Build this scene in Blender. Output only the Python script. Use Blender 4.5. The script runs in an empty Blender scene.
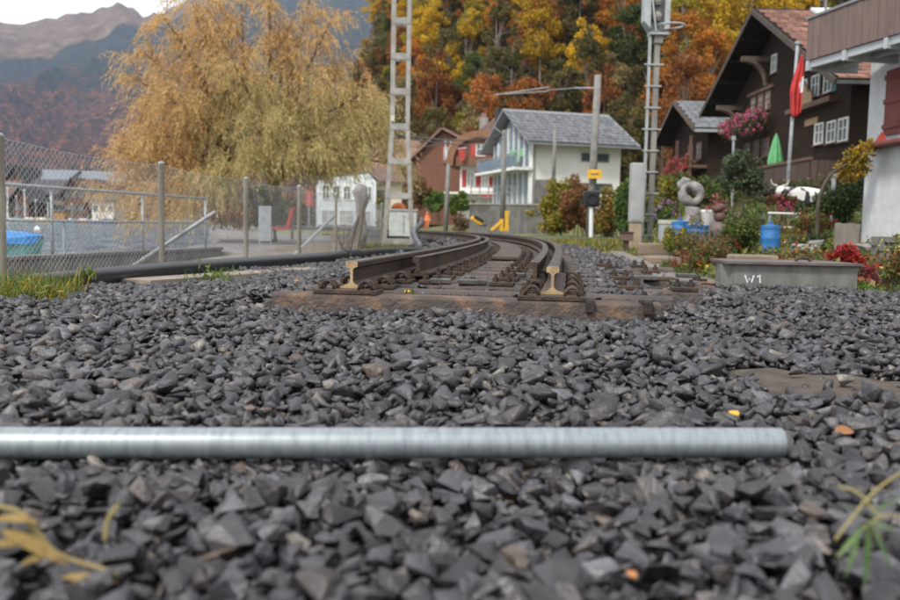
import bpy, bmesh, math, random
import numpy as np
from mathutils import Vector, Matrix, noise as mnoise

random.seed(7)
rng = np.random.default_rng(11)
sc = bpy.context.scene
COL = sc.collection

# ------------------------------------------------------------------ camera
CAM_Z, FPX, PITCH, ROLL = 0.2, 875.0, math.atan(75 / 875.0), 0.02
_f = Vector((0, math.cos(PITCH), -math.sin(PITCH)))
_u0 = Vector((0, math.sin(PITCH), math.cos(PITCH)))
_x0 = Vector((1, 0, 0))
_r = _x0 * math.cos(ROLL) + _u0 * math.sin(ROLL)
_u = _u0 * math.cos(ROLL) - _x0 * math.sin(ROLL)
camd = bpy.data.cameras.new('camera')
cam = bpy.data.objects.new('camera', camd)
COL.objects.link(cam)
cam.matrix_world = Matrix(((_r.x, _u.x, -_f.x, 0), (_r.y, _u.y, -_f.y, 0), (_r.z, _u.z, -_f.z, CAM_Z), (0, 0, 0, 1)))
camd.sensor_width, camd.lens, camd.clip_start, camd.clip_end = 36.0, 35.0, 0.05, 20000
camd.dof.use_dof = True
camd.dof.focus_distance = 3.9
camd.dof.aperture_fstop = 3.3
sc.camera = cam

# ------------------------------------------------------------------ sky, sun, exposure
SUN_EL, SUN_AZ = math.radians(48), math.radians(215)
w = bpy.data.worlds.new('World'); sc.world = w; w.use_nodes = True
nt = w.node_tree; nt.nodes.clear()
out = nt.nodes.new('ShaderNodeOutputWorld')
bg1 = nt.nodes.new('ShaderNodeBackground'); bg2 = nt.nodes.new('ShaderNodeBackground')
sky = nt.nodes.new('ShaderNodeTexSky'); sky.sky_type = 'NISHITA'; sky.sun_disc = False
sky.sun_elevation = SUN_EL; sky.sun_rotation = SUN_AZ
nt.links.new(sky.outputs[0], bg1.inputs[0]); bg1.inputs[1].default_value = 0.12
tc = nt.nodes.new('ShaderNodeTexCoord'); mp = nt.nodes.new('ShaderNodeMapping')
mp.inputs['Scale'].default_value = (1, 1, 2.6)
nz = nt.nodes.new('ShaderNodeTexNoise'); nz.inputs['Scale'].default_value = 3.2; nz.inputs['Detail'].default_value = 7
nz.inputs['Roughness'].default_value = 0.55
nt.links.new(tc.outputs['Generated'], mp.inputs[0]); nt.links.new(mp.outputs[0], nz.inputs['Vector'])
rp = nt.nodes.new('ShaderNodeValToRGB')
rp.color_ramp.elements[0].position = 0.34; rp.color_ramp.elements[0].color = (0.86, 0.885, 0.92, 1)
rp.color_ramp.elements[1].position = 0.62; rp.color_ramp.elements[1].color = (1.0, 1.0, 1.0, 1)
nt.links.new(nz.outputs['Fac'], rp.inputs[0]); nt.links.new(rp.outputs[0], bg2.inputs[0])
bg2.inputs[1].default_value = 0.74
mx = nt.nodes.new('ShaderNodeMixShader'); mx.inputs[0].default_value = 0.93
nt.links.new(bg1.outputs[0], mx.inputs[1]); nt.links.new(bg2.outputs[0], mx.inputs[2])
nt.links.new(mx.outputs[0], out.inputs[0])
sl = bpy.data.lights.new('sun', 'SUN'); sl.energy = 1.5; sl.angle = math.radians(10); sl.color = (1, 0.955, 0.89)
so = bpy.data.objects.new('sun', sl); COL.objects.link(so)
_sd = Vector((math.sin(SUN_AZ) * math.cos(SUN_EL), math.cos(SUN_AZ) * math.cos(SUN_EL), math.sin(SUN_EL)))
so.rotation_euler = (-_sd).to_track_quat('-Z', 'Y').to_euler()
vs = sc.view_settings
vs.view_transform = 'Standard'; vs.look = 'None'; vs.exposure = 1.12; vs.gamma = 1.0; vs.use_curve_mapping = False
sc.cycles.max_bounces = 6; sc.cycles.transparent_max_bounces = 8; sc.cycles.volume_bounces = 1

# ------------------------------------------------------------------ helpers
def lin(*c):
    return tuple(((v / 255.0) / 12.92 if v <= 10 else (((v / 255.0) + 0.055) / 1.055) ** 2.4) for v in c)

def at(u, v, d):
    """point of the place seen at photo position (u, v), d metres away from the lens along the track"""
    q = _f + _r * ((u - 450) / FPX) - _u * ((v - 300) / FPX)
    return Vector((0, 0, CAM_Z)) + q * (d / q.y)

def project(p):
    q = Vector(p) - Vector((0, 0, CAM_Z)); z = q.dot(_f)
    return 450 + FPX * q.dot(_r) / z, 300 - FPX * q.dot(_u) / z

Z = Vector((0, 0, 1))

def V3(p): return p if isinstance(p, Vector) else Vector(p)

class MB:
    def __init__(s): s.v = []; s.f = []
    def add(s, vs, fs):
        b = len(s.v); s.v += [tuple(p) for p in vs]; s.f += [tuple(b + i for i in f) for f in fs]; return s
    def box(s, c, size, rz=0.0, R=None):
        M = R if R is not None else Matrix.Rotation(rz, 3, 'Z'); c = V3(c)
        h = [q / 2 for q in size]
        vs = [c + M @ Vector((x * h[0], y * h[1], z * h[2])) for z in (-1, 1) for x, y in ((-1, -1), (1, -1), (1, 1), (-1, 1))]
        return s.add(vs, [(3, 2, 1, 0), (4, 5, 6, 7), (0, 1, 5, 4), (1, 2, 6, 5), (2, 3, 7, 6), (3, 0, 4, 7)])
    def ob(s, O, u, n, s0, s1, z0, z1, a, b):
        O = V3(O); vs = [O + u * x + n * y + Z * z for z in (z0, z1) for x, y in ((s0, b), (s1, b), (s1, a), (s0, a))]
        return s.add(vs, [(3, 2, 1, 0), (4, 5, 6, 7), (0, 1, 5, 4), (1, 2, 6, 5), (2, 3, 7, 6), (3, 0, 4, 7)])
    def beam(s, p0, p1, w_, h_, up=Z):
        p0, p1 = V3(p0), V3(p1); d = (p1 - p0).normalized(); x = d.cross(up).normalized(); y = x.cross(d)
        vs = [p + x * (a * w_ / 2) + y * (b * h_ / 2) for p in (p0, p1) for a, b in ((-1, -1), (1, -1), (1, 1), (-1, 1))]
        return s.add(vs, [(3, 2, 1, 0), (4, 5, 6, 7), (0, 1, 5, 4), (1, 2, 6, 5), (2, 3, 7, 6), (3, 0, 4, 7)])
    def tube(s, pts, r, n=8, caps=True):
        pts = [V3(p) for p in pts]; m = len(pts); rr = r if isinstance(r, (list, tuple)) else [r] * m
        vs = []; px = None
        for i, p in enumerate(pts):
            d = (pts[min(i + 1, m - 1)] - pts[max(i - 1, 0)]).normalized()
            if px is None:
                px = d.cross(Vector((0.13, 0.31, 0.94))); px = px if px.length > 1e-3 else d.cross(Vector((1, 0, 0)))
            px = (px - d * px.dot(d)).normalized(); py = d.cross(px)
            for k in range(n):
                a = 2 * math.pi * k / n; vs.append(p + (px * math.cos(a) + py * math.sin(a)) * rr[i])
        fs = [(i * n + k, i * n + (k + 1) % n, (i + 1) * n + (k + 1) % n, (i + 1) * n + k) for i in range(m - 1) for k in range(n)]
        if caps: fs += [tuple(range(n - 1, -1, -1)), tuple(range((m - 1) * n, m * n))]
        return s.add(vs, fs)
    def cyl(s, p0, p1, r0, r1=None, n=10): return s.tube([p0, p1], [r0, r0 if r1 is None else r1], n)
    def prism(s, poly, vec):
        poly = [V3(p) for p in poly]; vec = V3(vec); n = len(poly)
        return s.add(poly + [p + vec for p in poly], [tuple(range(n)), tuple(range(2 * n - 1, n - 1, -1))] + [((i + 1) % n, i, n + i, n + (i + 1) % n) for i in range(n)])
    def lathe(s, prof, c, n=16):
        c = V3(c); vs = [c + Vector((r * math.cos(2 * math.pi * k / n), r * math.sin(2 * math.pi * k / n), z)) for r, z in prof for k in range(n)]
        m = len(prof)
        fs = [(i * n + k, i * n + (k + 1) % n, (i + 1) * n + (k + 1) % n, (i + 1) * n + k) for i in range(m - 1) for k in range(n)]
        fs += [tuple(range(n - 1, -1, -1)), tuple(range((m - 1) * n, m * n))]
        return s.add(vs, fs)
    def build(s, name, mat, parent=None, smooth=False, bevel=0.0):
        me = bpy.data.meshes.new(name); me.from_pydata(s.v, [], s.f); me.validate(); me.update()
        if smooth: me.polygons.foreach_set('use_smooth', [True] * len(me.polygons))
        o = bpy.data.objects.new(name, me); COL.objects.link(o)
        if mat: me.materials.append(mat)
        if parent is not None: hang(o, parent)
        bm = bmesh.new(); bm.from_mesh(me); bmesh.ops.recalc_face_normals(bm, faces=bm.faces); bm.to_mesh(me); bm.free()
        if bevel:
            m = o.modifiers.new('bevel', 'BEVEL'); m.width = bevel; m.segments = 2; m.limit_method = 'ANGLE'
        return o

WM = {}
def wmat(o):
    m = WM.get(o.name)
    return m if m is not None else Matrix.Identity(4)
def hang(o, parent):
    o.parent = parent; o.matrix_parent_inverse = wmat(parent).inverted()
def tag(o, label=None, cat=None, group=None, kind=None):
    for k, v in (('label', label), ('category', cat), ('group', group), ('kind', kind)):
        if v: o[k] = v
    return o
def thing(name, label, cat, loc=(0, 0, 0), group=None):
    o = bpy.data.objects.new(name, None); COL.objects.link(o); o.location = loc; o.empty_display_size = 0.2
    WM[o.name] = Matrix.Translation(Vector(loc)); return tag(o, label, cat, group)
def np_mesh(name, V, F, mat, parent=None, col=None, smooth=False):
    V = np.asarray(V, dtype=np.float32); F = np.asarray(F, dtype=np.int32); k = F.shape[1]
    me = bpy.data.meshes.new(name)
    me.vertices.add(len(V)); me.vertices.foreach_set('co', V.ravel())
    me.loops.add(F.size); me.loops.foreach_set('vertex_index', F.ravel())
    me.polygons.add(len(F)); me.polygons.foreach_set('loop_start', np.arange(0, F.size, k, dtype=np.int32))
    if smooth: me.polygons.foreach_set('use_smooth', np.ones(len(F), dtype=bool))
    if col is not None:
        c = np.ones((len(V), 4), dtype=np.float32); c[:, :3] = col
        a = me.color_attributes.new('Col', 'FLOAT_COLOR', 'POINT'); a.data.foreach_set('color', c.ravel())
    me.update(calc_edges=True); me.validate()
    if mat: me.materials.append(mat)
    o = bpy.data.objects.new(name, me); COL.objects.link(o)
    if parent is not None: hang(o, parent)
    return o
def structure(o): o['kind'] = 'structure'; return o

# ------------------------------------------------------------------ materials
MATS = {}
def M(name, c1, c2=None, rough=0.7, metal=0.0, scale=6.0, bump=0.0, bscale=None, detail=5, spec=0.5, stretch=(1, 1, 1), vcol=False, c3=None, rand=0.0, transl=0.0, contrast=0.5):
    m = bpy.data.materials.new(name); m.use_nodes = True; t = m.node_tree; N = t.nodes; L = t.links
    b = N['Principled BSDF']; b.inputs['Roughness'].default_value = rough; b.inputs['Metallic'].default_value = metal
    b.inputs['Specular IOR Level'].default_value = spec
    tcn = N.new('ShaderNodeTexCoord'); mpn = N.new('ShaderNodeMapping'); mpn.inputs['Scale'].default_value = stretch
    L.new(tcn.outputs['Object'], mpn.inputs[0])
    nzn = N.new('ShaderNodeTexNoise'); nzn.inputs['Scale'].default_value = scale; nzn.inputs['Detail'].default_value = detail
    L.new(mpn.outputs[0], nzn.inputs['Vector'])
    c2 = c2 or tuple(q * 0.8 for q in c1)
    r = N.new('ShaderNodeValToRGB'); e = r.color_ramp.elements
    e[0].position = 0.5 - contrast * 0.36; e[0].color = (*c2, 1); e[1].position = 0.5 + contrast * 0.36; e[1].color = (*c1, 1)
    if c3:
        q = e.new(0.5); q.color = (*c3, 1)
    L.new(nzn.outputs['Fac'], r.inputs[0]); colout = r.outputs[0]
    if vcol:
        a = N.new('ShaderNodeAttribute'); a.attribute_name = 'Col'
        mxn = N.new('ShaderNodeMix'); mxn.data_type = 'RGBA'; mxn.blend_type = 'MULTIPLY'; mxn.inputs[0].default_value = 1.0
        L.new(a.outputs['Color'], mxn.inputs[6]); L.new(colout, mxn.inputs[7]); colout = mxn.outputs[2]
    if rand:
        oi = N.new('ShaderNodeObjectInfo'); mr = N.new('ShaderNodeMapRange'); mr.inputs[3].default_value = 1 - rand; mr.inputs[4].default_value = 1 + rand
        L.new(oi.outputs['Random'], mr.inputs[0])
        hs = N.new('ShaderNodeHueSaturation'); L.new(mr.outputs[0], hs.inputs['Value']); L.new(colout, hs.inputs['Color']); colout = hs.outputs[0]
    L.new(colout, b.inputs['Base Color'])
    if bump:
        n2 = N.new('ShaderNodeTexNoise'); n2.inputs['Scale'].default_value = bscale or scale * 4; n2.inputs['Detail'].default_value = 6
        L.new(mpn.outputs[0], n2.inputs['Vector'])
        bp = N.new('ShaderNodeBump'); bp.inputs['Strength'].default_value = min(1, bump); bp.inputs['Distance'].default_value = 0.02 if bump <= 1 else 0.02 * bump
        L.new(n2.outputs['Fac'], bp.inputs['Height']); L.new(bp.outputs[0], b.inputs['Normal'])
    if transl:
        tr = N.new('ShaderNodeBsdfTranslucent'); ms = N.new('ShaderNodeMixShader'); ms.inputs[0].default_value = transl
        L.new(colout, tr.inputs[0]); L.new(b.outputs[0], ms.inputs[1]); L.new(tr.outputs[0], ms.inputs[2])
        L.new(ms.outputs[0], N['Material Output'].inputs[0])
    MATS[name] = m
    return m

W = (1, 1, 1)
leafm = M('leaf', W, (0.75, 0.75, 0.75), 0.6, spec=0.25, scale=1.5, vcol=True, transl=0.3)
bark = M('bark', (0.10, 0.075, 0.05), (0.04, 0.03, 0.022), 0.9, scale=8, bump=0.8, stretch=(1, 1, 0.25))
barklight = M('pale_bark', (0.22, 0.19, 0.16), (0.1, 0.085, 0.07), 0.9, scale=5, bump=0.5, stretch=(1, 1, 0.3))
galv = M('galvanised_steel', (0.33, 0.37, 0.385), (0.16, 0.185, 0.20), 0.42, 0.5, scale=42, bump=0.03, bscale=200, stretch=(2.2, 0.5, 0.5), contrast=0.9, c3=(0.26, 0.295, 0.31))
galvdull = M('dull_galvanised', (0.36, 0.38, 0.39), (0.24, 0.255, 0.26), 0.6, 0.35, scale=10, bump=0.1)
wirem = M('fence_wire', (0.42, 0.43, 0.43), (0.27, 0.27, 0.27), 0.5, 0.3, scale=3)
concrete = M('concrete', (0.30, 0.29, 0.27), (0.18, 0.17, 0.155), 0.9, scale=3, bump=0.5, bscale=30)
concdark = M('weathered_concrete', (0.17, 0.165, 0.155), (0.075, 0.07, 0.065), 0.9, scale=2.2, bump=0.5, bscale=25, stretch=(1, 1, 0.5))
blackpipe = M('black_plastic', (0.022, 0.025, 0.03), (0.014, 0.016, 0.02), 0.33, scale=5, bump=0.1)
rust = M('rusty_steel', (0.08, 0.046, 0.03), (0.025, 0.02, 0.018), 0.75, 0.2, scale=9, bump=0.5, bscale=60)
sleeperm = M('sleeper_steel', (0.105, 0.072, 0.058), (0.042, 0.036, 0.034), 0.6, 0.2, scale=4, bump=0.6, bscale=45, c3=(0.066, 0.05, 0.044))
sleeperface = M('sleeper_rust_patches', (0.20, 0.115, 0.065), (0.04, 0.032, 0.03), 0.75, 0.15, scale=9, bump=0.8, bscale=40, c3=(0.07, 0.052, 0.044), contrast=0.8)
railside = M('rail_brown', (0.085, 0.052, 0.036), (0.03, 0.023, 0.02), 0.6, 0.35, scale=5, bump=0.3, bscale=50, stretch=(1, 0.6, 1))
railtop = M('rail_running_band', (0.22, 0.215, 0.22), (0.11, 0.095, 0.085), 0.32, 0.85, scale=4, bump=0.06, stretch=(6, 0.6, 1))
railcut = M('rail_cut_face', (0.46, 0.34, 0.18), (0.24, 0.165, 0.085), 0.5, 0.35, scale=16, bump=0.15, c3=(0.36, 0.26, 0.14))
# ------------------------------------------------------------------ terrain
def sstep(a, b, x):
    t = np.clip((x - a) / (b - a), 0, 1); return t * t * (3 - 2 * t)
LAKE_Z = -0.78
def track_x(y):
    s = np.asarray(y, dtype=float) - 4.56
    s1 = np.clip(s, -6, 30)
    x = 0.14 * s1 - 0.002 * s1 ** 2 - 0.00021 * s1 ** 3
    x = np.where(s < 0, 0.14 * s, x)
    return x + np.where(s > 30, (s - 30) * (0.14 - 0.12 - 0.567), 0)
def shore_x(y):
    y = np.asarray(y, dtype=float)
    return np.where(y < 25, -6.9, -6.9 - 0.275 * (y - 25)) + 0.2 * np.sin(y * 0.7)
def ground_z(x, y):
    x = np.asarray(x, dtype=float); y = np.asarray(y, dtype=float)
    z = np.full(np.broadcast(x, y).shape, -0.36)
    # sunken quay path behind the fence, plaza round the willow
    left = sstep(-3.75, -4.3, x + 0 * y)
    z = z + left * (-0.42 * (1 - sstep(17, 21, y)) - 0.10 * sstep(17, 21, y))
    # garden bank rising to the chalets on the right
    z = z + sstep(0.21, 0.27, x / np.maximum(y, 1.0)) * sstep(14, 27, y) * 1.1 * (1 - sstep(60, 70, y) * 0.3)
    z = z + sstep(3.4, 5.0, x) * 0.12 * sstep(6, 8, y)
    # terrace behind the retaining wall of the white house
    z = z + sstep(0.25, 0.6, x - 1.2 - (y - 56.5) * 0.3) * sstep(57.6, 58.4, y) * np.where(x > 1.0, 1.85 - np.clip(z + 0.36, 0, 1.85), 0)
    z = z + 0.9 * sstep(66, 80, y) * (x > -6) * sstep(-6, 4, x)
    # lake basin
    lake = sstep(0.25, -0.25, x - shore_x(y)) * (1 - sstep(150, 153, y))
    lake = np.where(x < -6, lake, 0)
    z = z * (1 - lake) + lake * -2.6
    far = sstep(152, 158, y)
    z = z + far * 0.15
    return z
def axis(*segs):
    a = []
    for lo, hi, st in segs: a += list(np.arange(lo, hi, st))
    return np.array(a + [segs[-1][1]])
gx = axis((-4000, -400, 600), (-400, -100, 30), (-100, -30, 5), (-30, -9, 1.0), (-9, 9, 0.3), (9, 40, 1.2), (40, 200, 16), (200, 2300, 700))
gy = axis((-60, 0, 10), (0, 30, 0.35), (30, 80, 0.8), (80, 170, 2.5), (170, 400, 30), (400, 4300, 600))
GX, GY = np.meshgrid(gx, gy)
GZ = ground_z(GX, GY)
GV = np.stack([GX, GY, GZ], -1).reshape(-1, 3)
nxg, nyg = len(gx), len(gy)
ii, jj = np.meshgrid(np.arange(nxg - 1), np.arange(nyg - 1)); base = (jj * nxg + ii).ravel()
GF = np.stack([base, base + 1, base + nxg + 1, base + nxg], 1)
gc = np.zeros((len(GV), 3)); X, Y = GV[:, 0], GV[:, 1]
def mixc(c, col, f): return c * (1 - f[:, None]) + np.array(col) * f[:, None]
gc[:] = (0.20, 0.18, 0.155)
gc = mixc(gc, (0.20, 0.19, 0.18), sstep(-3.6, -4.2, X))                       # paved plaza by the willow
gc = mixc(gc, (0.16, 0.12, 0.075), sstep(1.5, 0.6, np.abs(X + 3.0 + Y * 0)) * sstep(15, 18, Y) * (Y < 26))
gc = mixc(gc, (0.17, 0.17, 0.055), sstep(2.0, 3.6, X - track_x(np.clip(Y, 0, 60))) * sstep(15, 20, Y))   # grassy verge
gc = mixc(gc, (0.085, 0.10, 0.04), sstep(3.4, 4.6, X) * sstep(6, 9, Y) * (Y < 50))
gc = mixc(gc, (0.11, 0.115, 0.06), sstep(110, 150, Y))
groundm = M('ground_soil', W, (0.55, 0.55, 0.55), 0.95, scale=2.2, bump=1.0, bscale=14, vcol=True, detail=8)
structure(np_mesh('ground', GV, GF, groundm, col=gc, smooth=True))

# the lake
lm = bpy.data.materials.new('lake_water'); lm.use_nodes = True
_t = lm.node_tree; _b = _t.nodes['Principled BSDF']
_b.inputs['Base Color'].default_value = (0.05, 0.085, 0.115, 1); _b.inputs['Roughness'].default_value = 0.12; _b.inputs['Specular IOR Level'].default_value = 0.22
_tc = _t.nodes.new('ShaderNodeTexCoord'); _mp = _t.nodes.new('ShaderNodeMapping'); _mp.inputs['Scale'].default_value = (1.5, 0.28, 1)
_n = _t.nodes.new('ShaderNodeTexNoise'); _n.inputs['Scale'].default_value = 1.7; _n.inputs['Detail'].default_value = 5; _n.inputs['Roughness'].default_value = 0.6
_bp = _t.nodes.new('ShaderNodeBump'); _bp.inputs['Strength'].default_value = 1.0; _bp.inputs['Distance'].default_value = 0.6
_t.links.new(_tc.outputs['Object'], _mp.inputs[0]); _t.links.new(_mp.outputs[0], _n.inputs['Vector'])
_t.links.new(_n.outputs['Fac'], _bp.inputs['Height'])
_df = _t.nodes.new('ShaderNodeBsdfDiffuse'); _df.inputs[0].default_value = (0.045, 0.066, 0.082, 1); _gl = _t.nodes.new('ShaderNodeBsdfGlossy'); _gl.inputs['Roughness'].default_value = 0.12; _gl.inputs[0].default_value = (0.9, 0.95, 1, 1)
_lw = _t.nodes.new('ShaderNodeLayerWeight'); _lw.inputs[0].default_value = 0.25; _ms = _t.nodes.new('ShaderNodeMixShader'); _mr = _t.nodes.new('ShaderNodeMapRange'); _mr.inputs[3].default_value = 0.03; _mr.inputs[4].default_value = 0.6
for _q in (_df, _gl, _lw): _t.links.new(_bp.outputs[0], _q.inputs['Normal'])
_mr.inputs[1].default_value = 0.36; _mr.inputs[2].default_value = 0.64; _mr.inputs[4].default_value = 0.85; _t.links.new(_n.outputs['Fac'], _mr.inputs[0]); _t.links.new(_mr.outputs[0], _ms.inputs[0]); _t.links.new(_df.outputs[0], _ms.inputs[1]); _t.links.new(_gl.outputs[0], _ms.inputs[2]); _t.links.new(_ms.outputs[0], _t.nodes['Material Output'].inputs[0]); _t.nodes.remove(_b)  # noise mixes sky gloss with dark base, painting light and dark ripple dashes
lake = MB().add([(-3900, -55, LAKE_Z), (-6.3, -55, LAKE_Z), (-6.3, 25, LAKE_Z), (-39.5, 146, LAKE_Z), (-39.5, 154, LAKE_Z), (-3900, 154, LAKE_Z)], [(0, 1, 2, 3, 4, 5)]).build('lake', lm)
structure(lake)

# ------------------------------------------------------------------ mountains over the lake
ridge = [(-700, 30), (-400, 10), (-200, 36), (-60, 8), (0, 20), (12, 24), (30, 24), (45, 19), (60, 18), (74, 13), (90, 13), (108, 7), (122, 3), (134, 7), (143, 16), (160, 14), (176, 7), (192, -2), (215, -14), (250, -26), (290, -20), (315, -4), (335, -12), (380, -34), (450, -60), (520, -40), (700, -20), (1000, 40)]
us = np.arange(-350, 701, 5.0); rv = np.interp(us, [p[0] for p in ridge], [p[1] for p in ridge])
D0, D1 = 900.0, 3600.0
nd = 110; ts = np.linspace(0, 1, nd)
dirs = np.array([tuple((at(u, 220, 1.0) - Vector((0, 0, CAM_Z)))) for u in us])
Hr = np.array([at(u, v, D1).z for u, v in zip(us, rv)])
MV = np.zeros((nd, len(us), 3))
for i, t in enumerate(ts):
    d = D0 + (D1 - D0) * t
    MV[i, :, 0] = dirs[:, 0] * d; MV[i, :, 1] = d
    prof = t ** 1.5
    nb = np.array([mnoise.fractal(Vector((x / 420.0, d / 900.0, 3.1)), 1.0, 2.0, 5) for x in MV[i, :, 0]])
    nb2 = np.array([abs(mnoise.fractal(Vector((x / 130.0 + d / 700, d / 500.0, 8.1)), 0.9, 2.1, 4)) for x in MV[i, :, 0]])
    MV[i, :, 2] = Hr * prof + (nb * 110 - nb2 * 120) * math.sin(math.pi * min(1, t * 1.02)) ** 0.7 - (1 - t) * 12 + (5 * np.sin(us * 0.9) + 4 * np.sin(us * .37)) * (t > .97)
back = MV[-1].copy(); back[:, 1] += 900; back[:, 2] *= 0.4
MV = np.concatenate([MV, back[None]], 0); ndr = nd + 1
ii, jj = np.meshgrid(np.arange(len(us) - 1), np.arange(ndr - 1)); base = (jj * len(us) + ii).ravel()
MF = np.stack([base, base + 1, base + len(us) + 1, base + len(us)], 1)
mv = MV.reshape(-1, 3)
mm = bpy.data.materials.new('mountain_slopes'); mm.use_nodes = True
T = mm.node_tree; N, L = T.nodes, T.links; B = N['Principled BSDF']; B.inputs['Roughness'].default_value = 0.95; B.inputs['Specular IOR Level'].default_value = 0.1
tcn = N.new('ShaderNodeTexCoord'); sep = N.new('ShaderNodeSeparateXYZ'); L.new(tcn.outputs['Object'], sep.inputs[0])
def noise_n(scale, detail, rough=0.6):
    n = N.new('ShaderNodeTexNoise'); n.inputs['Scale'].default_value = scale; n.inputs['Detail'].default_value = detail; n.inputs['Roughness'].default_value = rough
    L.new(tcn.outputs['Object'], n.inputs['Vector']); return n.outputs['Fac']
def ramp_n(src, stops):
    r = N.new('ShaderNodeValToRGB'); e = r.color_ramp.elements
    e[0].position, e[0].color = stops[0][0], (*stops[0][1], 1); e[1].position, e[1].color = stops[-1][0], (*stops[-1][1], 1)
    for p, c in stops[1:-1]:
        q = e.new(p); q.color = (*c, 1)
    L.new(src, r.inputs[0]); return r.outputs[0]
def math_n(op, a, b):
    m = N.new('ShaderNodeMath'); m.operation = op
    for i, q in enumerate((a, b)):
        if isinstance(q, (int, float)): m.inputs[i].default_value = q
        else: L.new(q, m.inputs[i])
    return m.outputs[0]
def mix_n(f, a, b):
    m = N.new('ShaderNodeMix'); m.data_type = 'RGBA'; L.new(f, m.inputs[0]); L.new(a, m.inputs[6]); L.new(b, m.inputs[7]); return m.outputs[2]
grass = ramp_n(noise_n(0.011, 10, 0.7), [(0.3, (0.10, 0.065, 0.04)), (0.45, (0.20, 0.125, 0.07)), (0.58, (0.27, 0.18, 0.105)), (0.72, (0.36, 0.31, 0.26))])
conif = ramp_n(noise_n(0.07, 8, 0.8), [(0.36, (0.008, 0.016, 0.018)), (0.52, (0.03, 0.045, 0.036)), (0.66, (0.10, 0.085, 0.05))])
decid = ramp_n(noise_n(0.055, 8, 0.8), [(0.36, (0.012, 0.02, 0.02)), (0.46, (0.06, 0.035, 0.025)), (0.55, (0.20, 0.068, 0.035)), (0.66, (0.40, 0.19, 0.06))])
big = noise_n(0.0035, 4)
hz = math_n('ADD', sep.outputs['Z'], math_n('MULTIPLY', math_n('SUBTRACT', big, 0.5), 260))
# the timber line climbs towards the right
tl = math_n('SUBTRACT', math_n('SUBTRACT', hz, math_n('MULTIPLY', sep.outputs['X'], 0.62)), 1430)
f_grass = math_n('MULTIPLY', math_n('ADD', tl, 15), 1 / 30.0)
fg = N.new('ShaderNodeClamp'); L.new(f_grass, fg.inputs[0])
f_con = math_n('MULTIPLY', math_n('ADD', math_n('SUBTRACT', hz, 300), math_n('MULTIPLY', math_n('SUBTRACT', noise_n(0.011, 6), 0.5), 700)), 1 / 120.0)
fc = N.new('ShaderNodeClamp'); L.new(f_con, fc.inputs[0])
L.new(mix_n(fg.outputs[0], mix_n(fc.outputs[0], decid, conif), grass), B.inputs['Base Color'])
bpn = N.new('ShaderNodeBump'); bpn.inputs['Strength'].default_value = 0.9; bpn.inputs['Distance'].default_value = 30
L.new(noise_n(0.05, 7, 0.75), bpn.inputs['Height'])
bp2 = N.new('ShaderNodeBump'); bp2.inputs['Strength'].default_value = 0.8; bp2.inputs['Distance'].default_value = 110
L.new(noise_n(0.009, 6, 0.6), bp2.inputs['Height']); L.new(bpn.outputs[0], bp2.inputs['Normal']); L.new(bp2.outputs[0], B.inputs['Normal'])
structure(np_mesh('mountains', mv, MF, mm, smooth=True))

# ------------------------------------------------------------------ wooded hillside behind the houses
FOOT = [(-40, 330), (-27, 205), (-19, 150), (-6, 112), (12, 92), (30, 84), (60, 80), (140, 70)]
fxs, fys = [p[0] for p in FOOT], [p[1] for p in FOOT]
def hill_z(x, y):
    fy = np.interp(x, fxs, fys); t = np.asarray(y) - fy
    return np.where(t > 0, 0.80 * t - 0.0009 * t * t, 0.25 * t) + 0.9
hx = np.linspace(-40, 140, 70); hy = np.linspace(60, 420, 110)
HX, HY = np.meshgrid(hx, hy); HZ = hill_z(HX, HY)
nn = np.array([mnoise.fractal(Vector((a / 18, b / 18, 0.5)), 1, 2, 4) for a, b in zip(HX.ravel(), HY.ravel())]).reshape(HX.shape)
fyg = np.interp(HX, fxs, fys)
HZ = np.where(HY > fyg, HZ + nn * 2.2 * sstep(0, 12, HY - fyg), -2.0)
ii, jj = np.meshgrid(np.arange(len(hx) - 1), np.arange(len(hy) - 1)); base = (jj * len(hx) + ii).ravel()
HF = np.stack([base, base + 1, base + len(hx) + 1, base + len(hx)], 1)
hillm = M('forest_floor', (0.14, 0.075, 0.03), (0.035, 0.04, 0.018), 0.95, scale=0.35, bump=2.0, bscale=1.5, c3=(0.075, 0.055, 0.025))
structure(np_mesh('hillside', np.stack([HX, HY, HZ], -1).reshape(-1, 3), HF, hillm, smooth=True))

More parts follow.
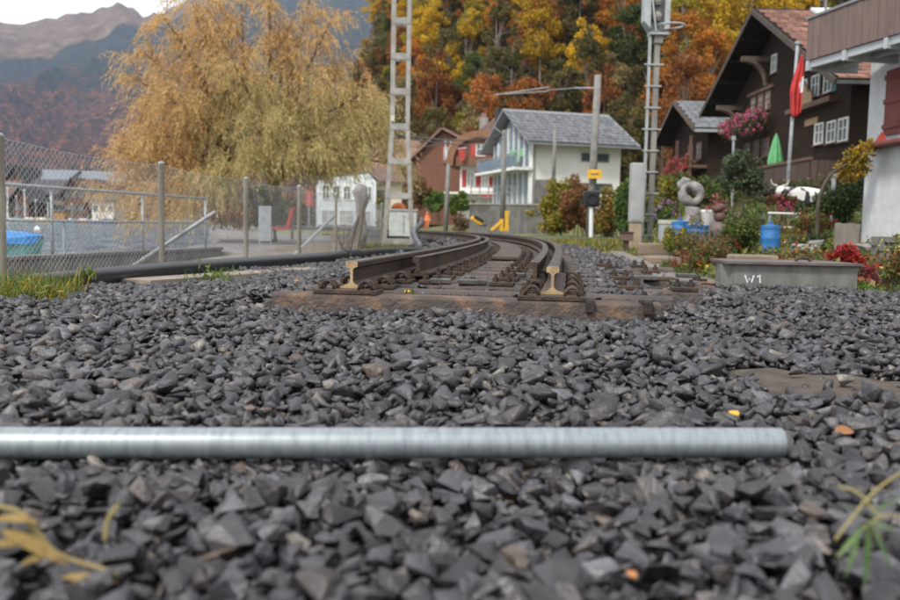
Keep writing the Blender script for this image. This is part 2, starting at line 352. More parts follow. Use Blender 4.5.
# ------------------------------------------------------------------ ballast
stonem = bpy.data.materials.new('crushed_stone'); stonem.use_nodes = True
def stone_nodes(m, per_object):
    t = m.node_tree; N, L = t.nodes, t.links; b = N['Principled BSDF']; b.inputs['Roughness'].default_value = 0.36; b.inputs['Specular IOR Level'].default_value = 0.55
    if per_object:
        src = N.new('ShaderNodeObjectInfo').outputs['Random']
    else:
        a = N.new('ShaderNodeAttribute'); a.attribute_name = 'Col'; sp = N.new('ShaderNodeSeparateColor'); L.new(a.outputs['Color'], sp.inputs[0]); src = sp.outputs[0]
    r = N.new('ShaderNodeValToRGB'); e = r.color_ramp.elements
    stops = [(0.0, (0.009, 0.008, 0.009)), (0.22, (0.021, 0.019, 0.021)), (0.45, (0.033, 0.030, 0.032)), (0.68, (0.052, 0.051, 0.058)), (0.80, (0.044, 0.036, 0.032)), (0.91, (0.098, 0.097, 0.106)), (0.975, (0.07, 0.047, 0.034)), (1.0, (0.18, 0.165, 0.145))]
    e[0].position, e[0].color = 0, (*stops[0][1], 1); e[1].position, e[1].color = 1, (*stops[-1][1], 1)
    for p, c in stops[1:-1]:
        q = e.new(p); q.color = (*c, 1)
    L.new(src, r.inputs[0])
    tc = N.new('ShaderNodeTexCoord')
    n = N.new('ShaderNodeTexNoise'); n.inputs['Scale'].default_value = 1.6 if per_object else 45; n.inputs['Detail'].default_value = 7; L.new(tc.outputs['Object'], n.inputs['Vector'])
    mr = N.new('ShaderNodeMapRange'); mr.inputs[1].default_value = 0.3; mr.inputs[2].default_value = 0.7; mr.inputs[3].default_value = 0.5; mr.inputs[4].default_value = 1.45; L.new(n.outputs['Fac'], mr.inputs[0])
    mx = N.new('ShaderNodeMix'); mx.data_type = 'RGBA'; mx.blend_type = 'MULTIPLY'; mx.inputs[0].default_value = 1
    L.new(r.outputs[0], mx.inputs[6]); L.new(mr.outputs[0], mx.inputs[7]); L.new(mx.outputs[2], b.inputs['Base Color'])
    n2 = N.new('ShaderNodeTexNoise'); n2.inputs['Scale'].default_value = 4.5 if per_object else 130; n2.inputs['Detail'].default_value = 5; L.new(tc.outputs['Object'], n2.inputs['Vector'])
    bp = N.new('ShaderNodeBump'); bp.inputs['Strength'].default_value = 0.75; bp.inputs['Distance'].default_value = 0.006 if per_object else 0.0045
    L.new(n2.outputs['Fac'], bp.inputs['Height']); L.new(bp.outputs[0], b.inputs['Normal'])
stone_nodes(stonem, False)
stonem2 = bpy.data.materials.new('crushed_stone_single'); stonem2.use_nodes = True; stone_nodes(stonem2, True)

def stone_template(k, bevel):
    r = random.Random(100 + k); bm = bmesh.new()
    n = r.choice((9, 10, 11, 13))
    ax = (1.0, r.uniform(0.6, 0.88), r.uniform(0.32, 0.6))
    for i in range(n):
        v = Vector((r.gauss(0, 1), r.gauss(0, 1), r.gauss(0, 1))).normalized() * r.uniform(0.82, 1.05)
        v = Vector([math.copysign(abs(c) ** 0.72, c) for c in v])
        bm.verts.new((v.x * ax[0], v.y * ax[1], v.z * ax[2]))
    res = bmesh.ops.convex_hull(bm, input=bm.verts)
    bmesh.ops.delete(bm, geom=list({g for g in res['geom_interior'] + res['geom_unused'] if isinstance(g, bmesh.types.BMVert)}), context='VERTS')
    bmesh.ops.dissolve_limit(bm, angle_limit=math.radians(14), verts=bm.verts, edges=bm.edges)
    if bevel: bmesh.ops.bevel(bm, geom=bm.edges[:], offset=0.028, segments=1, affect='EDGES', profile=0.5)
    bmesh.ops.triangulate(bm, faces=bm.faces)
    bm.verts.ensure_lookup_table()
    V = np.array([tuple(v.co) for v in bm.verts]); F = np.array([[v.index for v in f.verts] for f in bm.faces]); bm.free()
    s = max(np.ptp(V[:, 0]), 0.1); V = V / s
    return V, F
NT = 18
TB = [stone_template(k, True) for k in range(NT)]; TP = [stone_template(k, False) for k in range(NT)]

def pipe_x(y): return np.interp(y, [5.8, 7.3, 9.5, 12, 15, 17], [-2.98, -2.92, -2.44, -1.65, -1.2, -0.78])
def bed_top(x, y):
    """height of the top of the ballast"""
    z = -0.262 + 0 * x
    z = z + 0.018 * np.sin(x * 2.3 + 0.7) * np.cos(y * 1.9) + 0.012 * np.sin(x * 5.1 + y * 3.3)
    z = z + 0.02 * sstep(-0.9, -1.9, x) * sstep(2.4, 3.6, y) * (1 - sstep(4.2, 5.2, y)) - 0.03 * sstep(-1.4, -2.2, x) * sstep(5.2, 6.2, y)
    z = z - 0.012 * np.exp(-((y - 4.15) / 0.35) ** 2) * (np.abs(x) < 1.15)
    z = z - 0.075 * sstep(1.0, 1.35, track_x(y) - x) * sstep(5.0, 5.7, y)
    z = z + 0.02 * sstep(1.3, 2.2, x) * sstep(2.8, 4.5, y)
    return z
def in_patch(x, y):
    """bare earth at the right"""
    return (((x - 1.36) / 0.52) ** 2 + ((y - 2.52 + 0.2 * (x - 1.3)) / 0.36) ** 2) < 1.0 + 0.25 * np.sin(x * 17) * np.cos(y * 21)
def ballast_ok(x, y):
    near = (y < 4.6) & (np.abs(x) < 0.60 * y + 0.35)
    mid = (y >= 4.6) & (y < 6.62) & (x > np.maximum(-2.85, -0.6 * y)) & (x < np.minimum(0.60 * y + 0.3, 2.2 + 2.5 * (6.62 - y)))
    mid2 = (y >= 6.62) & (y < 16) & (x > pipe_x(y) + 0.12) & (x < track_x(y) + 1.55)
    far = (y >= 16) & (y < 34) & (np.abs(x - track_x(y)) < 1.75)
    return (near | mid | mid2 | far) & (~in_patch(x, y) | (rng.uniform(0, 1, x.shape) < 0.07))
def scatter(x0, x1, y0, y1, sp):
    xs, ys = np.meshgrid(np.arange(x0, x1, sp), np.arange(y0, y1, sp)); xs = xs.ravel(); ys = ys.ravel()
    xs = xs + rng.uniform(-0.5, 0.5, xs.size) * sp; ys = ys + rng.uniform(-0.5, 0.5, ys.size) * sp
    k = ballast_ok(xs, ys); return xs[k], ys[k]
PX, PY, PZ, PS = [], [], [], []
for (x0, x1, y0, y1, sp, dz, smin, smax) in (
        (-1.6, 1.6, 0.72, 1.9, 0.029, 0.0, 0.018, 0.044), (-1.6, 1.6, 0.72, 1.9, 0.042, 0.023, 0.026, 0.060),
        (-3, 3, 1.9, 4.6, 0.033, 0.0, 0.024, 0.052), (-3, 3, 1.9, 4.6, 0.048, 0.023, 0.028, 0.066),
        (-3, 5, 4.6, 6.7, 0.04, 0.0, 0.03, 0.065), (-3, 5, 4.6, 6.7, 0.062, 0.018, 0.034, 0.07),
        (-3, 4, 6.7, 10.5, 0.052, 0.008, 0.04, 0.08), (-3, 4, 10.5, 16, 0.07, 0.008, 0.05, 0.09), (-12, 4, 16, 34, 0.11, 0.005, 0.07, 0.13)):
    a, b_ = scatter(x0, x1, y0, y1, sp); PX.append(a); PY.append(b_); PZ.append(bed_top(a, b_) + dz + rng.uniform(-0.008, 0.010, a.size))
    PS.append(np.clip(rng.lognormal(math.log((smin + smax) / 2), 0.3, a.size), smin * 0.7, smax * 1.15))
PX, PY, PZ, PS = map(np.concatenate, (PX, PY, PZ, PS))
# keep the ballast between the rails below the sleepers
def n_all(): return len(PX)
tr = (PY > 4.4) & (np.abs(PX - track_x(PY)) < 1.15); PZ = np.where(tr, np.minimum(PZ, -0.268 + 0.02 * (PS > 0.062)), PZ)
offs = PX - track_x(PY); dxs = (track_x(PY + 0.05) - track_x(PY - 0.05)) / 0.1; ypar = PY + offs * dxs
SY = [4.50, 4.93]
while SY[-1] < 30: SY.append(SY[-1] + (0.52 if SY[-1] < 14 else 0.62))
gap = np.min(np.abs(ypar[:, None] - np.array(SY)[None]), 1)
side = tr & (gap > 0.105) & (PY > 4.7) & ((np.abs(offs) > 0.72) | ((np.abs(offs) < 0.34) & (rng.uniform(0, 1, n_all()) < 0.05)))
PZ = np.where(side, -0.188 + rng.uniform(-0.02, 0.014, n_all()), PZ)
PZ = np.where(tr & (PY < 4.62), -0.262, PZ)
# nothing piles through the pipe lying across the stones
PIPE_Y, PIPE_Z, PIPE_R = 1.65, -0.217, 0.0295
pyl = PIPE_Y + 0.08 * PX; up = (PY - pyl < 0.06) & (PY - pyl > -0.2) & (PX < 0.68); PZ = np.where(up, np.minimum(PZ, PIPE_Z - PIPE_R + 0.004 - PS * 0.40), PZ)
n = len(PX)
ang = rng.uniform(0, 2 * np.pi, n); tilt = rng.normal(0, 0.42, n); tilt2 = rng.normal(0, 0.42, n)
ca, sa, cb, sb, cc, sc_ = np.cos(ang), np.sin(ang), np.cos(tilt), np.sin(tilt), np.cos(tilt2), np.sin(tilt2)
RZ = np.zeros((n, 3, 3)); RZ[:, 0, 0] = ca; RZ[:, 0, 1] = -sa; RZ[:, 1, 0] = sa; RZ[:, 1, 1] = ca; RZ[:, 2, 2] = 1
RX = np.zeros((n, 3, 3)); RX[:, 0, 0] = 1; RX[:, 1, 1] = cb; RX[:, 1, 2] = -sb; RX[:, 2, 1] = sb; RX[:, 2, 2] = cb
RY = np.zeros((n, 3, 3)); RY[:, 1, 1] = 1; RY[:, 0, 0] = cc; RY[:, 0, 2] = sc_; RY[:, 2, 0] = -sc_; RY[:, 2, 2] = cc
RR = RX @ RY @ RZ
tid = rng.integers(0, NT, n)
# the stones that show largest become parts of their own
pu = np.array([project((a, b_, c)) for a, b_, c in zip(PX, PY, PZ)])
vis = (pu[:, 0] > -15) & (pu[:, 0] < 915) & (pu[:, 1] < 612) & (PY < 1.6) & (PZ > bed_top(PX, PY) + 0.006)
score = np.where(vis, PS / PY, 0); pick = np.argsort(-score)[:300]; single = np.zeros(n, bool); single[pick] = True
bedx = axis((-4, 5.6, 0.12)); bedy = axis((0.5, 7.2, 0.12))
BX, BY = np.meshgrid(bedx, bedy); BZ = bed_top(BX, BY) - 0.028 + np.where(in_patch(BX, BY), 0.036 + 0.008 * np.sin(BX * 23) * np.cos(BY * 19), 0)
edge = np.where((BX < -2.9 - 0.3 * (BY < 4.5)) | ((BY > 6.7)), 0.10, 0); BZ = BZ - edge
ii, jj = np.meshgrid(np.arange(len(bedx) - 1), np.arange(len(bedy) - 1)); base = (jj * len(bedx) + ii).ravel()
BF = np.stack([base, base + 1, base + len(bedx) + 1, base + len(bedx)], 1)
bv = np.stack([BX, BY, BZ], -1).reshape(-1, 3)
bcol = np.full((len(bv), 3), 0.018); pm = in_patch(bv[:, 0], bv[:, 1]); bcol[pm] = (0.105, 0.082, 0.064)  # near-black base paints the shade in the stone gaps; patch is bare earth
bedm = M('earth_and_gap_shade', W, (0.5, 0.47, 0.44), 0.95, scale=14, bump=1.0, bscale=60, vcol=True, detail=8)
bed = structure(np_mesh('ballast_bed', bv, BF, bedm, col=bcol, smooth=True))
SV, SF, SC = [], [], []; off = 0
for nearset, temps in ((True, TB), (False, TP)):
    for t in range(NT):
        k = np.where((tid == t) & ~single & ((PY < 2.7) == nearset))[0]
        if not len(k): continue
        V, F = temps[t]
        v = np.einsum('nij,vj->nvi', RR[k], V) * PS[k][:, None, None] + np.stack([PX[k], PY[k], PZ[k]], -1)[:, None, :]
        SV.append(v.reshape(-1, 3)); f = (F[None] + (np.arange(len(k)) * len(V))[:, None, None] + off); SF.append(f.reshape(-1, 3)); off += len(k) * len(V)
        c = np.repeat(rng.uniform(0, 1, len(k)), len(V)); SC.append(np.stack([c, c, c], 1))
tag(np_mesh('ballast_stones', np.concatenate(SV), np.concatenate(SF), stonem, bed, col=np.concatenate(SC)), kind='stuff')
smesh = []
for t in range(NT):
    V, F = TB[t]; me = bpy.data.meshes.new('stone'); me.from_pydata(V.tolist(), [], F.tolist()); me.materials.append(stonem2); smesh.append(me)
for k in pick:
    o = bpy.data.objects.new('stone', smesh[tid[k]]); COL.objects.link(o); o.parent = bed
    o.matrix_basis = Matrix.Translation((PX[k], PY[k], PZ[k])) @ Matrix(RR[k].tolist()).to_4x4() @ Matrix.Scale(float(PS[k]), 4)
print('stones', n, 'tris', sum(len(f) for f in SF))

# ------------------------------------------------------------------ the railway track
def tpos(y, off, z=0.0):
    """point off metres to the right of the track centre, at distance y along it"""
    dx = float(track_x(y + 0.05) - track_x(y - 0.05)) / 0.1; L_ = math.hypot(dx, 1)
    return Vector((float(track_x(y)) + off / L_, y - off * dx / L_, z))
def sweep(name, prof, off, y0, y1, mats, parent, top_idx, z=0.0):
    ys = np.concatenate([np.arange(y0, min(y1, 12), 0.25), np.arange(max(12, y0), y1, 0.8), [y1]]); m = len(prof); vs, fs = [], []
    for y in ys:
        c = tpos(y, off); e = (tpos(y, off + 1) - tpos(y, off)).normalized()
        vs += [c + e * p[0] + Z * (p[1] + z) for p in prof]
    for i in range(len(ys) - 1):
        fs += [(i * m + k, i * m + (k + 1) % m, (i + 1) * m + (k + 1) % m, (i + 1) * m + k) for k in range(m)]
    nbody = len(fs); fs += [tuple(range(m)), tuple(range((len(ys) - 1) * m, len(ys) * m))]
    o = MB().add(vs, fs).build(name, mats[0], parent)
    for q in mats[1:]: o.data.materials.append(q)
    for i, p in enumerate(o.data.polygons):
        if i < nbody: p.material_index = 1 if (i % m) in top_idx else 0
        elif i == nbody: p.material_index = 2
    return o
RAIL = [(-0.0625, -0.145), (0.0625, -0.145), (0.0625, -0.136), (0.02, -0.122), (0.0075, -0.108), (0.0075, -0.045), (0.016, -0.036), (0.032, -0.031), (0.0325, -0.008), (0.027, -0.001), (0.015, 0.0), (-0.015, 0.0), (-0.027, -0.001), (-0.0325, -0.008), (-0.032, -0.031), (-0.016, -0.036), (-0.0075, -0.045), (-0.0075, -0.108), (-0.02, -0.122), (-0.0625, -0.136)]
CHK = [(-0.05, -0.142), (0.055, -0.142), (0.055, -0.130), (0.012, -0.115), (0.012, -0.03), (0.026, -0.022), (0.026, -0.014), (-0.03, -0.014), (-0.034, -0.03), (-0.034, -0.05), (-0.012, -0.06), (-0.012, -0.115), (-0.05, -0.13)]
track = thing('railway_track', 'rusty cut-off railway track with two rails curving left into the distance', 'railway track', (0, 4.5, -0.2))
RY0 = 4.56
rl = sweep('rail', RAIL, -0.53, RY0, 45, (railside, railtop, railcut), track, {8, 9, 10, 11, 12})
rr_ = sweep('rail', RAIL, 0.53, RY0, 45, (railside, railtop, railcut), track, {8, 9, 10, 11, 12})
rl['label'] = 'left running rail with a pale sawn end'; rr_['label'] = 'right running rail with a pale sawn end'
sweep('check_rail', CHK, -0.385, 5.75, 30, (railside, railtop, railside), track, {6})
sweep('check_rail', CHK, 0.405, 5.35, 26, (railside, railtop, railside), track, {6})
def sleeper_mesh(y, l, r, h=0.13, w_=0.17):
    mb = MB(); a = tpos(y, l); b_ = tpos(y, r); d = (b_ - a).normalized(); q = Vector((-d.y, d.x, 0))
    pr = [(-w_ / 2 - 0.02, -h), (w_ / 2 + 0.02, -h), (w_ / 2, -0.012), (w_ / 2 - 0.02, 0), (-w_ / 2 + 0.02, 0), (-w_ / 2, -0.012)]
    return mb.prism([a + q * p[0] + Z * (p[1] - 0.167) for p in pr], b_ - a)
sy = SY
for i, y in enumerate(sy):
    r_ = 1.07 if i == 0 else 1.17 if i == 1 else (1.45 + 0.2 * math.sin(i * 1.7) if (y < 9.5 and i % 2 == 0) else 0.92)
    l_ = -0.98 - 0.06 * ((i * 7) % 3 - 1) + (0.05 if i == 1 else 0)
    sleeper_mesh(y, l_, r_).build('sleeper', sleeperface if i == 0 else sleeperm, track, bevel=0.006 if i < 6 else 0)
def plate_at(y, off, big=True, clips=True):
    c = tpos(y, off); a = math.atan2(tpos(y, off + 1).y - c.y, tpos(y, off + 1).x - c.x)
    R = Matrix.Rotation(a, 3, 'Z')
    p = MB().box(c + Z * -0.156, (0.34 if big else 0.15, 0.15, 0.022), R=R).build('base_plate', rust, track, bevel=0.003)
    if not clips: return
    for s in (-1, 1):
        if big:
            q = c + R @ Vector((s * 0.105, 0, 0))
            pts = [q + R @ Vector((s * 0.035 * math.cos(t) - s * 0.005, -0.045 + 0.0 * t, 0)) + Z * (-0.145 + 0.045 * math.sin(t)) for t in np.linspace(0.1, math.pi, 7)]
            mb = MB().tube(pts, 0.008, 6)
            mb.tube([p2 + R @ Vector((0, 0.07, 0)) for p2 in pts], 0.008, 6).tube([pts[0], pts[0] + R @ Vector((0, 0.07, 0))], 0.008, 6)
            mb.build('clip', rust, p, smooth=True)
            q = c + R @ Vector((s * 0.145, 0.005, 0))
        else:
            q = c + R @ Vector((s * 0.04, 0, 0))
        mb = MB().cyl(q + Z * -0.146, q + Z * -0.118, 0.021, n=6); mb.cyl(q + Z * -0.118, q + Z * -0.098, 0.011, n=8)
        mb.build('bolt', rust, p)
for i, y in enumerate(sy):
    if y > 15: break
    for off in (-0.53, 0.53): plate_at(y, off, y < 6.3, y < 9)
    if i >= 2:
        for off in (-0.24, 0.20): plate_at(y, off, False, y < 11)
    if i in (2, 4, 6, 8): plate_at(y, 0.98, False, True); plate_at(y, 1.30, False, i != 4)
# hook clamps hanging over the front sleeper, dull grey plates of the lifted branch
for off in (0.72, 1.0):
    c = tpos(4.40, off); MB().box(c + Vector((0, -0.005, -0.185)), (0.042, 0.03, 0.065)).box(c + Vector((0, 0.05, -0.158)), (0.05, 0.1, 0.022)).build('hook_clamp', rust, track, bevel=0.006)
platem = M('oily_plate', (0.12, 0.115, 0.11), (0.06, 0.055, 0.052), 0.45, 0.4, scale=12, bump=0.2)
for off, y, w_ in ((-0.18, 5.42, 0.16), (0.02, 5.42, 0.22), (1.35, 5.9, 0.2), (1.15, 6.4, 0.22), (1.5, 6.85, 0.18), (1.05, 7.3, 0.2), (0.25, 6.3, 0.14), (0.2, 7.2, 0.14)):
    c = tpos(y, off); MB().box(c + Z * -0.148, (w_ * 0.8, 0.09, 0.032)).build('slide_plate', platem, track, bevel=0.006)
mb = MB(); ys = np.arange(9.5, 19, 0.6)
vs = [tpos(y, o_, -0.13) for y in ys for o_ in (-0.18, 0.12)] + [tpos(y, o_, -0.16) for y in ys for o_ in (-0.18, 0.12)]
k = len(ys)
mb.add(vs, [(2 * i, 2 * i + 1, 2 * i + 3, 2 * i + 2) for i in range(k - 1)] + [(0, 1, 2 * k + 1, 2 * k)] + [(2 * i + a, 2 * i + 2 + a, 2 * k + 2 * i + 2 + a, 2 * k + 2 * i + a) for i in range(k - 1) for a in (0, 1)])
mb.build('walk_board', M('walk_board_wood', (0.085, 0.062, 0.052), (0.045, 0.036, 0.032), 0.85, scale=5, bump=0.4), track)
# ------------------------------------------------------------------ galvanised pipe in the foreground
def bent(x): return PIPE_Z + 0.0006 * math.sin(x * 3)
pp = MB()
Lx0, Lx1, nseg, ns = -1.5, 0.664, 26, 32
rings = [(Lx0 + (Lx1 - Lx0) * i / nseg, PIPE_R) for i in range(nseg)] + [(Lx1 - 0.006, PIPE_R), (Lx1 - 0.002, PIPE_R - 0.0012), (Lx1, PIPE_R - 0.003), (Lx1 - 0.001, PIPE_R - 0.006), (Lx1 - 0.2, PIPE_R - 0.006)]
vs = [(x, PIPE_Y + 0.08 * x, bent(x)) for x, r in rings]
vv = [Vector(v) + Vector((0, math.cos(2 * math.pi * k / ns) * r, math.sin(2 * math.pi * k / ns) * r)) for v, (x, r) in zip(vs, rings) for k in range(ns)]
ff = [(i * ns + k, i * ns + (k + 1) % ns, (i + 1) * ns + (k + 1) % ns, (i + 1) * ns + k) for i in range(len(rings) - 1) for k in range(ns)]
pipe = MB().add(vv, ff).build('steel_pipe', galv, smooth=True)
tag(pipe, 'long galvanised steel pipe lying across the stones in the foreground', 'pipe')

# ------------------------------------------------------------------ chain-link fence
postm = M('fence_post', (0.27, 0.245, 0.19), (0.15, 0.135, 0.11), 0.75, 0.1, scale=10, bump=0.25, stretch=(1, 1, 0.2))
FP = [(-5.3, 2.6, 1.18, 0.0)] + [(at(u, v1, d).x, d, at(u, v0, d).z, at(u, v1, d).z) for u, v0, v1, d in ((3, 135, 286, 6.7), (162, 163, 273, 9.2), (246, 178, 268, 11.3), (299, 186, 260, 13.6), (335.5, 194, 255, 16.5))] + [(-1.95, 19.6, 0.72, -0.36), (-1.75, 22.0, 0.7, -0.36)]
FP[0] = (-4.3, 4.4, FP[1][2] + 0.02, FP[1][3])
fence = thing('chain_link_fence', 'chain-link wire fence on grey metal posts along the left of the track', 'fence', (FP[1][0], FP[1][1], FP[1][3]))
for i, (x, y, zt, zb) in enumerate(FP):
    r = 0.031 if i < 5 else 0.026
    q = MB().cyl((x, y, zb - 0.15), (x, y, zt), r, n=12).build('post', postm, fence, smooth=False)
    MB().lathe([(r + 0.003, -0.012), (r + 0.003, 0.004), (r * 0.6, 0.014), (0.004, 0.018)], (x, y, zt), 12).build('cap', galvdull, q)
def wire_bay(a, b_, cell=0.03, r=0.0021):
    A, B_ = Vector(a[:2] + (0,)), Vector(b_[:2] + (0,)); Ln = (B_ - A).length; d = (B_ - A) / Ln; nrm = np.array((-d.y, d.x, 0))
    ncol = int(Ln / cell); V, F = [], []
    tri = np.array([(math.cos(t), math.sin(t)) for t in (0.5, 2.6, 4.7)])
    for i in range(ncol + 1):
        s = i * Ln / ncol; f = s / Ln
        zt = a[2] * (1 - f) + b_[2] * f - 0.015 - 0.035 * math.sin(math.pi * f) + 0.006 * math.sin(i * 0.9); zb = a[3] * (1 - f) + b_[3] * f - 0.03
        m = int((zt - zb) / cell)
        P = np.array([np.array(A) + np.array(d) * (s + (0.5 * cell if (k + i) % 2 else -0.5 * cell) + 0.006 * math.sin(k * .7 + i * .31)) + nrm * (0.003 * (1 if (k + i) % 2 else -1) + 0.012 * math.sin(s * 2.1 + k * 0.25)) + np.array((0, 0, zt - k * cell)) for k in range(m + 1)])
        sx = np.array((d.x, d.y, 0))
        b0 = len(V) and sum(len(q) for q in V)
        ring = P[:, None, :] + r * (tri[None, :, 0:1] * sx + tri[None, :, 1:2] * nrm)
        V.append(ring.reshape(-1, 3))
        k = np.arange(m)[:, None]; j = np.arange(3)[None]; j2 = (j + 1) % 3
        F.append((np.stack([k * 3 + j, k * 3 + j2, (k + 1) * 3 + j2, (k + 1) * 3 + j], -1) + b0).reshape(-1, 4))
    o = np_mesh('wire_mesh', np.concatenate(V), np.concatenate(F), wirem, fence)
    tw = MB(); k = 14
    top = [A + d * (Ln * t / k) + Z * (a[2] * (1 - t / k) + b_[2] * t / k - 0.02 - 0.035 * math.sin(math.pi * t / k)) for t in range(k + 1)]
    tw.tube(top, 0.0028, 5).build('tension_wire', wirem, fence)
    return o
for k, (a, b_) in enumerate(zip(FP[:-1], FP[1:])): wire_bay(a, b_, 0.031 if k < 2 else 0.036, 0.0021 if k < 2 else 0.0017)
# struts
s0, s1 = at(118, 276, 9.6), at(215, 212, 9.35)
MB().cyl(s0, s1, 0.022, n=10).build('strut', galvdull, fence, smooth=True)
MB().cyl(at(293, 256, 14.6), at(335, 215, 16.3), 0.024, n=10).build('strut', galvdull, fence, smooth=True)

# ------------------------------------------------------------------ black drain pipe on the ground
dp = [(-3.6, 4.2, -0.30), (-3.15, 5.0, -0.285), (-2.98, 5.8, -0.275), (-2.95, 6.6, -0.28), (-2.9, 7.4, -0.285), (-2.68, 8.6, -0.28), (-2.38, 9.7, -0.28), (-2.0, 10.9, -0.275), (-1.62, 12.0, -0.265), (-1.4, 13.2, -0.27), (-1.15, 14.6, -0.27), (-0.72, 16.0, -0.285), (-0.3, 17.0, -0.33)]
def smooth_path(pts, k=5):
    pts = [Vector(p) for p in pts]; o = []
    for i in range(len(pts) - 1):
        p0, p1, p2, p3 = pts[max(i - 1, 0)], pts[i], pts[i + 1], pts[min(i + 2, len(pts) - 1)]
        for j in range(k):
            t = j / k; o.append(0.5 * ((2 * p1) + (p2 - p0) * t + (2 * p0 - 5 * p1 + 4 * p2 - p3) * t * t + (3 * p1 - p0 - 3 * p2 + p3) * t ** 3))
    return o + [pts[-1]]
dr = thing('drain_pipe', 'long black plastic drain pipe lying along the foot of the chain-link fence', 'pipe', (-2.9, 7.4, -0.37))
path = smooth_path(dp); MB().tube(path, 0.072, 16).build('pipe_run', blackpipe, dr, smooth=True)
i0 = 42
MB().tube(path[i0:i0 + 4], 0.079, 16).build('sleeve', M('sleeve_rubber', (0.012, 0.012, 0.012), rough=0.85), dr, smooth=True)
MB().tube(path[11:13], 0.078, 16).build('sleeve', blackpipe, dr, smooth=True)
# second pipe that comes out of the ground by the mast
b2 = thing('duct_pipe', 'grey black cable duct bending down beside the lattice mast foot', 'pipe', at(420, 247, 20))
MB().tube(smooth_path([at(422, 219, 23), at(420, 225, 22), at(414, 231, 21), at(414.5, 237, 20.5), at(421, 247, 20), at(425, 251, 19.8)]), 0.065, 14).build('duct', M('duct_plastic', (0.10, 0.105, 0.12), (0.05, 0.055, 0.065), 0.3, scale=4), b2, smooth=True)
MB().tube(smooth_path([at(422, 246, 19.8), at(428, 245, 19.5), at(434, 249, 19.2)]), 0.03, 8).build('hose_end', blackpipe, b2, smooth=True)
MB().box((-2.0, 9.0, -0.352), (0.35, 3.4, 0.07), rz=-0.42).build('kerb_slab', M('sandy_concrete', (0.27, 0.225, 0.175), (0.17, 0.14, 0.11), 0.9, scale=5, bump=0.4))
structure(bpy.data.objects['kerb_slab'])

# ------------------------------------------------------------------ quay wall, railing
qw = [at(-40, 261, 11.8), at(217, 247.5, 19.3)]
A, B_ = qw; d = (B_ - A); d.z = 0; Lq = d.length; d.normalize(); nq = Vector((d.y, -d.x, 0))
zt = -0.38
quay = thing('quay_wall', 'low weathered concrete quay wall under the metal railing by the lake', 'wall', (A.x, A.y, -1.2))
mb = MB().ob((A.x, A.y, 0), d, nq, 0, Lq, -1.4, zt - 0.06, -0.12, 0.12); mb.build('wall_body', concdark, quay, bevel=0.01)
MB().ob((A.x, A.y, 0), d, nq, -0.02, Lq + 0.02, zt - 0.06, zt, -0.15, 0.15).build('coping', concdark, quay, bevel=0.01)
MB().ob((B_.x, B_.y, 0), nq, d, -0.05, 1.6, -1.4, zt - 0.1, 0.03, 0.25).build('wall_return', concrete, quay, bevel=0.01)
rail = thing('quay_railing', 'galvanised tube railing with two rails on the quay wall', 'railing', (A.x, A.y, zt))
def q3(s, z): return Vector((A.x, A.y, z)) + d * s
for k_, u_ in enumerate((-60, 53, 143, 206)):
    # where the wall passes under that post
    best = min((abs(project(q3(s, zt))[0] - u_), s) for s in np.linspace(0, Lq, 200))[1]
    MB().cyl(q3(best, zt), q3(best, 0.645), 0.024, n=10).build('post', galvdull, rail, smooth=True)
    last = best
MB().cyl(q3(0, 0.66), q3(last + 0.02, 0.66), 0.026, n=10).build('handrail', galvdull, rail, smooth=True)
MB().cyl(q3(0, 0.14), q3(last, 0.14), 0.022, n=10).build('lower_rail', galvdull, rail, smooth=True)

# ------------------------------------------------------------------ boat with tarpaulin
boat = thing('boat', 'moored boat under a bright blue tarpaulin beside the quay', 'boat', (-9.5, 17.5, LAKE_Z))
hullm = M('boat_hull', (0.10, 0.26, 0.24), (0.06, 0.16, 0.15), 0.45, scale=3)
tarp = M('blue_tarpaulin', (0.02, 0.22, 0.55), (0.012, 0.15, 0.42), 0.42, scale=3, bump=0.9, bscale=7)
bowx, sternx, by, bw = -8.0, -12.6, 17.2, 0.85
def hull_ring(t, lvl):   # t 0 at bow
    wd = bw * min(1, (t * 2.2) ** 0.55) if t > 0 else 0.02
    x = bowx + (sternx - bowx) * t + (0.25 if lvl == 0 and t == 0 else 0) * -1
    return x, wd
st = [0, 0.06, 0.15, 0.3, 0.5, 0.75, 1.0]; vs = []
for t in st:
    x, wd = hull_ring(t, 1)
    rise = 0.12 * (1 - t) ** 2
    for sx, zz in ((-1, -0.32 + rise), (-0.86, -0.62), (-0.55, -0.95), (0.55, -0.95), (0.86, -0.62), (1, -0.32 + rise)):
        vs.append((x - (0.16 if t == 0 and zz < -0.5 else 0), by + wd * sx, zz))
fs = [(i * 6 + k, i * 6 + k + 1, (i + 1) * 6 + k + 1, (i + 1) * 6 + k) for i in range(len(st) - 1) for k in range(5)] + [(0, 1, 2, 3, 4, 5), tuple(36 + k for k in (5, 4, 3, 2, 1, 0))]
MB().add(vs, fs).build('hull', hullm, boat)
vs = []; prof = (-1.04, -1.0, -0.66, -0.33, 0, 0.33, 0.66, 1.0, 1.04)
for t in np.linspace(0, 1, 24):
    x, wd = hull_ring(max(t, 0.01), 1); rise = 0.12 * (1 - t) ** 2
    for a in prof:
        hh = (0.36 * min(1, t * 2.6 + 0.04)) * (1 - abs(a) ** 0.95) if abs(a) < 1.02 else -0.13 - 0.03 * math.sin(t * 40)
        vs.append((x, by + wd * a * 1.02, -0.30 + rise + hh + 0.018 * math.sin(t * 31 + a * 5)))
fs = [(i * 9 + k, i * 9 + k + 1, (i + 1) * 9 + k + 1, (i + 1) * 9 + k) for i in range(23) for k in range(8)]
o = MB().add(vs, fs).build('tarpaulin', tarp, boat, smooth=False)
o.modifiers.new('thick', 'SOLIDIFY').thickness = 0.02

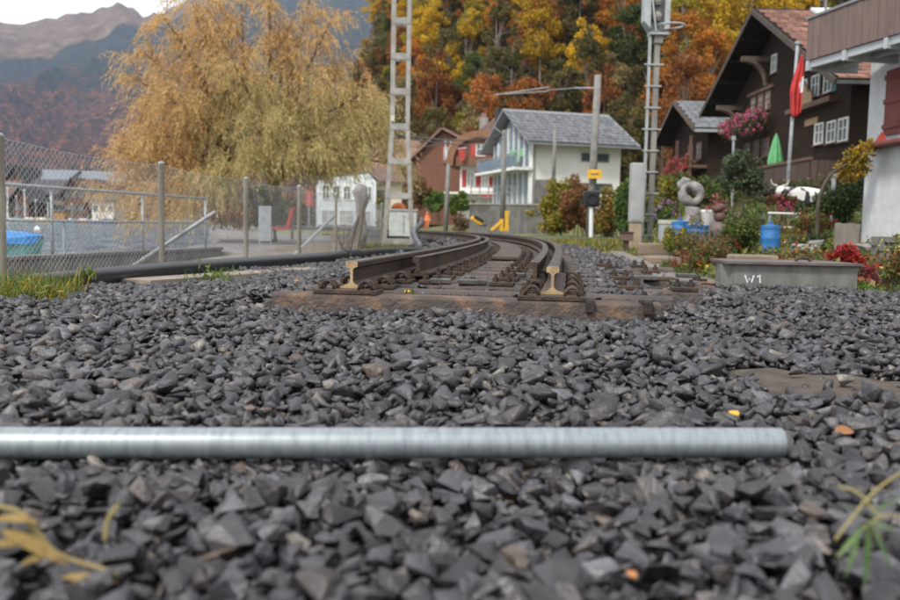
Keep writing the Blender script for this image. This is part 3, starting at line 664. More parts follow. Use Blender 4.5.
# nest box on a post, mooring buoy
nb = thing('nest_box', 'small orange-brown wooden box on a thin post in the lake', 'box', at(64, 252, 15.5))
wood_or = M('orange_wood', (0.38, 0.20, 0.07), (0.24, 0.12, 0.045), 0.7, scale=8, bump=0.3, stretch=(1, 1, 0.3))
c = at(61, 216.5, 15.5); MB().box(c, (0.19, 0.18, 0.18)).build('box_body', wood_or, nb); MB().box(c + Z * 0.105, (0.23, 0.24, 0.025)).build('lid', concdark, nb)
MB().cyl((c.x + 0.05, c.y, -1.6), (c.x + 0.05, c.y, c.z - 0.09), 0.022).build('post', galvdull, nb)
c = at(37.5, 229.5, 62); c.z = LAKE_Z + 0.1
by_ = thing('mooring_buoy', 'white round mooring buoy floating on the lake', 'buoy', c)
whitep = M('white_paint', (0.74, 0.74, 0.72), (0.62, 0.62, 0.60), 0.6, scale=1.5)
MB().lathe([(0.03, -0.2), (0.18, -0.1), (0.23, 0.03), (0.18, 0.14), (0.06, 0.21), (0.03, 0.23)], c, 14).build('float', whitep, by_, smooth=True)
MB().cyl(c + Z * 0.22, c + Z * 0.3, 0.03).build('ring', galvdull, by_)

# ------------------------------------------------------------------ lattice mast
mastm = M('mast_grey', (0.34, 0.33, 0.30), (0.22, 0.21, 0.185), 0.7, 0.2, scale=5, bump=0.15)
rustm2 = M('mast_rusty', (0.24, 0.18, 0.12), (0.15, 0.11, 0.075), 0.75, 0.2, scale=5, bump=0.2)
md = 22.0
lat = thing('lattice_mast', 'tall grey battened steel catenary mast on a concrete foot', 'mast', at(398, 248, md))
bt = at(398, 248, md).z; tp = 9.0
def leg_x(s, z):   # legs spread towards the foot
    u_ = 398.5; wd = 0.19 + max(0, (2.6 - z)) * 0.055
    return at(u_, 225, md).x + s * wd
for s in (-1, 1):
    zs = [bt, 1.0, 2.6, tp]
    for dy in (-0.13, 0.13):
        q = MB()
        for za, zb in zip(zs[:-1], zs[1:]): q.beam((leg_x(s, za), md + dy, za), (leg_x(s, zb), md + dy, zb), 0.10, 0.035, up=Vector((0, 1, 0)))
        q.build('leg', mastm, lat)
for z in (-0.24, 0.9, 1.75, 2.6, 3.45, 4.3, 5.15, 6.0, 6.9, 7.8, 8.6):
    xa, xb = leg_x(-1, z), leg_x(1, z); MB().box(((xa + xb) / 2, md - 0.155, z), (xb - xa + 0.08, 0.012, 0.15)).build('batten', mastm, lat)
    MB().box(((xa + xb) / 2, md + 0.155, z), (xb - xa + 0.08, 0.012, 0.15)).build('batten', mastm, lat)
MB().box((leg_x(-1, 2.7) + 0.02, md - 0.19, 2.78), (0.09, 0.06, 0.14)).build('insulator_bracket', M('cream_ceramic', (0.6, 0.52, 0.42), rough=0.4), lat)
MB().box((leg_x(0, 0), md, bt - 0.04), (1.25, 1.0, 0.14)).build('foot_block', concdark, lat, bevel=0.02)
# grey switch cabinet and the small cream kiosk behind the mast
c = at(403, 236, 25); cb = thing('switch_cabinet', 'low pale grey cabinet standing just behind the lattice mast', 'cabinet', c)
MB().box(c + Z * 0.35, (0.78, 0.4, 0.72)).build('body', M('pale_cabinet', (0.45, 0.47, 0.44), (0.34, 0.36, 0.34), 0.6), cb, bevel=0.02)
MB().box(c + Z * 0.73 + Vector((0, 0, 0)), (0.84, 0.46, 0.05)).build('lid', galvdull, cb, bevel=0.01)
MB().box(c + Vector((0.02, -0.21, 0.35)), (0.03, 0.02, 0.5)).build('door_seam', galvdull, cb)
c = at(398.5, 220, 30); kk = thing('orange_topped_post', 'small cream post box with a rounded orange top behind the lattice mast', 'post box', (c.x, c.y, -0.36))
MB().box((c.x, c.y, 0.15), (0.42, 0.4, 1.0)).build('body', M('cream_box', (0.55, 0.42, 0.28), (0.42, 0.3, 0.18), 0.7), kk, bevel=0.03)
MB().lathe([(0.24, 0), (0.27, 0.05), (0.25, 0.17), (0.16, 0.27), (0.03, 0.31)], (c.x, c.y, 0.62), 16).build('rounded_top', M('orange_cap', (0.5, 0.14, 0.03), (0.35, 0.09, 0.02), 0.6), kk, smooth=True)

# weathered posts with a carved stone between fence and mast
c = at(361, 250, 19); gp = thing('stone_sculpture', 'tall weathered grey stone figure standing in the fence line', 'sculpture', c)
q = MB().tube([c, c + Vector((0.02, 0, 0.45)), c + Vector((-0.03, 0, 0.8)), c + Vector((0.01, 0, 1.05)), c + Vector((-0.05, 0, 1.25)), c + Vector((0.0, 0, 1.42))], [0.1, 0.12, 0.09, 0.15, 0.17, 0.09], 9)
q.build('figure', M('weathered_stone', (0.28, 0.26, 0.24), (0.14, 0.13, 0.12), 0.9, scale=9, bump=1.0, bscale=20), gp, smooth=True)
c = at(356, 252, 17.5)
wp = thing('leaning_post', 'split weathered wooden post leaning beside the grey stone figure', 'post', c)
q = MB().tube([c, c + Vector((0.08, 0, 0.5)), c + Vector((0.13, 0.02, 1.0))], [0.06, 0.055, 0.04], 7); q.build('shaft', barklight, wp)
MB().tube([c + Vector((-0.14, 0, 0)), c + Vector((-0.06, 0, 0.4)), c + Vector((0.05, 0.02, 0.72))], [0.05, 0.045, 0.03], 7).build('prop', barklight, wp)

# red bench seat and grey board below the willow
c = at(284, 239, 26); bn = thing('red_bench', 'bright red seat with grey legs under the willow', 'bench', c)
redp = M('red_paint', (0.45, 0.045, 0.03), (0.3, 0.03, 0.02), 0.5)
MB().box(c + Vector((-0.08, 0, 0.32)), (0.55, 0.5, 0.06)).build('seat', redp, bn); MB().box(c + Vector((0.2, 0.05, 0.62)), (0.08, 0.5, 0.6), R=Matrix.Rotation(0.25, 3, 'Y')).build('backrest', redp, bn)
for dx in (-0.3, 0.22): MB().box(c + Vector((dx, 0, 0.15)), (0.06, 0.42, 0.3)).build('leg', concrete, bn)
c = at(265, 243, 25); bd = thing('notice_board', 'upright grey metal panel standing near the willow trunk', 'panel', c)
MB().box(c + Z * 0.55, (0.36, 0.06, 1.0)).build('panel', M('grey_panel', (0.28, 0.30, 0.31), (0.2, 0.21, 0.22), 0.6), bd, bevel=0.01)
for dx in (-0.16, 0.16): MB().box(c + Vector((dx, 0.04, 0.3)), (0.04, 0.04, 0.7)).build('leg', galvdull, bd)

# ------------------------------------------------------------------ signal mast at the right
sd = 21.0; sb0 = at(646, 252, sd)
sig = thing('signal_mast', 'tall grey steel signal mast with ladder rungs and a lamp housing', 'signal', sb0)
lightsteel = M('signal_grey', (0.38, 0.40, 0.40), (0.27, 0.285, 0.285), 0.6, 0.25, scale=6, bump=0.1)
brownsteel = M('signal_post_brown', (0.25, 0.24, 0.215), (0.16, 0.15, 0.13), 0.7, 0.2, scale=5, bump=0.2, stretch=(1, 1, .3))
for dx, w_ in ((-0.10, 0.055), (0.075, 0.12)):
    MB().box((sb0.x + dx, sd, (sb0.z + 4.75) / 2), (w_, 0.12, 4.75 - sb0.z)).build('column', lightsteel if dx < 0 else brownsteel, sig, bevel=0.008)
z = 0.05; k = 0
while z < 4.5:
    MB().box((sb0.x + 0.0, sd - 0.08, z), (0.46 if k % 3 == 2 else 0.38, 0.02, 0.032)).build('rung', lightsteel, sig); z += 0.5; k += 1
MB().box((sb0.x + 0.02, sd, sb0.z + 0.04), (0.5, 0.4, 0.1)).build('foot_plate', rust, sig)
hc = Vector((sb0.x + 0.04, sd, 4.75))
hp = [(-0.33, 0.28), (-0.12, -0.02), (0.24, -0.02), (0.31, 0.10), (0.31, 1.9), (-0.33, 1.9)]
head = MB().prism([hc + Vector((x, 0.12, z_)) for x, z_ in hp], (0, 0.05, 0)).build('backboard', lightsteel, sig)
MB().prism([hc + Vector((x, -0.16, z_)) for x, z_ in [(-0.33, 0.28), (-0.26, 0.2), (-0.17, 0.1), (-0.17, 1.9), (-0.33, 1.9)]], (0, 0.28, 0)).build('side_housing', lightsteel, sig, bevel=0.01)
MB().prism([hc + Vector((x, -0.10, z_)) for x, z_ in [(0.17, 0.1), (0.29, 0.12), (0.29, 1.9), (0.17, 1.9)]], (0, 0.22, 0)).build('side_housing', lightsteel, sig, bevel=0.01)
for zc in (0.42, 0.78, 1.14, 1.5):
    l = MB().lathe([(0.125, -0.0), (0.135, 0.03), (0.125, 0.10), (0.085, 0.16), (0.03, 0.19)], (0, 0, 0), 16)
    l.v = [tuple(hc + Vector((x - 0.0, 0.09 - z_, zc + y_))) for x, y_, z_ in l.v]; l = l.build('lamp_housing', M('lamp_back', (0.33, 0.31, 0.28), (0.17, 0.155, 0.13), 0.75, scale=14, bump=0.5), sig, smooth=True)
    MB().box(hc + Vector((0, -0.09, zc - 0.10)), (0.12, 0.08, 0.05)).build('cable_gland', concdark, l)
MB().box(hc + Vector((0.05, 0, 0.0)), (0.46, 0.34, 0.05)).build('bracket', lightsteel, sig)
MB().box(hc + Vector((0.05, 0, -0.12)), (0.2, 0.2, 0.2)).build('neck', brownsteel, sig, bevel=0.02)
ring = [hc + Vector((0.02 + 0.62 * (0.5 - 0.5 * math.cos(t)) , -0.30 * math.sin(t) - 0.05, 0.20)) for t in np.linspace(0, 2 * math.pi, 22)]
MB().tube(ring, 0.025, 8).build('guard_ring', lightsteel, sig, smooth=True)
MB().beam(hc + Vector((-0.18, -0.17, 0.95)), hc + Vector((-0.05, -0.2, 0.05)), 0.03, 0.03).build('stay', lightsteel, sig)

# cabinet on pedestal, small grey box, brown box
c = at(634.5, 248, 20.4); cab = thing('trackside_cabinet', 'upright light grey metal cabinet on a beige post beside the signal mast', 'cabinet', c)
zt_ = at(634, 163, 20.4).z; zm = at(634, 222, 20.4).z
cgm = M('cabinet_grey', (0.36, 0.37, 0.36), (0.28, 0.29, 0.285), 0.55, 0.1, scale=3)
ck = MB().box((c.x, c.y, (zt_ + zm) / 2), (0.31, 0.26, zt_ - zm)).build('body', cgm, cab, bevel=0.012)
MB().box((c.x - 0.02, c.y - 0.135, (zt_ + zm) / 2), (0.24, 0.012, zt_ - zm - 0.08)).build('door', cgm, cab, bevel=0.004)
MB().box((c.x, c.y, (zm + c.z) / 2), (0.27, 0.2, zm - c.z)).build('pedestal', M('beige_pedestal', (0.34, 0.27, 0.19), (0.24, 0.19, 0.13), 0.85, scale=4), cab, bevel=0.01)
c = at(667, 243, 19.4); gb = thing('meter_box', 'small two-tone grey meter box beside the signal mast foot', 'utility box', c)
MB().box(c + Z * 0.21, (0.34, 0.28, 0.42)).build('body', M('meter_grey', (0.36, 0.39, 0.41), (0.28, 0.30, 0.32), 0.6), gb, bevel=0.012)
MB().box(c + Z * 0.46, (0.37, 0.31, 0.09)).build('lid', M('meter_cream', (0.5, 0.48, 0.42), rough=0.6), gb, bevel=0.01)
MB().box(c + Vector((0.07, -0.145, 0.18)), (0.15, 0.012, 0.2)).build('plate', M('meter_plate', (0.55, 0.5, 0.4), rough=0.6), gb)
c = at(626, 248, 17.5); bb = thing('brown_junction_box', 'small rusty brown box on a short post by the track verge', 'junction box', c)
MB().box(c + Z * 0.22, (0.24, 0.18, 0.15)).build('body', M('brown_box', (0.16, 0.10, 0.07), (0.09, 0.06, 0.045), 0.7), bb, bevel=0.012)
MB().box(c + Z * 0.31, (0.27, 0.21, 0.03)).build('lid', rust, bb); MB().box(c + Z * 0.06, (0.09, 0.09, 0.2)).build('post', rust, bb)
oldwood = M('old_sleeper_wood', (0.27, 0.20, 0.145), (0.13, 0.095, 0.07), 0.85, scale=6, bump=0.5, stretch=(0.3, 1, 1))
greyplank = M('wet_grey_plank', (0.20, 0.185, 0.16), (0.10, 0.092, 0.08), 0.45, scale=5, bump=0.3, stretch=(1, 0.3, 1))
tag(MB().box(at(657, 249, 15.6), (0.64, 0.24, 0.2), rz=0.06).build('timber_block', oldwood, bevel=0.02), 'squared old brown timber block beside the meter box', 'timber')
tag(MB().box(at(662, 260, 12.2), (0.46, 0.3, 0.09), rz=0.03).build('timber_block', oldwood, bevel=0.015), 'flat low brown timber block in front of the larger one', 'timber')
tag(MB().box(at(752, 263, 8.6), (0.42, 0.3, 0.16)).build('timber_block', oldwood, bevel=0.02), 'brown timber block showing behind the marked steel box', 'timber')
# cable trough: long run and cross piece
ct = thing('cable_trough', 'wet grey cable trough running beside the track and turning to the marked box', 'cable trough', (2.0, 7.0, -0.36))
p0, p1 = Vector((1.83, 7.12, -0.245)), Vector((2.98, 15.8, -0.245))
for i in range(9):
    a, b_ = p0.lerp(p1, i / 9 + 0.0015), p0.lerp(p1, (i + 1) / 9 - 0.0015); MB().beam(a + Z * 0.004 * (i % 2), b_, 0.27, 0.07).build('cover', greyplank, ct, bevel=0.006)
MB().beam((1.42, 6.98, -0.25), (2.32, 6.98, -0.25), 0.3, 0.075).build('cross_cover', greyplank, ct, bevel=0.006)
MB().beam((1.40, 6.84, -0.31), (2.34, 6.84, -0.31), 0.05, 0.12).build('cross_side', oldwood, ct, bevel=0.005)
MB().box((1.95, 6.93, -0.19), (0.05, 0.06, 0.06)).box((1.99, 6.93, -0.2), (0.08, 0.05, 0.03)).build('bracket', rust, ct)
MB().beam((2.35, 16.2, -0.26), (2.72, 13.2, -0.26), 0.16, 0.1).build('edge_board', oldwood, ct)

# ------------------------------------------------------------------ steel box marked W1
bx0, bx1, yb = at(733, 290, 6.75).x, at(857, 290, 6.75).x, 6.75
w1 = thing('marked_steel_box', 'low grey steel trackside box with W1 chalked in white on its side', 'steel box', ((bx0 + bx1) / 2, yb, -0.28))
boxm = M('box_zinc', (0.23, 0.235, 0.225), (0.10, 0.095, 0.085), 0.6, 0.25, scale=9, bump=0.2, c3=(0.18, 0.175, 0.16), stretch=(1, 1, 0.25), contrast=0.8)
zt_ = at(790, 265, yb).z
MB().box(((bx0 + bx1) / 2, yb + 0.24, (zt_ - 0.30) / 2 - 0.0), (bx1 - bx0, 0.48, zt_ + 0.30)).build('body', boxm, w1, bevel=0.006)
MB().prism([(bx0 - 0.085, yb - 0.05, zt_ + 0.002), (bx1 + 0.02, yb - 0.05, zt_ + 0.002), (bx1 - 0.05, yb + 0.55, zt_ + 0.002), (bx0 - 0.03, yb + 0.55, zt_ + 0.002)], (0, 0, 0.02)).build('lid', M('lid_brown_grey', (0.15, 0.125, 0.115), (0.09, 0.075, 0.07), 0.5, 0.2, scale=6, bump=0.2), w1)
MB().prism([(bx0 - 0.075, yb + 0.1, -0.3), (bx0 - 0.0, yb - 0.004, -0.3), (bx0 - 0.0, yb - 0.004, zt_ - 0.004), (bx0 - 0.075, yb + 0.1, zt_ - 0.004)], (0.06, 0.3, 0)).build('end_plate', boxm, w1)
for x in np.arange(bx0 + 0.03, bx1, 0.045): pass
hnd = MB().tube(smooth_path([(bx0 + 0.55, yb + 0.2, zt_ + 0.02), (bx0 + 0.57, yb + 0.2, zt_ + 0.045), (bx0 + 0.64, yb + 0.2, zt_ + 0.05), (bx0 + 0.67, yb + 0.2, zt_ + 0.02)]), 0.012, 6).build('lid_handle', rust, w1)
chalk = M('chalk_white', (0.8, 0.81, 0.83), (0.62, 0.63, 0.65), 0.9, scale=60)
def stroke(pts, name):
    mb = MB()
    P = [at(u, v, yb) for u, v in pts]; P = [Vector((p.x, yb - 0.003, p.z)) for p in P]
    mb.tube(P, 0.006, 6); return mb.build(name, chalk, w1)
stroke([(744.8, 275.2), (747.2, 282.6), (749.2, 278.4), (751.3, 282.8), (753.8, 275.4)], 'letter')
stroke([(757.0, 277.2), (759.6, 275.0), (760.0, 283.0)], 'digit')
co = MB().tube(smooth_path([(1.05, 4.95, -0.225), (1.3, 5.5, -0.20), (1.62, 6.1, -0.19), (1.95, 6.6, -0.2), (2.2, 6.72, -0.26)]), 0.011, 8).build('copper_cable', M('orange_cable', (0.32, 0.12, 0.06), (0.2, 0.08, 0.045), 0.5), smooth=True)
tag(co, 'thin orange-brown cable lying on the stones before the marked box', 'cable')

# ------------------------------------------------------------------ poles and wires along the line
polem = M('pole_concrete', (0.21, 0.20, 0.185), (0.14, 0.135, 0.125), 0.85, scale=4, bump=0.2)
def pole(u0, v0, u1, v1, d, r0, r1, label, name='utility_pole'):
    b_, t_ = at(u0, v0, d), at(u1, v1, d); th = thing(name, label, 'pole', b_)
    MB().cyl(b_ - Z * 0.4, t_, r0, r1, 10).build('shaft', polem, th, smooth=True); return th, b_, t_
pl, pb_, pt_ = pole(589.5, 240, 598, 75, 44, 0.22, 0.17, 'tall grey catenary pole with a yellow sign and black signal in front', 'catenary_pole')
for u0, v0, u1, v1 in ((598, 88, 575, 88), ):
    MB().cyl(at(u0, v0, 44), at(u1, v1, 44), 0.045, n=8).build('bracket_arm', galvdull, pl)
MB().cyl(at(575, 88, 44), at(547, 90, 44), 0.02, n=6).build('insulator_rod', galvdull, pl)
MB().cyl(at(549, 87, 44), at(494, 95, 44), 0.03, n=8).build('cantilever_tube', galvdull, pl); MB().cyl(at(549, 91, 44), at(505, 94, 44), 0.026, n=8).build('steady_tube', galvdull, pl)
yl = M('sign_yellow', (0.75, 0.42, 0.02), (0.6, 0.32, 0.015), 0.5)
pc = at(594.5, 174, 43.6); MB().box(pc, (0.7, 0.04, 0.44)).build('yellow_sign', yl, pl); MB().box(pc + Vector((0, -0.024, 0)), (0.4, 0.01, 0.08)).build('sign_mark', concdark, pl)
c = at(591, 243, 40); sg = thing('ground_signal', 'black square track signal on a slim white post before the grey pole', 'signal', c)
ht = at(591.5, 200, 40); MB().cyl(c - Z * 0.2, ht, 0.11, 0.09, 10).build('post', whitep, sg)
blackm = M('black_housing', (0.012, 0.012, 0.013), rough=0.5)
hb = MB().box(ht + Vector((0, 0, 0.05)), (0.72, 0.3, 0.72)).build('housing', blackm, sg, bevel=0.05)
l = MB().lathe([(0.26, 0), (0.26, 0.12), (0.22, 0.12), (0.2, 0.03), (0.02, 0.03)], (0, 0, 0), 18); l.v = [tuple(ht + Vector((x, -0.15 - z_, 0.05 + y_))) for x, y_, z_ in l.v]; l.build('lens_hood', M('lens_dark', (0.03, 0.03, 0.032), rough=0.2), sg)
MB().box(ht + Vector((-0.45, 0, -0.05)), (0.18, 0.1, 0.2)).build('side_bracket', blackm, sg)
pole(553, 188, 555.5, 124, 57, 0.13, 0.12, 'slim grey pole before the white wall of the slate-roofed house')
p3, _, p3t = pole(502.5, 222, 504.5, 130, 50, 0.16, 0.13, 'slim pole in front of the glass gable of the white house')
MB().cyl(at(504.4, 135, 50), at(494, 127, 50), 0.03, n=6).build('arm', galvdull, p3)
pole(445.5, 230, 448.5, 164, 62, 0.17, 0.15, 'grey pole standing beside the green hedge')
wr = thing('overhead_wires', 'thin overhead wires strung across the track before the brown house', 'wires', at(400, 137, 60))
mb = lambda a, b_, r: MB().tube([a.lerp(b_, t) - Z * (0.25 * math.sin(math.pi * t)) for t in np.linspace(0, 1, 12)], r, 5)
wm_ = M('wire_dark', (0.12, 0.12, 0.12), rough=0.6)
mb(at(398, 135, 22), at(504, 133, 50), 0.025).build('wire', wm_, wr); mb(at(398, 137, 22.2), at(504, 139, 50), 0.02).build('wire', wm_, wr)
mb(at(400, 146, 60), at(455, 139, 62), 0.03).build('wire', wm_, wr)

# yellow buffer frame and a small dark yellow object by the wall
c = at(502, 231, 48); yb_ = thing('yellow_barrier', 'bright yellow angled metal barrier standing by the retaining wall', 'barrier', c)
ym = M('yellow_paint', (0.72, 0.40, 0.02), (0.55, 0.3, 0.02), 0.5)
for u0, v0, u1, v1 in ((501.5, 231, 501.5, 219), (506.5, 231, 506.8, 211)): MB().beam(at(u0, v0, 48), at(u1, v1, 48), 0.2, 0.16, up=Vector((0, 1, 0))).build('upright', ym, yb_)
MB().beam(at(491, 230, 47.8), at(502, 221, 48), 0.16, 0.14, up=Vector((0, 1, 0))).build('brace', ym, yb_); MB().beam(at(497, 229, 48.05), at(509, 229.5, 48.05), 0.12, 0.14, up=Vector((0, 1, 0))).build('foot', ym, yb_)
MB().beam(at(506.5, 212, 48.1), at(509.8, 212, 48.1), 0.12, 0.2, up=Vector((0, 1, 0))).build('hook', ym, yb_)
c = at(477, 226, 52); kb = thing('wheelbarrow', 'small yellow and black wheelbarrow tipped against the wall', 'wheelbarrow', c)
R = Matrix.Rotation(0.5, 3, 'Y')
MB().box(c + Z * 0.3, (0.85, 0.45, 0.26), R=R).build('tub', ym, kb, bevel=0.08); MB().box(c + Vector((0.1, -0.1, 0.42)), (0.65, 0.42, 0.2), R=R).build('load', blackm, kb, bevel=0.05)
MB().lathe([(0.2, -0.05), (0.22, 0), (0.2, 0.05)], c + Vector((0.38, -0.1, 0.05)), 12).build('wheel', blackm, kb)

# ------------------------------------------------------------------ railway worker
def skin_obj(name, pts, edges, radii, mat, parent, sub=2):
    me = bpy.data.meshes.new(name); me.from_pydata(pts, edges, []); me.update()
    o = bpy.data.objects.new(name, me); COL.objects.link(o); me.materials.append(mat)
    m = o.modifiers.new('skin', 'SKIN'); m.use_smooth_shade = True; me.skin_vertices.new(name='') if not me.skin_vertices else None
    for i, r in enumerate(radii):
        r2 = r if isinstance(r, tuple) else (r, r); me.skin_vertices[0].data[i].radius = r2
    me.skin_vertices[0].data[0].use_root = True
    s = o.modifiers.new('sub', 'SUBSURF'); s.levels = s.render_levels = sub
    if parent is not None: hang(o, parent)
    return o
c = at(427, 229.5, 92)
ps = thing('person', 'railway worker in orange high-visibility clothes walking on the far track', 'person', c)
hi = bpy.data.materials.new('orange_workwear'); hi.use_nodes = True
_n = hi.node_tree.nodes; _l = hi.node_tree.links; g = _n.new('ShaderNodeTexCoord'); sx = _n.new('ShaderNodeSeparateXYZ'); r = _n.new('ShaderNodeValToRGB'); mr = _n.new('ShaderNodeMapRange')
mr.inputs[2].default_value = 1.8; _l.new(g.outputs['Object'], sx.inputs[0]); _l.new(sx.outputs['Z'], mr.inputs[0]); _l.new(mr.outputs[0], r.inputs[0]); _l.new(r.outputs[0], _n['Principled BSDF'].inputs['Base Color'])
r.color_ramp.interpolation = 'CONSTANT'; e = r.color_ramp.elements
org, refl, skn = (0.78, 0.16, 0.02, 1), (0.55, 0.55, 0.5, 1), (0.5, 0.3, 0.22, 1)
e[0].position = 0; e[0].color = (0.03, 0.025, 0.02, 1); e[1].position = 0.06; e[1].color = org
for p_, c_ in ((0.17, refl), (0.2, org), (0.25, refl), (0.28, org), (0.52, (0.05, 0.05, 0.06, 1)), (0.545, refl), (0.60, org), (0.83, skn)): q = e.new(p_); q.color = c_
P = [(0, 0, 0.95), (0, 0, 1.2), (0, 0, 1.42), (0, 0, 1.53), (0, -0.02, 1.66), (0.1, 0, 0.88), (0.11, -0.06, 0.5), (0.11, 0.02, 0.1), (0.11, -0.1, 0.03), (-0.1, 0, 0.88), (-0.11, 0.1, 0.5), (-0.11, 0.2, 0.12), (-0.11, 0.1, 0.04), (0.2, 0, 1.4), (0.27, 0.02, 1.13), (0.27, -0.06, 0.9), (0.27, -0.08, 0.8), (-0.2, 0, 1.4), (-0.27, 0.0, 1.13), (-0.26, -0.1, 0.9), (-0.26, -0.13, 0.8)]
E = [(0, 1), (1, 2), (2, 3), (3, 4), (0, 5), (5, 6), (6, 7), (7, 8), (0, 9), (9, 10), (10, 11), (11, 12), (2, 13), (13, 14), (14, 15), (15, 16), (2, 17), (17, 18), (18, 19), (19, 20)]
Rr = [(0.17, 0.13), (0.18, 0.13), (0.17, 0.12), 0.06, (0.085, 0.1), 0.11, 0.085, 0.065, 0.05, 0.11, 0.085, 0.065, 0.05, 0.08, 0.065, 0.055, 0.045, 0.08, 0.065, 0.055, 0.045]
pb = skin_obj('body', P, E, Rr, hi, None); pb.parent = ps
MB().lathe([(0.145, 0), (0.125, 0.02), (0.12, 0.08), (0.08, 0.14), (0.02, 0.16)], c + Vector((0, -0.02, 1.68)), 14).build('helmet', M('helmet_orange', (0.8, 0.2, 0.03), rough=0.4), ps, smooth=True)
mc = at(424, 230.5, 90); cn = thing('traffic_cone', 'tiny red marker cone on the far track beside the worker', 'cone', mc)
MB().lathe([(0.2, 0), (0.17, 0.03), (0.05, 0.55), (0.03, 0.56)], mc, 12).build('cone_body', redp, cn); MB().box(mc + Z * 0.02, (0.45, 0.45, 0.04)).build('foot', blackm, cn)
# ------------------------------------------------------------------ buildings
white_wall = M('white_render', (0.74, 0.73, 0.69), (0.66, 0.65, 0.61), 0.9, scale=0.8, bump=0.1)
blue_white = M('cool_white_render', (0.66, 0.70, 0.73), (0.56, 0.6, 0.63), 0.9, scale=0.8)
cream_wall = M('cream_render', (0.68, 0.63, 0.50), (0.58, 0.53, 0.42), 0.9, scale=0.8)
darkwood = M('dark_chalet_wood', (0.036, 0.021, 0.014), (0.014, 0.010, 0.008), 0.85, spec=0.15, scale=3, bump=0.6, bscale=8, stretch=(1, 1, 5))
soffitwood = M('dark_soffit_wood', (0.024, 0.019, 0.017), (0.012, 0.01, 0.009), 0.85, spec=0.15, scale=3, bump=0.4)
midwood = M('brown_balcony_wood', (0.085, 0.05, 0.038), (0.05, 0.03, 0.024), 0.75, scale=3, bump=0.3, stretch=(3, 3, 0.4), rand=0.12)
framewood = M('brown_window_wood', (0.13, 0.07, 0.045), (0.09, 0.048, 0.03), 0.7, scale=4)
bargem = M('bargeboard_wood', (0.07, 0.052, 0.042), (0.04, 0.03, 0.025), 0.8, scale=3)
bracketwood = M('bracket_wood', (0.12, 0.085, 0.06), (0.07, 0.05, 0.038), 0.8, scale=3)
shingle = M('red_brown_shingle', (0.17, 0.072, 0.042), (0.105, 0.045, 0.028), 0.85, scale=2.5, bump=0.8, bscale=6, stretch=(1, 1, 4))
tilered = M('red_clay_tile', (0.24, 0.12, 0.09), (0.13, 0.07, 0.055), 0.8, scale=1.6, bump=0.3, c3=(0.19, 0.105, 0.08))
tiled = M('loose_clay_tile', (0.26, 0.125, 0.09), (0.15, 0.08, 0.065), 0.8, scale=1.6, vcol=True)
slated = M('loose_slate', (0.19, 0.20, 0.215), (0.12, 0.125, 0.135), 0.6, scale=1.8, vcol=True)
tilebrown = M('brown_tile', (0.15, 0.09, 0.07), (0.09, 0.055, 0.045), 0.85, scale=2, bump=0.5)
slate = M('slate_grey', (0.175, 0.185, 0.20), (0.10, 0.105, 0.115), 0.6, scale=1.8, bump=0.2)
slatelight = M('pale_slate', (0.22, 0.225, 0.235), (0.15, 0.155, 0.16), 0.7, scale=2, bump=0.2)
metalroof = M('blue_grey_sheet_roof', (0.19, 0.215, 0.25), (0.15, 0.17, 0.2), 0.5, 0.2, scale=1)
darkroof = M('charcoal_roof', (0.06, 0.06, 0.062), (0.04, 0.04, 0.042), 0.8, scale=2)
frame_w = M('white_frame', (0.72, 0.72, 0.69), rough=0.5)
trimgrey = M('grey_trim', (0.22, 0.225, 0.23), (0.17, 0.175, 0.18), 0.5, 0.2)
redsh = M('red_shutter', (0.42, 0.05, 0.035), (0.32, 0.04, 0.03), 0.6, scale=3)
oldred = M('old_red_shutter', (0.20, 0.055, 0.045), (0.13, 0.035, 0.03), 0.7, scale=6, bump=0.3)
teal = M('teal_shutter', (0.05, 0.14, 0.13), (0.035, 0.1, 0.095), 0.7)
glass = M('window_glass', (0.10, 0.125, 0.14), (0.05, 0.065, 0.075), 0.08, scale=1.2, spec=0.8)
glassblue = M('facade_glass', (0.22, 0.30, 0.36), (0.10, 0.15, 0.19), 0.06, scale=0.5, spec=0.9)
curtain = M('curtain_glass', (0.42, 0.42, 0.40), (0.25, 0.26, 0.26), 0.25, scale=1.5)

def window(par, O, u, n, s, z, w_, h_, fm=frame_w, gm=glass, cross=True, shut=None, sill=None, fw=0.08, open_=0.0):
    """a window on the wall plane through O (u along the wall, n outwards), lower left corner (s, z)"""
    f = MB()
    f.ob(O, u, n, s, s + fw, z, z + h_, 0.0, 0.07).ob(O, u, n, s + w_ - fw, s + w_, z, z + h_, 0.0, 0.07)
    f.ob(O, u, n, s + fw, s + w_ - fw, z, z + fw, 0.0, 0.068).ob(O, u, n, s + fw, s + w_ - fw, z + h_ - fw, z + h_, 0.0, 0.068)
    if cross:
        f.ob(O, u, n, s + w_ / 2 - fw * 0.4, s + w_ / 2 + fw * 0.4, z + fw, z + h_ - fw, 0.0, 0.055)
        f.ob(O, u, n, s + fw, s + w_ / 2 - fw * 0.4, z + h_ * 0.55, z + h_ * 0.55 + fw * 0.55, 0.0, 0.05).ob(O, u, n, s + w_ / 2 + fw * 0.4, s + w_ - fw, z + h_ * 0.55, z + h_ * 0.55 + fw * 0.55, 0.0, 0.05)
    win = f.build('window', fm, par)
    MB().ob(O, u, n, s + fw * 0.5, s + w_ - fw * 0.5, z + fw * 0.5, z + h_ - fw * 0.5, 0.002, 0.022).build('pane', gm, win)
    if sill: MB().ob(O, u, n, s - 0.06, s + w_ + 0.06, z - 0.07, z - 0.003, 0.0, 0.14).build('sill', sill, win)
    if shut:
        for a, b_ in ((s - w_ * 0.5 - 0.02, s - 0.02), (s + w_ + 0.02, s + w_ * 1.5 + 0.02)): MB().ob(O, u, n, a, b_, z - 0.02, z + h_ + 0.02, 0.003, 0.05).build('shutter', shut, win)
    return win
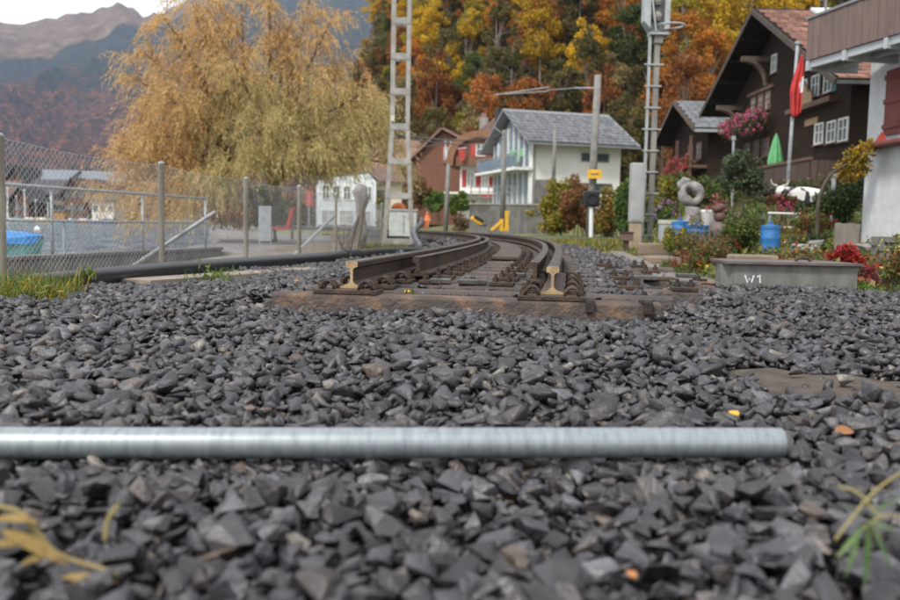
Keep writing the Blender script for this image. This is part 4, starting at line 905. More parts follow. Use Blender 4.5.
def gable_house(name, label, O, u, Lu, Ld, zb, ze, zr, wallm, roofm, ov=0.6, gable_m=None, base=None, tiles=None, th=0.18, cat='house', group=None, chim=None):
    """walls on a rectangle: O corner, u along the gable side (width Lu), ridge runs along n_in (length Ld)"""
    O = Vector((O[0], O[1], 0)); nin = Vector((-u.y, u.x, 0)); t = thing(name, label, cat, (O.x, O.y, zb), group)
    mid = Lu / 2
    w_ = MB().prism([O + Z * zb, O + u * Lu + Z * zb, O + u * Lu + Z * ze, O + u * mid + Z * zr, O + Z * ze], nin * Ld)
    w_.build('wall', wallm, t)
    sl_ = (zr - ze) / mid
    rf = None
    for sgn in (0, 1):
        a = -ov if sgn == 0 else Lu + ov
        e0 = O + u * a + Z * (ze - sl_ * ov + 0.03); r0 = O + u * mid + Z * (zr + 0.03)
        poly = [e0 - nin * ov, r0 - nin * ov, r0 + nin * (Ld + ov), e0 + nin * (Ld + ov)]
        nrm = (r0 - e0).cross(nin).normalized(); nrm = nrm if nrm.z > 0 else -nrm
        rf = MB().prism(poly, nrm * th).build('roof_slope', roofm, t)
        if tiles: tile_roof(rf, e0 - nin * ov + nrm * th, r0 - nin * ov + nrm * th, nin, Ld + 2 * ov, nrm, *tiles)
    if chim:
        cx, cy, cz = chim; p = O + u * cx + nin * cy
        cobj = MB().box((p.x, p.y, cz - 0.6), (0.6, 0.6, 1.8)).build('chimney', concrete, rf); MB().box((p.x, p.y, cz + 0.36), (0.75, 0.75, 0.1)).build('chimney_cap', trimgrey, t)
    return t
def tile_roof(par, e0, r0, along, Ln, nrm, tw, tl, mat, name='roof_tiles'):
    """overlapping tile courses laid on a slope, joined (each tile is a few pixels)"""
    up = (r0 - e0); Hs = up.length; up = up / Hs; rows = int(Hs / tl); cols = int(Ln / tw); V, F = [], []
    for j in range(rows):
        for i in range(cols):
            off_ = 0.5 * tw * (j % 2)
            a = e0 + along * (i * tw + off_ * 0.5 + 0.01) + up * (j * tl - 0.02); w_ = tw * 0.93; lift = tl * 0.19 + random.uniform(-0.015, 0.015)
            p = [a + nrm * 0.004, a + along * w_ + nrm * 0.004, a + along * w_ + nrm * lift, a + nrm * lift, a + up * tl * 1.1 + nrm * 0.02, a + along * w_ + up * tl * 1.1 + nrm * 0.02]
            b0 = len(V); V += [tuple(q) for q in p]; F += [(b0, b0 + 1, b0 + 2, b0 + 3), (b0 + 3, b0 + 2, b0 + 5, b0 + 4)]
    o = np_mesh(name, V, F, mat, par, col=np.repeat(np.clip(rng.normal(0.95, 0.24 if tw < 0.45 else 0.09, (len(V) // 6, 1)), 0.4, 1.6), 6, 0) * np.ones((1, 3))); tag(o, kind='stuff'); return o

# --- white modern house with the glass gable
th_ = math.radians(16); un = Vector((math.cos(th_), math.sin(th_), 0)); ug = Vector((-math.sin(th_), math.cos(th_), 0))   # along the ridge, along the gable
C0 = at(531, 200, 60); C0.z = 0
LR, WG, ze, zr, zb = 6.6, 8.2, 6.25, 8.4, 1.3
wh = thing('white_house', 'modern white house with grey slate roof and glazed gable above the line', 'house', (C0.x, C0.y, zb))
MB().ob(C0, un, -ug, 0.0, LR, zb, ze, 0.0, -WG).build('wall', white_wall, wh)
G = C0 + un * 0.0
# gable infill, glass panes and mullions
MB().prism([G + un * 0.05 + Z * ze, G + ug * WG + un * 0.05 + Z * ze, G + ug * (WG / 2) + un * 0.05 + Z * (zr - 0.25)], un * 0.2).build('gable_wall', trimgrey, wh)
npn = 7
for lev, (z0, z1) in enumerate(((1.75, 3.95), (4.35, 6.3))):
    for i in range(npn):
        a, b_ = 0.25 + i * (WG - 0.5) / npn, 0.25 + (i + 1) * (WG - 0.5) / npn
        MB().ob(G, ug, -un, a + 0.05, b_ - 0.05, z0, z1, 0.0, 0.03).build('pane', glassblue, wh)
        MB().ob(G, ug, -un, a - 0.07, a + 0.05, z0 - 0.1, z1 + 0.1, 0.0, 0.14).build('mullion', frame_w, wh)
for i in range(1, 6):
    a = 0.6 + i * (WG - 1.2) / 6; hh = (zr - 0.45 - ze) * (1 - abs(a - WG / 2) / (WG / 2))
    if hh > 0.3: MB().ob(G, ug, -un, a - 0.5, a + 0.5, ze + 0.1, ze + hh * 0.85, 0.0, -0.02 + 0.05).build('pane', glassblue, wh); MB().ob(G, ug, -un, a - 0.56, a - 0.46, ze + 0.1, ze + hh * 0.85, 0.0, 0.12).build('mullion', frame_w, wh)
MB().ob(G, ug, -un, -0.1, WG + 0.5, 4.02, 4.2, -0.02, 1.3).build('balcony_slab', frame_w, wh)
for k in range(7): MB().ob(G, ug, -un, k * 1.35, k * 1.35 + 0.06, 4.2, 5.1, 1.2, 1.26).build('baluster', trimgrey, wh)
MB().ob(G, ug, -un, -0.1, WG + 0.5, 5.1, 5.16, 1.18, 1.28).build('balcony_rail', trimgrey, wh)
MB().ob(G, ug, -un, 0.1, WG + 0.3, 4.28, 5.02, 1.225, 1.24).build('balcony_glass', glassblue, wh)
ovr, ovg = 1.1, 0.75
sl_ = (zr - ze) / (WG / 2)
for sgn in (0, 1):
    a = -ovr if sgn == 0 else WG + ovr
    e0 = G + ug * a + Z * (ze - sl_ * ovr + 0.05) - un * ovg; r0 = G + ug * (WG / 2) + Z * (zr + 0.05) - un * ovg
    nrm = (r0 - e0).cross(un).normalized(); nrm = nrm if nrm.z > 0 else -nrm
    Ln = LR + ovg + 0.9
    rf = MB().prism([e0, r0, r0 + un * Ln, e0 + un * Ln], nrm * 0.16).build('roof_slope', trimgrey, wh)
    tile_roof(rf, e0 + nrm * 0.165, r0 + nrm * 0.165, un, Ln, nrm, 0.5, 0.5, slated, 'roof_slates')
    MB().beam(e0 - ug * (0.06 if sgn == 0 else -0.06), e0 + un * Ln - ug * (0.06 if sgn == 0 else -0.06), 0.12, 0.12).build('gutter', trimgrey, wh)
for s, z, w_, h_ in ((3.6, 4.75, 0.75, 0.6), (4.55, 4.75, 1.15, 0.6), (3.4, 2.7, 2.6, 0.6)): window(wh, C0, un, -ug, s, z, w_, h_, fm=trimgrey, cross=False)
MB().ob(C0, un, -ug, 1.62, 1.68, zb, ze, 0.0, 0.012).build('wall_joint', trimgrey, wh)
MB().cyl(C0 - ug * 0.1 + un * 0.1 + Z * zb, C0 - ug * 0.1 + un * 0.1 + Z * ze, 0.06).build('downpipe', trimgrey, wh)
c = at(499, 108, 67); MB().cyl(c - Z * 1.2, c, 0.3).build('flue', blackm, wh)
for u_, v_ in ((513, 157), (522, 156)):
    c = at(u_, v_, 61.5); ch = thing('balcony_chair', 'light green plastic chair on the glazed balcony, ' + ('left of the pair' if u_ < 515 else 'right of the pair'), 'chair', c, 'balcony chairs')
    gm_ = M('green_plastic', (0.25, 0.5, 0.3), rough=0.5); MB().box(c, (0.45, 0.45, 0.06)).build('seat', gm_, ch); MB().box(c + Vector((0, 0.2, 0.28)), (0.45, 0.05, 0.5)).build('backrest', gm_, ch)
    for dx in (-0.2, 0.2):
        for dy in (-0.2, 0.2): MB().box(c + Vector((dx, dy, -0.22)), (0.04, 0.04, 0.42)).build('leg', gm_, ch)
# retaining wall with railing in front of it
wa, wb = at(469, 228, 57), at(549, 229, 55.5); wa.z = wb.z = 0; d = (wb - wa).normalized(); n_ = Vector((d.y, -d.x, 0)); Lw = (wb - wa).length
rw = thing('retaining_wall', 'stained grey concrete retaining wall below the white house', 'wall', (wa.x, wa.y, -0.4))
MB().ob(wa, d, n_, 0, Lw, -0.5, 1.55, -0.4, 0).build('wall_body', concdark, rw); MB().ob(wa, d, n_, -0.05, Lw + 0.05, 1.55, 1.66, -0.45, 0.06).build('coping', concrete, rw)
MB().ob(wb + d * 0.0, d, n_, -1.1, 0.1, 1.66, 3.2, -1.0, -0.5).build('upper_wall', concdark, rw)
for k in range(6):
    s = k * (Lw - 2.3) / 5; MB().ob(wa, d, n_, s, s + 0.06, 1.66, 2.75, -0.2, -0.14).build('rail_post', trimgrey, rw)
for zz in (2.0, 2.35, 2.7): MB().ob(wa, d, n_, 0, Lw - 2.2, zz, zz + 0.05, -0.135, -0.1).build('rail', trimgrey, rw)

# --- white chalet with the arched brown gable and red shutters
ch_ = at(459.5, 205, 72); ch_.z = 0; ux = Vector((0.985, -0.17, 0)); nx = Vector((-0.17, -0.985, 0))
mc_ = thing('arched_chalet', 'white chalet with red shutters and an arched brown gable and balcony', 'house', (ch_.x, ch_.y, 0.2))
MB().ob(ch_, ux, nx, 0, 4.6, 0.2, 5.2, -7, 0).build('wall', white_wall, mc_)
for s in (0.55, 1.75, 2.95): window(mc_, ch_, ux, nx, s, 3.35, 0.62, 1.3, shut=None if s != 1.75 else redsh, cross=True, gm=curtain)
for s in (0.16, 3.7, 1.3, 2.5): MB().ob(ch_, ux, nx, s, s + 0.36, 3.3, 4.7, 0.004, 0.05).build('shutter', redsh, mc_)
MB().ob(ch_, ux, nx, -1.0, 4.2, 2.7, 2.85, 0.0, 1.6).build('awning_roof', white_wall, mc_); MB().ob(ch_, ux, nx, 2.0, 4.2, 2.4, 2.68, 1.45, 1.58).build('awning_valance', redsh, mc_)
for s in (-0.9, 0.1): MB().ob(ch_, ux, nx, s, s + 0.1, 0.2, 2.7, 1.4, 1.5).build('awning_post', white_wall, mc_)
ctr = ch_ + ux * 1.75; arch = []
for t in np.linspace(0, math.pi, 15): arch.append((2.75 * math.cos(t) * (1 if abs(math.cos(t)) < 0.9 else 1.0), 5.0 + 2.8 * math.sin(t) ** 0.75))
inner = [(x * 0.80, 5.0 + (z - 5.0) * 0.8) for x, z in arch]
mb = MB()
for k in range(14):
    a0, a1, i0_, i1_ = arch[k], arch[k + 1], inner[k], inner[k + 1]
    mb.prism([ctr + ux * p[0] + Z * p[1] + nx * 0.95 for p in (a0, a1, i1_, i0_)], -nx * 0.3)
mb.build('arch_bargeboard', M('arch_wood', (0.23, 0.11, 0.055), (0.15, 0.07, 0.035), 0.7, scale=2), mc_)
MB().prism([ctr + ux * p[0] + Z * p[1] + nx * 0.60 for p in inner], -nx * 0.45).build('arch_recess', shingle, mc_)
MB().prism([ctr + ux * p[0] * 1.02 + Z * (p[1] + 0.02) + nx * 0.64 for p in arch], -nx * 6).build('arch_body', shingle, mc_)
window(mc_, ctr + nx * 0.62, ux, nx, -0.4, 5.75, 0.8, 1.0, shut=redsh); MB().ob(ctr, ux, nx, -1.9, 1.9, 4.95, 5.65, 0.66, 1.25).build('balcony_front', M('balcony_brown', (0.19, 0.085, 0.045), (0.12, 0.055, 0.03), 0.7, scale=4, stretch=(4, 4, .5)), mc_)
rd = ctr + Z * 8.9
hipr = [ctr + ux * -3.4 + nx * 0.9 + Z * 5.2, ctr + ux * 4.2 + nx * 0.9 + Z * 5.6, ctr + ux * 4.2 - nx * 7 + Z * 5.6, ctr + ux * -3.4 - nx * 7 + Z * 5.2, ctr + ux * 1.6 - nx * 0.8 + Z * 9.9, ctr + ux * 2.2 - nx * 4 + Z * 10.0]
hb_ = MB().add(hipr, [(0, 1, 4), (1, 2, 5, 4), (2, 3, 5), (3, 0, 4, 5), (0, 1, 2, 3)]); hb_.v = [(x - nx.x * 1.1, y - nx.y * 1.1, z) for x, y, z in hb_.v]; rfc = hb_.build('hipped_roof', tilebrown, mc_)
c = at(484, 112, 75); MB().box(c - Z * 1.5, (0.7, 0.7, 2.0)).build('chimney', concrete, rfc); MB().box(c - Z * 0.3, (0.45, 0.45, 0.4)).build('chimney_pot', tilered, mc_)
c = at(461.5, 155, 70.2); fl = thing('red_flag', 'small red flag hanging at the arched balcony', 'flag', c)
MB().beam(c + Vector((-0.3, 0, 0.5)), c + Vector((0.4, 0, 0.6)), 0.05, 0.05).build('staff', frame_w, fl)
MB().prism([c + Vector(p) for p in ((-0.25, 0, 0.5), (0.25, 0, 0.55), (0.3, 0.03, -0.3), (0.0, 0.02, -0.5), (-0.2, 0.03, -0.35))], (0, 0.04, 0)).build('cloth', redsh, fl)

# --- red-brown shingled house
gb_ = at(420, 200, 106); gb_.z = 0; ub = Vector((0.97, -0.24, 0)).normalized(); nb_ = Vector((ub.y, -ub.x, 0))
bh = thing('brown_house', 'red-brown shingle-clad house with tiled roof behind the green hedge', 'house', (gb_.x, gb_.y, 0.2))
prof = [(-1.2, 0.2), (4.3, 0.2), (4.3, 7.7), (2.1, 8.75), (-1.2, 5.6)]
MB().prism([gb_ + ub * p[0] + Z * p[1] for p in prof], -nb_ * 8).build('gable_wall', shingle, bh)
def slab(par, a, b_, depth0, depth1, th__, mat, name, O=gb_, u=ub, n=nb_):
    pa, pb2 = O + u * a[0] + Z * a[1], O + u * b_[0] + Z * b_[1]; nm = Vector((0, 0, 1)).cross(n) ; dd = (pb2 - pa).normalized(); up = dd.cross(n); up = up if up.z > 0 else -up
    return MB().prism([pa + n * depth0, pb2 + n * depth0, pb2 + n * depth1, pa + n * depth1], up * th__).build(name, mat, par)
slab(bh, (-2.4, 4.7), (2.15, 8.95), 0.6, -8.4, 0.2, tilered, 'roof_slope'); slab(bh, (2.1, 8.95), (4.9, 7.5), 0.6, -8.4, 0.2, tilered, 'roof_slope')
window(bh, gb_, ub, nb_, 2.1, 6.1, 0.9, 1.35, fm=redsh, gm=curtain, cross=False); window(bh, gb_, ub, nb_, 3.6, 6.4, 0.6, 1.0, fm=redsh)
MB().beam(gb_ + ub * 2.4 + nb_ * 0.3 + Z * 8.0, gb_ + ub * 2.6 + nb_ * 0.4 + Z * 6.4, 0.06, 0.06).beam(gb_ + ub * 3.0 + nb_ * 0.3 + Z * 8.0, gb_ + ub * 2.65 + nb_ * 0.4 + Z * 6.4, 0.06, 0.06).build('wire_bracket', frame_w, bh)
# wing at the left with a street front
bh.scale = (1.29, 1.29, 1.29)
lw = gb_ + ub * -3.4 - nb_ * 1.2; MB().ob(lw, ub, nb_, -2.2, 2.2, 0.2, 5.2, -7, 0).build('side_wing', shingle, bh)
for s in (-1.6, -0.2): window(bh, lw, ub, nb_, s, 3.7, 0.9, 1.4, cross=True, gm=curtain)
window(bh, lw, ub, nb_, -0.2, 1.2, 0.8, 1.3, gm=curtain)
MB().prism([lw + ub * -3.2 + nb_ * 0.9 + Z * 5.1, lw + ub * 3.6 + nb_ * 0.9 + Z * 5.1, lw + ub * 3.6 - nb_ * 4 + Z * 8.4, lw + ub * -3.2 - nb_ * 4 + Z * 8.4], (0, 0, 0.2)).build('wing_roof', tilered, bh)
MB().ob(lw, ub, nb_, 1.0, 5.4, 2.9, 3.05, 0.0, 2.0).build('porch_roof', frame_w, bh)

# --- pale block with two rows of windows left of the mast
fb = at(318, 222, 70); fb.z = 0; uf = Vector((0.985, 0.17, 0)); nf = Vector((0.17, -0.985, 0))
wf = thing('workshop_house', 'pale bluish white workshop with a row of upper windows behind the plaza', 'building', (fb.x, fb.y, -0.4))
MB().prism([fb + Z * -0.4, fb + uf * 4.6 + Z * -0.4, fb + uf * 4.6 + Z * 3.55, fb + uf * 4.0 + Z * 4.2, fb + uf * 1.0 + Z * 3.75, fb + Z * 3.6], -nf * 8).build('wall', blue_white, wf)
MB().prism([fb + uf * -0.2 + Z * 3.66, fb + uf * 1.0 + Z * 3.8, fb + uf * 4.0 + Z * 4.28, fb + uf * 4.8 + Z * 3.6, fb + uf * 4.8 + Z * 3.72, fb + uf * 4.0 + Z * 4.42, fb + uf * 1.0 + Z * 3.95, fb + uf * -0.2 + Z * 3.8], -nf * 8).build('roof_edge', trimgrey, wf)
for i in range(5): window(wf, fb, uf, nf, 0.3 + i * 0.84, 2.0, 0.6, 1.15, gm=glass, fw=0.07)
for i in range(3): window(wf, fb, uf, nf, 0.25 + i * 1.4, 0.1, 1.15, 1.1, gm=curtain, fw=0.06, fm=blue_white)
MB().ob(fb, uf, nf, 0.0, 4.6, -0.1, 0.0, 0.0, 0.5).build('plinth', trimgrey, wf)
f2 = at(367, 222, 74); f2.z = 0
cr = thing('cream_house', 'narrow cream house with a shuttered window beside the pale workshop', 'house', (f2.x, f2.y, -0.4))
MB().ob(f2, uf, nf, 0, 2.9, -0.4, 3.6, -7, 0).build('wall', cream_wall, cr); MB().prism([f2 + uf * -0.3 + nf * 0.5 + Z * 3.6, f2 + uf * 3.4 + nf * 0.5 + Z * 3.6, f2 + uf * 3.0 - nf * 3 + Z * 4.8, f2 + uf * 0.2 - nf * 3 + Z * 4.8], (0, 0, 0.15)).build('roof', tilebrown, cr)
window(cr, f2, uf, nf, 0.8, 1.9, 1.1, 1.1, fm=M('drab_shutter', (0.25, 0.23, 0.17), rough=0.8), gm=M('drab_shutter_slats', (0.2, 0.19, 0.14), rough=0.8), fw=0.05)
# left of the workshop: street bits through the fence
c = at(345, 222, 62); rsn = thing('red_sign', 'red and white sign board on a post at the plaza edge', 'sign', (c.x, c.y, -0.4))
c2 = at(309, 198, 62); MB().box(c2, (0.5, 0.08, 1.1)).build('board', redp, rsn); MB().cyl((c2.x, c2.y, -0.5), (c2.x, c2.y, 2.4), 0.05).build('post', galvdull, rsn)

# --- the big dark chalet at the right, gable towards the track
XW, XV, YN, YF = 16.5, 15.0, 37.0, 52.0
EZ, RZ_, YM = 6.05, 11.2, 45.3
rc = thing('dark_chalet', 'big dark wooden chalet with wide overhanging red-tiled roof', 'house', (XW, YN, 0.5))
sl_ = (RZ_ - EZ) / (YM - 35.0)
def rz(y): return RZ_ - abs(y - YM) * sl_
MB().prism([(XW, YN, 0.4), (XW, YF, 0.4), (XW, YF, rz(YF) - 0.05), (XW, YM, RZ_ - 0.05), (XW, YN, rz(YN) - 0.05)], (9, 0, 0)).build('wall', darkwood, rc)
for sgn, ye in ((0, 35.0), (1, 54.0)):
    e0 = Vector((XV, ye, EZ if sgn == 0 else 7.05)); r0 = Vector((XV, YM, RZ_)); nrm = (r0 - e0).cross(Vector((1, 0, 0))).normalized(); nrm = nrm if nrm.z > 0 else -nrm
    rf = MB().prism([e0, r0, r0 + Vector((12, 0, 0)), e0 + Vector((12, 0, 0))], nrm * 0.22).build('roof_slope', soffitwood, rc)
    if sgn == 0:
        tile_roof(rf, e0 + nrm * 0.225, r0 + nrm * 0.225, Vector((1, 0, 0)), 12, nrm, 0.42, 0.48, tiled)
        MB().beam(e0 + Vector((0, -0.07, 0.05)), e0 + Vector((12, -0.07, 0.05)), 0.14, 0.14).build('gutter', darkroof, rc)
    MB().beam(e0 + Vector((-0.04, 0, 0.06)), r0 + Vector((-0.04, 0, 0.06)), 0.08, 0.26, up=Vector((1, 0, 0)).cross(r0 - e0)).build('bargeboard', bargem, rc)
    for k in range(1, 5):
        p = e0.lerp(r0, k / 5.0); MB().beam(p + Vector((0.1, 0, -0.12)), p + Vector((1.6, 0, -0.12)), 0.22, 0.22).build('purlin_end', soffitwood, rc)
MB().box((18.4, 42.3, rz(42.3) + 0.75), (2.6, 2.2, 0.12), R=Matrix.Rotation(math.atan(sl_), 3, 'X')).build('roof_window', M('roof_light_white', (0.62, 0.66, 0.70), rough=0.25), rc)
nL = Vector((-1, 0, 0)); uW = Vector((0, 1, 0)); OW = Vector((XW, 0, 0))
for y0, z0, w_, h_, sh in ((41.6, 6.35, 0.85, 1.0, None), (40.2, 6.35, 0.85, 1.0, None), (38.85, 6.35, 0.85, 0.95, None), (39.5, 4.15, 0.9, 0.95, None), (37.05, 4.05, 0.9, 1.0, None), (38.2, 4.1, 0.9, 0.95, None), (45.7, 8.35, 0.7, 0.95, None)):
    window(rc, OW, uW, nL, y0, z0, w_, h_, fw=0.07, gm=glass, sill=framewood)
for y0, z0 in ((38.35, 6.3), (42.6, 6.3)): MB().ob(OW, uW, nL, y0, y0 + 0.42, z0, z0 + 1.05, 0.004, 0.07).build('shutter', teal, rc)
for y0 in (46.3, 47.4, 48.5): window(rc, OW, uW, nL, y0, 6.55, 0.8, 1.0, fm=framewood, gm=curtain, fw=0.09)
MB().ob(OW, uW, nL, 45.9, 49.8, 7.62, 7.8, 0.0, 0.12).build('window_head', framewood, rc)
for y0 in (46.2, 47.6, 49.0): window(rc, OW, uW, nL, y0, 4.1, 0.95, 1.0, fm=framewood, gm=glass, fw=0.09)
MB().ob(OW, uW, nL, 38.2, 43.2, 5.85, 6.08, 0.0, 0.4).build('flower_shelf', framewood, rc)
cv = MB(); prof = [(0, 0), (1.7, 0), (1.7, 0.3), (1.45, 0.5), (1.25, 0.42), (1.05, 0.72), (0.85, 0.95), (0.62, 0.7), (0.45, 0.45), (0.2, 0.55), (0, 0.25)]
cv.prism([(XW - 0.36, 40.2 + s, 6.08 + z) for s, z in prof], (0.08, 0, 0)).build('carved_ornament', M('carved_wood', (0.36, 0.24, 0.13), (0.25, 0.16, 0.085), 0.75, scale=5), rc)
MB().ob(OW, uW, nL, 40.2, 41.6, 5.12, 5.42, 0.0, 0.05).build('name_board', M('name_board_wood', (0.34, 0.22, 0.11), (0.2, 0.12, 0.06), 0.7, scale=9), rc)
# curved roof brackets
for y, z in ((46.9, 9.2), (50.9, 7.2)):
    pts = [(XW - 0.1, y, z - 1.35), (XW - 0.25, y, z - 0.75), (XW - 0.65, y, z - 0.28), (XW - 1.3, y, z - 0.05)]
    q = MB().tube(smooth_path(pts), 0.14, 6); q.beam((XW, y, z), (XV + 0.05, y, z), 0.22, 0.26); q.build('roof_bracket', bracketwood, rc)
# gallery / balcony
for k in range(27):
    y = 38.0 + k * 0.3; MB().ob((15.35, 0, 0), uW, nL, y + 0.008, y + 0.292, 2.15, 3.3, 0, 0.04).build('balcony_board', midwood, rc)
for k in range(4): MB().box((15.52 + k * 0.3, 37.97, 2.72), (0.285, 0.04, 1.15)).build('balcony_board', midwood, rc)
MB().ob((15.35, 0, 0), uW, nL, 37.9, 46.1, 3.3, 3.42, -0.08, 0.1).build('balcony_rail', framewood, rc); MB().ob((15.35, 0, 0), uW, nL, 37.9, 46.1, 2.0, 2.15, -1.2, 0.06).build('balcony_floor', soffitwood, rc)
for y in (38.0, 42, 46): MB().box((15.45, y, 1.2), (0.18, 0.18, 1.7)).build('balcony_post', darkwood, rc)
c = Vector((15.85, 43.5, 2.15)); pa = thing('parasol', 'closed light green parasol on the chalet balcony', 'parasol', c)
gpm = M('parasol_green', (0.13, 0.42, 0.17), (0.08, 0.28, 0.11), 0.7, scale=5, stretch=(4, 4, 0.3))
q = MB(); ns = 18; prf = [(0.31, 1.2), (0.32, 1.5), (0.24, 2.0), (0.15, 2.45), (0.06, 2.75), (0.02, 2.82)]
q.add([c + Vector((r * (1 + 0.18 * (k % 2)) * math.cos(2 * math.pi * k / ns), r * (1 + 0.18 * (k % 2)) * math.sin(2 * math.pi * k / ns), z)) for r, z in prf for k in range(ns)], [(i * ns + k, i * ns + (k + 1) % ns, (i + 1) * ns + (k + 1) % ns, (i + 1) * ns + k) for i in range(5) for k in range(ns)])
q.build('canopy', gpm, pa); MB().cyl(c, c + Z * 2.86, 0.03).build('pole', galvdull, pa); MB().lathe([(0.3, 0), (0.3, 0.08), (0.06, 0.12)], c, 14).build('base', concrete, pa)

# --- smaller dark house with the slate roof behind it
ax = thing('slate_roofed_chalet', 'smaller dark timber house with grey slate roof left of the big chalet', 'house', (18.2, 62, 0.5))
AXV, an, am, af, aez, arz = 16.5, 60.7, 66.8, 72.9, 7.0, 9.65
asl = (arz - aez) / (am - an)
MB().prism([(AXV + 1.3, an + 1.2, 0.4), (AXV + 1.3, af - 1.2, 0.4), (AXV + 1.3, af - 1.2, aez + 0.5), (AXV + 1.3, am, arz - 0.06), (AXV + 1.3, an + 1.2, aez + 0.5)], (9, 0, 0)).build('wall', darkwood, ax)
for sgn, ye in ((0, an), (1, af)):
    e0 = Vector((AXV, ye, aez)); r0 = Vector((AXV, am, arz)); nrm = (r0 - e0).cross(Vector((1, 0, 0))).normalized(); nrm = nrm if nrm.z > 0 else -nrm
    rf = MB().prism([e0, r0, r0 + Vector((11, 0, 0)), e0 + Vector((11, 0, 0))], nrm * 0.2).build('roof_slope', soffitwood, ax)
    if sgn == 0: tile_roof(rf, e0 + nrm * 0.205, r0 + nrm * 0.205, Vector((1, 0, 0)), 11, nrm, 0.5, 0.5, slated, 'roof_slates'); MB().beam(e0 + Vector((0, -0.05, 0)), e0 + Vector((11, -0.05, 0)), 0.1, 0.2).build('gutter', galvdull, ax)
    MB().beam(e0 + Vector((-0.03, 0, 0.05)), r0 + Vector((-0.03, 0, 0.05)), 0.06, 0.3, up=Vector((1, 0, 0)).cross(r0 - e0)).build('bargeboard', bracketwood, ax)
OA = Vector((AXV + 1.3, 0, 0))
for y0 in (63.2, 65.4): window(ax, OA, uW, nL, y0, 5.2, 1.5, 1.35, fm=framewood, gm=curtain, fw=0.12)
MB().ob(OA, uW, nL, 61.9, 71.0, 4.55, 4.75, 0.0, 1.2).build('gallery_floor', framewood, ax)
for y in (62.2, 66, 70.5): MB().beam((AXV + 0.2, y, 0.5), (AXV + 0.2, y, 6.8), 0.18, 0.18, up=Vector((0, 1, 0))).build('gallery_post', framewood, ax)
MB().beam((AXV + 0.2, 72.2, 6.6), (AXV + 1.3, 70.5, 3.5), 0.15, 0.15).build('brace', soffitwood, ax)

# --- near white house at the right edge with the boarded balcony
dn = Vector((0.04, -0.9992, 0)); nn_ = Vector((-0.9992, -0.04, 0))
cw = Vector((8.40, 18.0, 0)); nh = thing('near_house', 'white rendered house with a brown boarded balcony at the right edge', 'house', (8.5, 18, -0.3))
rough_w = M('rough_render', (0.62, 0.63, 0.64), (0.52, 0.53, 0.54), 0.95, scale=5, bump=0.5, bscale=30)
WL = 9.0
# wall is pieced round the door and window openings
def wp_(s0, s1, z0, z1): MB().ob(cw, dn, nn_, s0, s1, z0, z1, -6, 0)
mb = MB().ob(cw, dn, nn_, 0, WL, -0.5, 4.4, -6, -0.35); mb.build('wall_core', rough_w, nh)
mb = MB()
for s0, s1, z0, z1 in ((0, 1.42, -0.5, 4.4), (1.42, 2.5, 1.55, 2.15), (1.42, 2.5, 3.3, 4.4), (2.5, WL, -0.5, 4.4)): mb.ob(cw, dn, nn_, s0, s1, z0, z1, -0.35, 0)
mb.build('wall', rough_w, nh)
MB().ob(cw, dn, nn_, 1.42, 2.5, -0.5, 1.55, -0.33, -0.28).build('door', oldwood, nh)
wn = MB().ob(cw, dn, nn_, 1.42, 2.5, 2.15, 3.3, -0.33, -0.28).build('window', glass, nh)
MB().ob(cw, dn, nn_, 1.46, 1.53, 2.15, 3.3, -0.28, -0.2).ob(cw, dn, nn_, 1.93, 2.0, 2.15, 3.3, -0.28, -0.2).build('frame', M('dark_frame', (0.06, 0.03, 0.025), rough=0.7), wn)
sh = MB().ob(cw, dn, nn_, 0.72, 1.36, 2.1, 3.34, 0.012, 0.06).build('shutter', oldred, nh)
for zz in (2.22, 2.7, 3.16): MB().ob(cw, dn, nn_, 0.70, 1.40, zz, zz + 0.09, 0.062, 0.085).build('ledge', oldred, sh)
MB().ob(cw, dn, nn_, 0.3, 3.2, 1.86, 1.96, 0.01, 0.34).build('awning', oldred, nh, bevel=0.03)
MB().prism([cw + dn * 0.75 + nn_ * 0.2 + Z * 1.96, cw + dn * 1.15 + nn_ * 0.2 + Z * 1.96, cw + dn * 1.0 + nn_ * 0.2 + Z * 2.14], nn_ * 0.04).build('awning_fold', redsh, nh)
# balcony
dw, nw = dn, nn_; dn = Vector((0.203, -0.979, 0)); nn_ = Vector((-0.979, -0.203, 0))
bo = Vector((7.10, 18.0, 0)); bz0, bz1 = 3.64, 4.45
boardm = M('balcony_board_brown', (0.17, 0.115, 0.10), (0.125, 0.085, 0.075), 0.75, scale=6, bump=0.15, stretch=(1, 1, 0.3), rand=0.06)
k = 0; s = 0.0
while s < 5.6:
    MB().ob(bo, dn, nn_, s + 0.006, s + 0.205, bz0, bz1, 0.0, 0.028 + 0.004 * (k % 2)).build('balcony_board', boardm, nh); s += 0.212; k += 1
for k in range(5): MB().ob(bo, -nn_, -dn, 0.03 + k * 0.22, 0.24 + k * 0.22, bz0, bz1, 0.0, 0.03).build('balcony_board', boardm, nh)
MB().ob(bo, dn, nn_, -0.04, 5.7, bz1, bz1 + 0.05, -0.05, 0.06).build('balcony_cap', trimgrey, nh)
palesteel = M('pale_beam', (0.44, 0.46, 0.48), (0.34, 0.36, 0.375), 0.5, 0.2, scale=3)
MB().ob(bo, dn, nn_, 0.0, 5.6, bz0 - 0.15, bz0 - 0.004, -0.14, -0.02).build('edge_beam', palesteel, nh); MB().ob(bo, dn, nn_, 0.0, 5.6, bz0 - 0.15, bz0 - 0.004, -0.62, -0.52).build('inner_beam', palesteel, nh)
for k in range(5): MB().ob(bo, dn, nn_, k * 1.15, k * 1.15 + 0.1, bz0 - 0.2, bz0 - 0.01, -1.1, 0.03).build('joist', palesteel, nh)
for k in range(9): MB().ob(bo, dn, nn_, 0, 5.6, bz0 + 0.0, bz0 + 0.03, -0.12 - k * 0.12, -0.01 - k * 0.12).build('soffit_plank', framewood, nh)
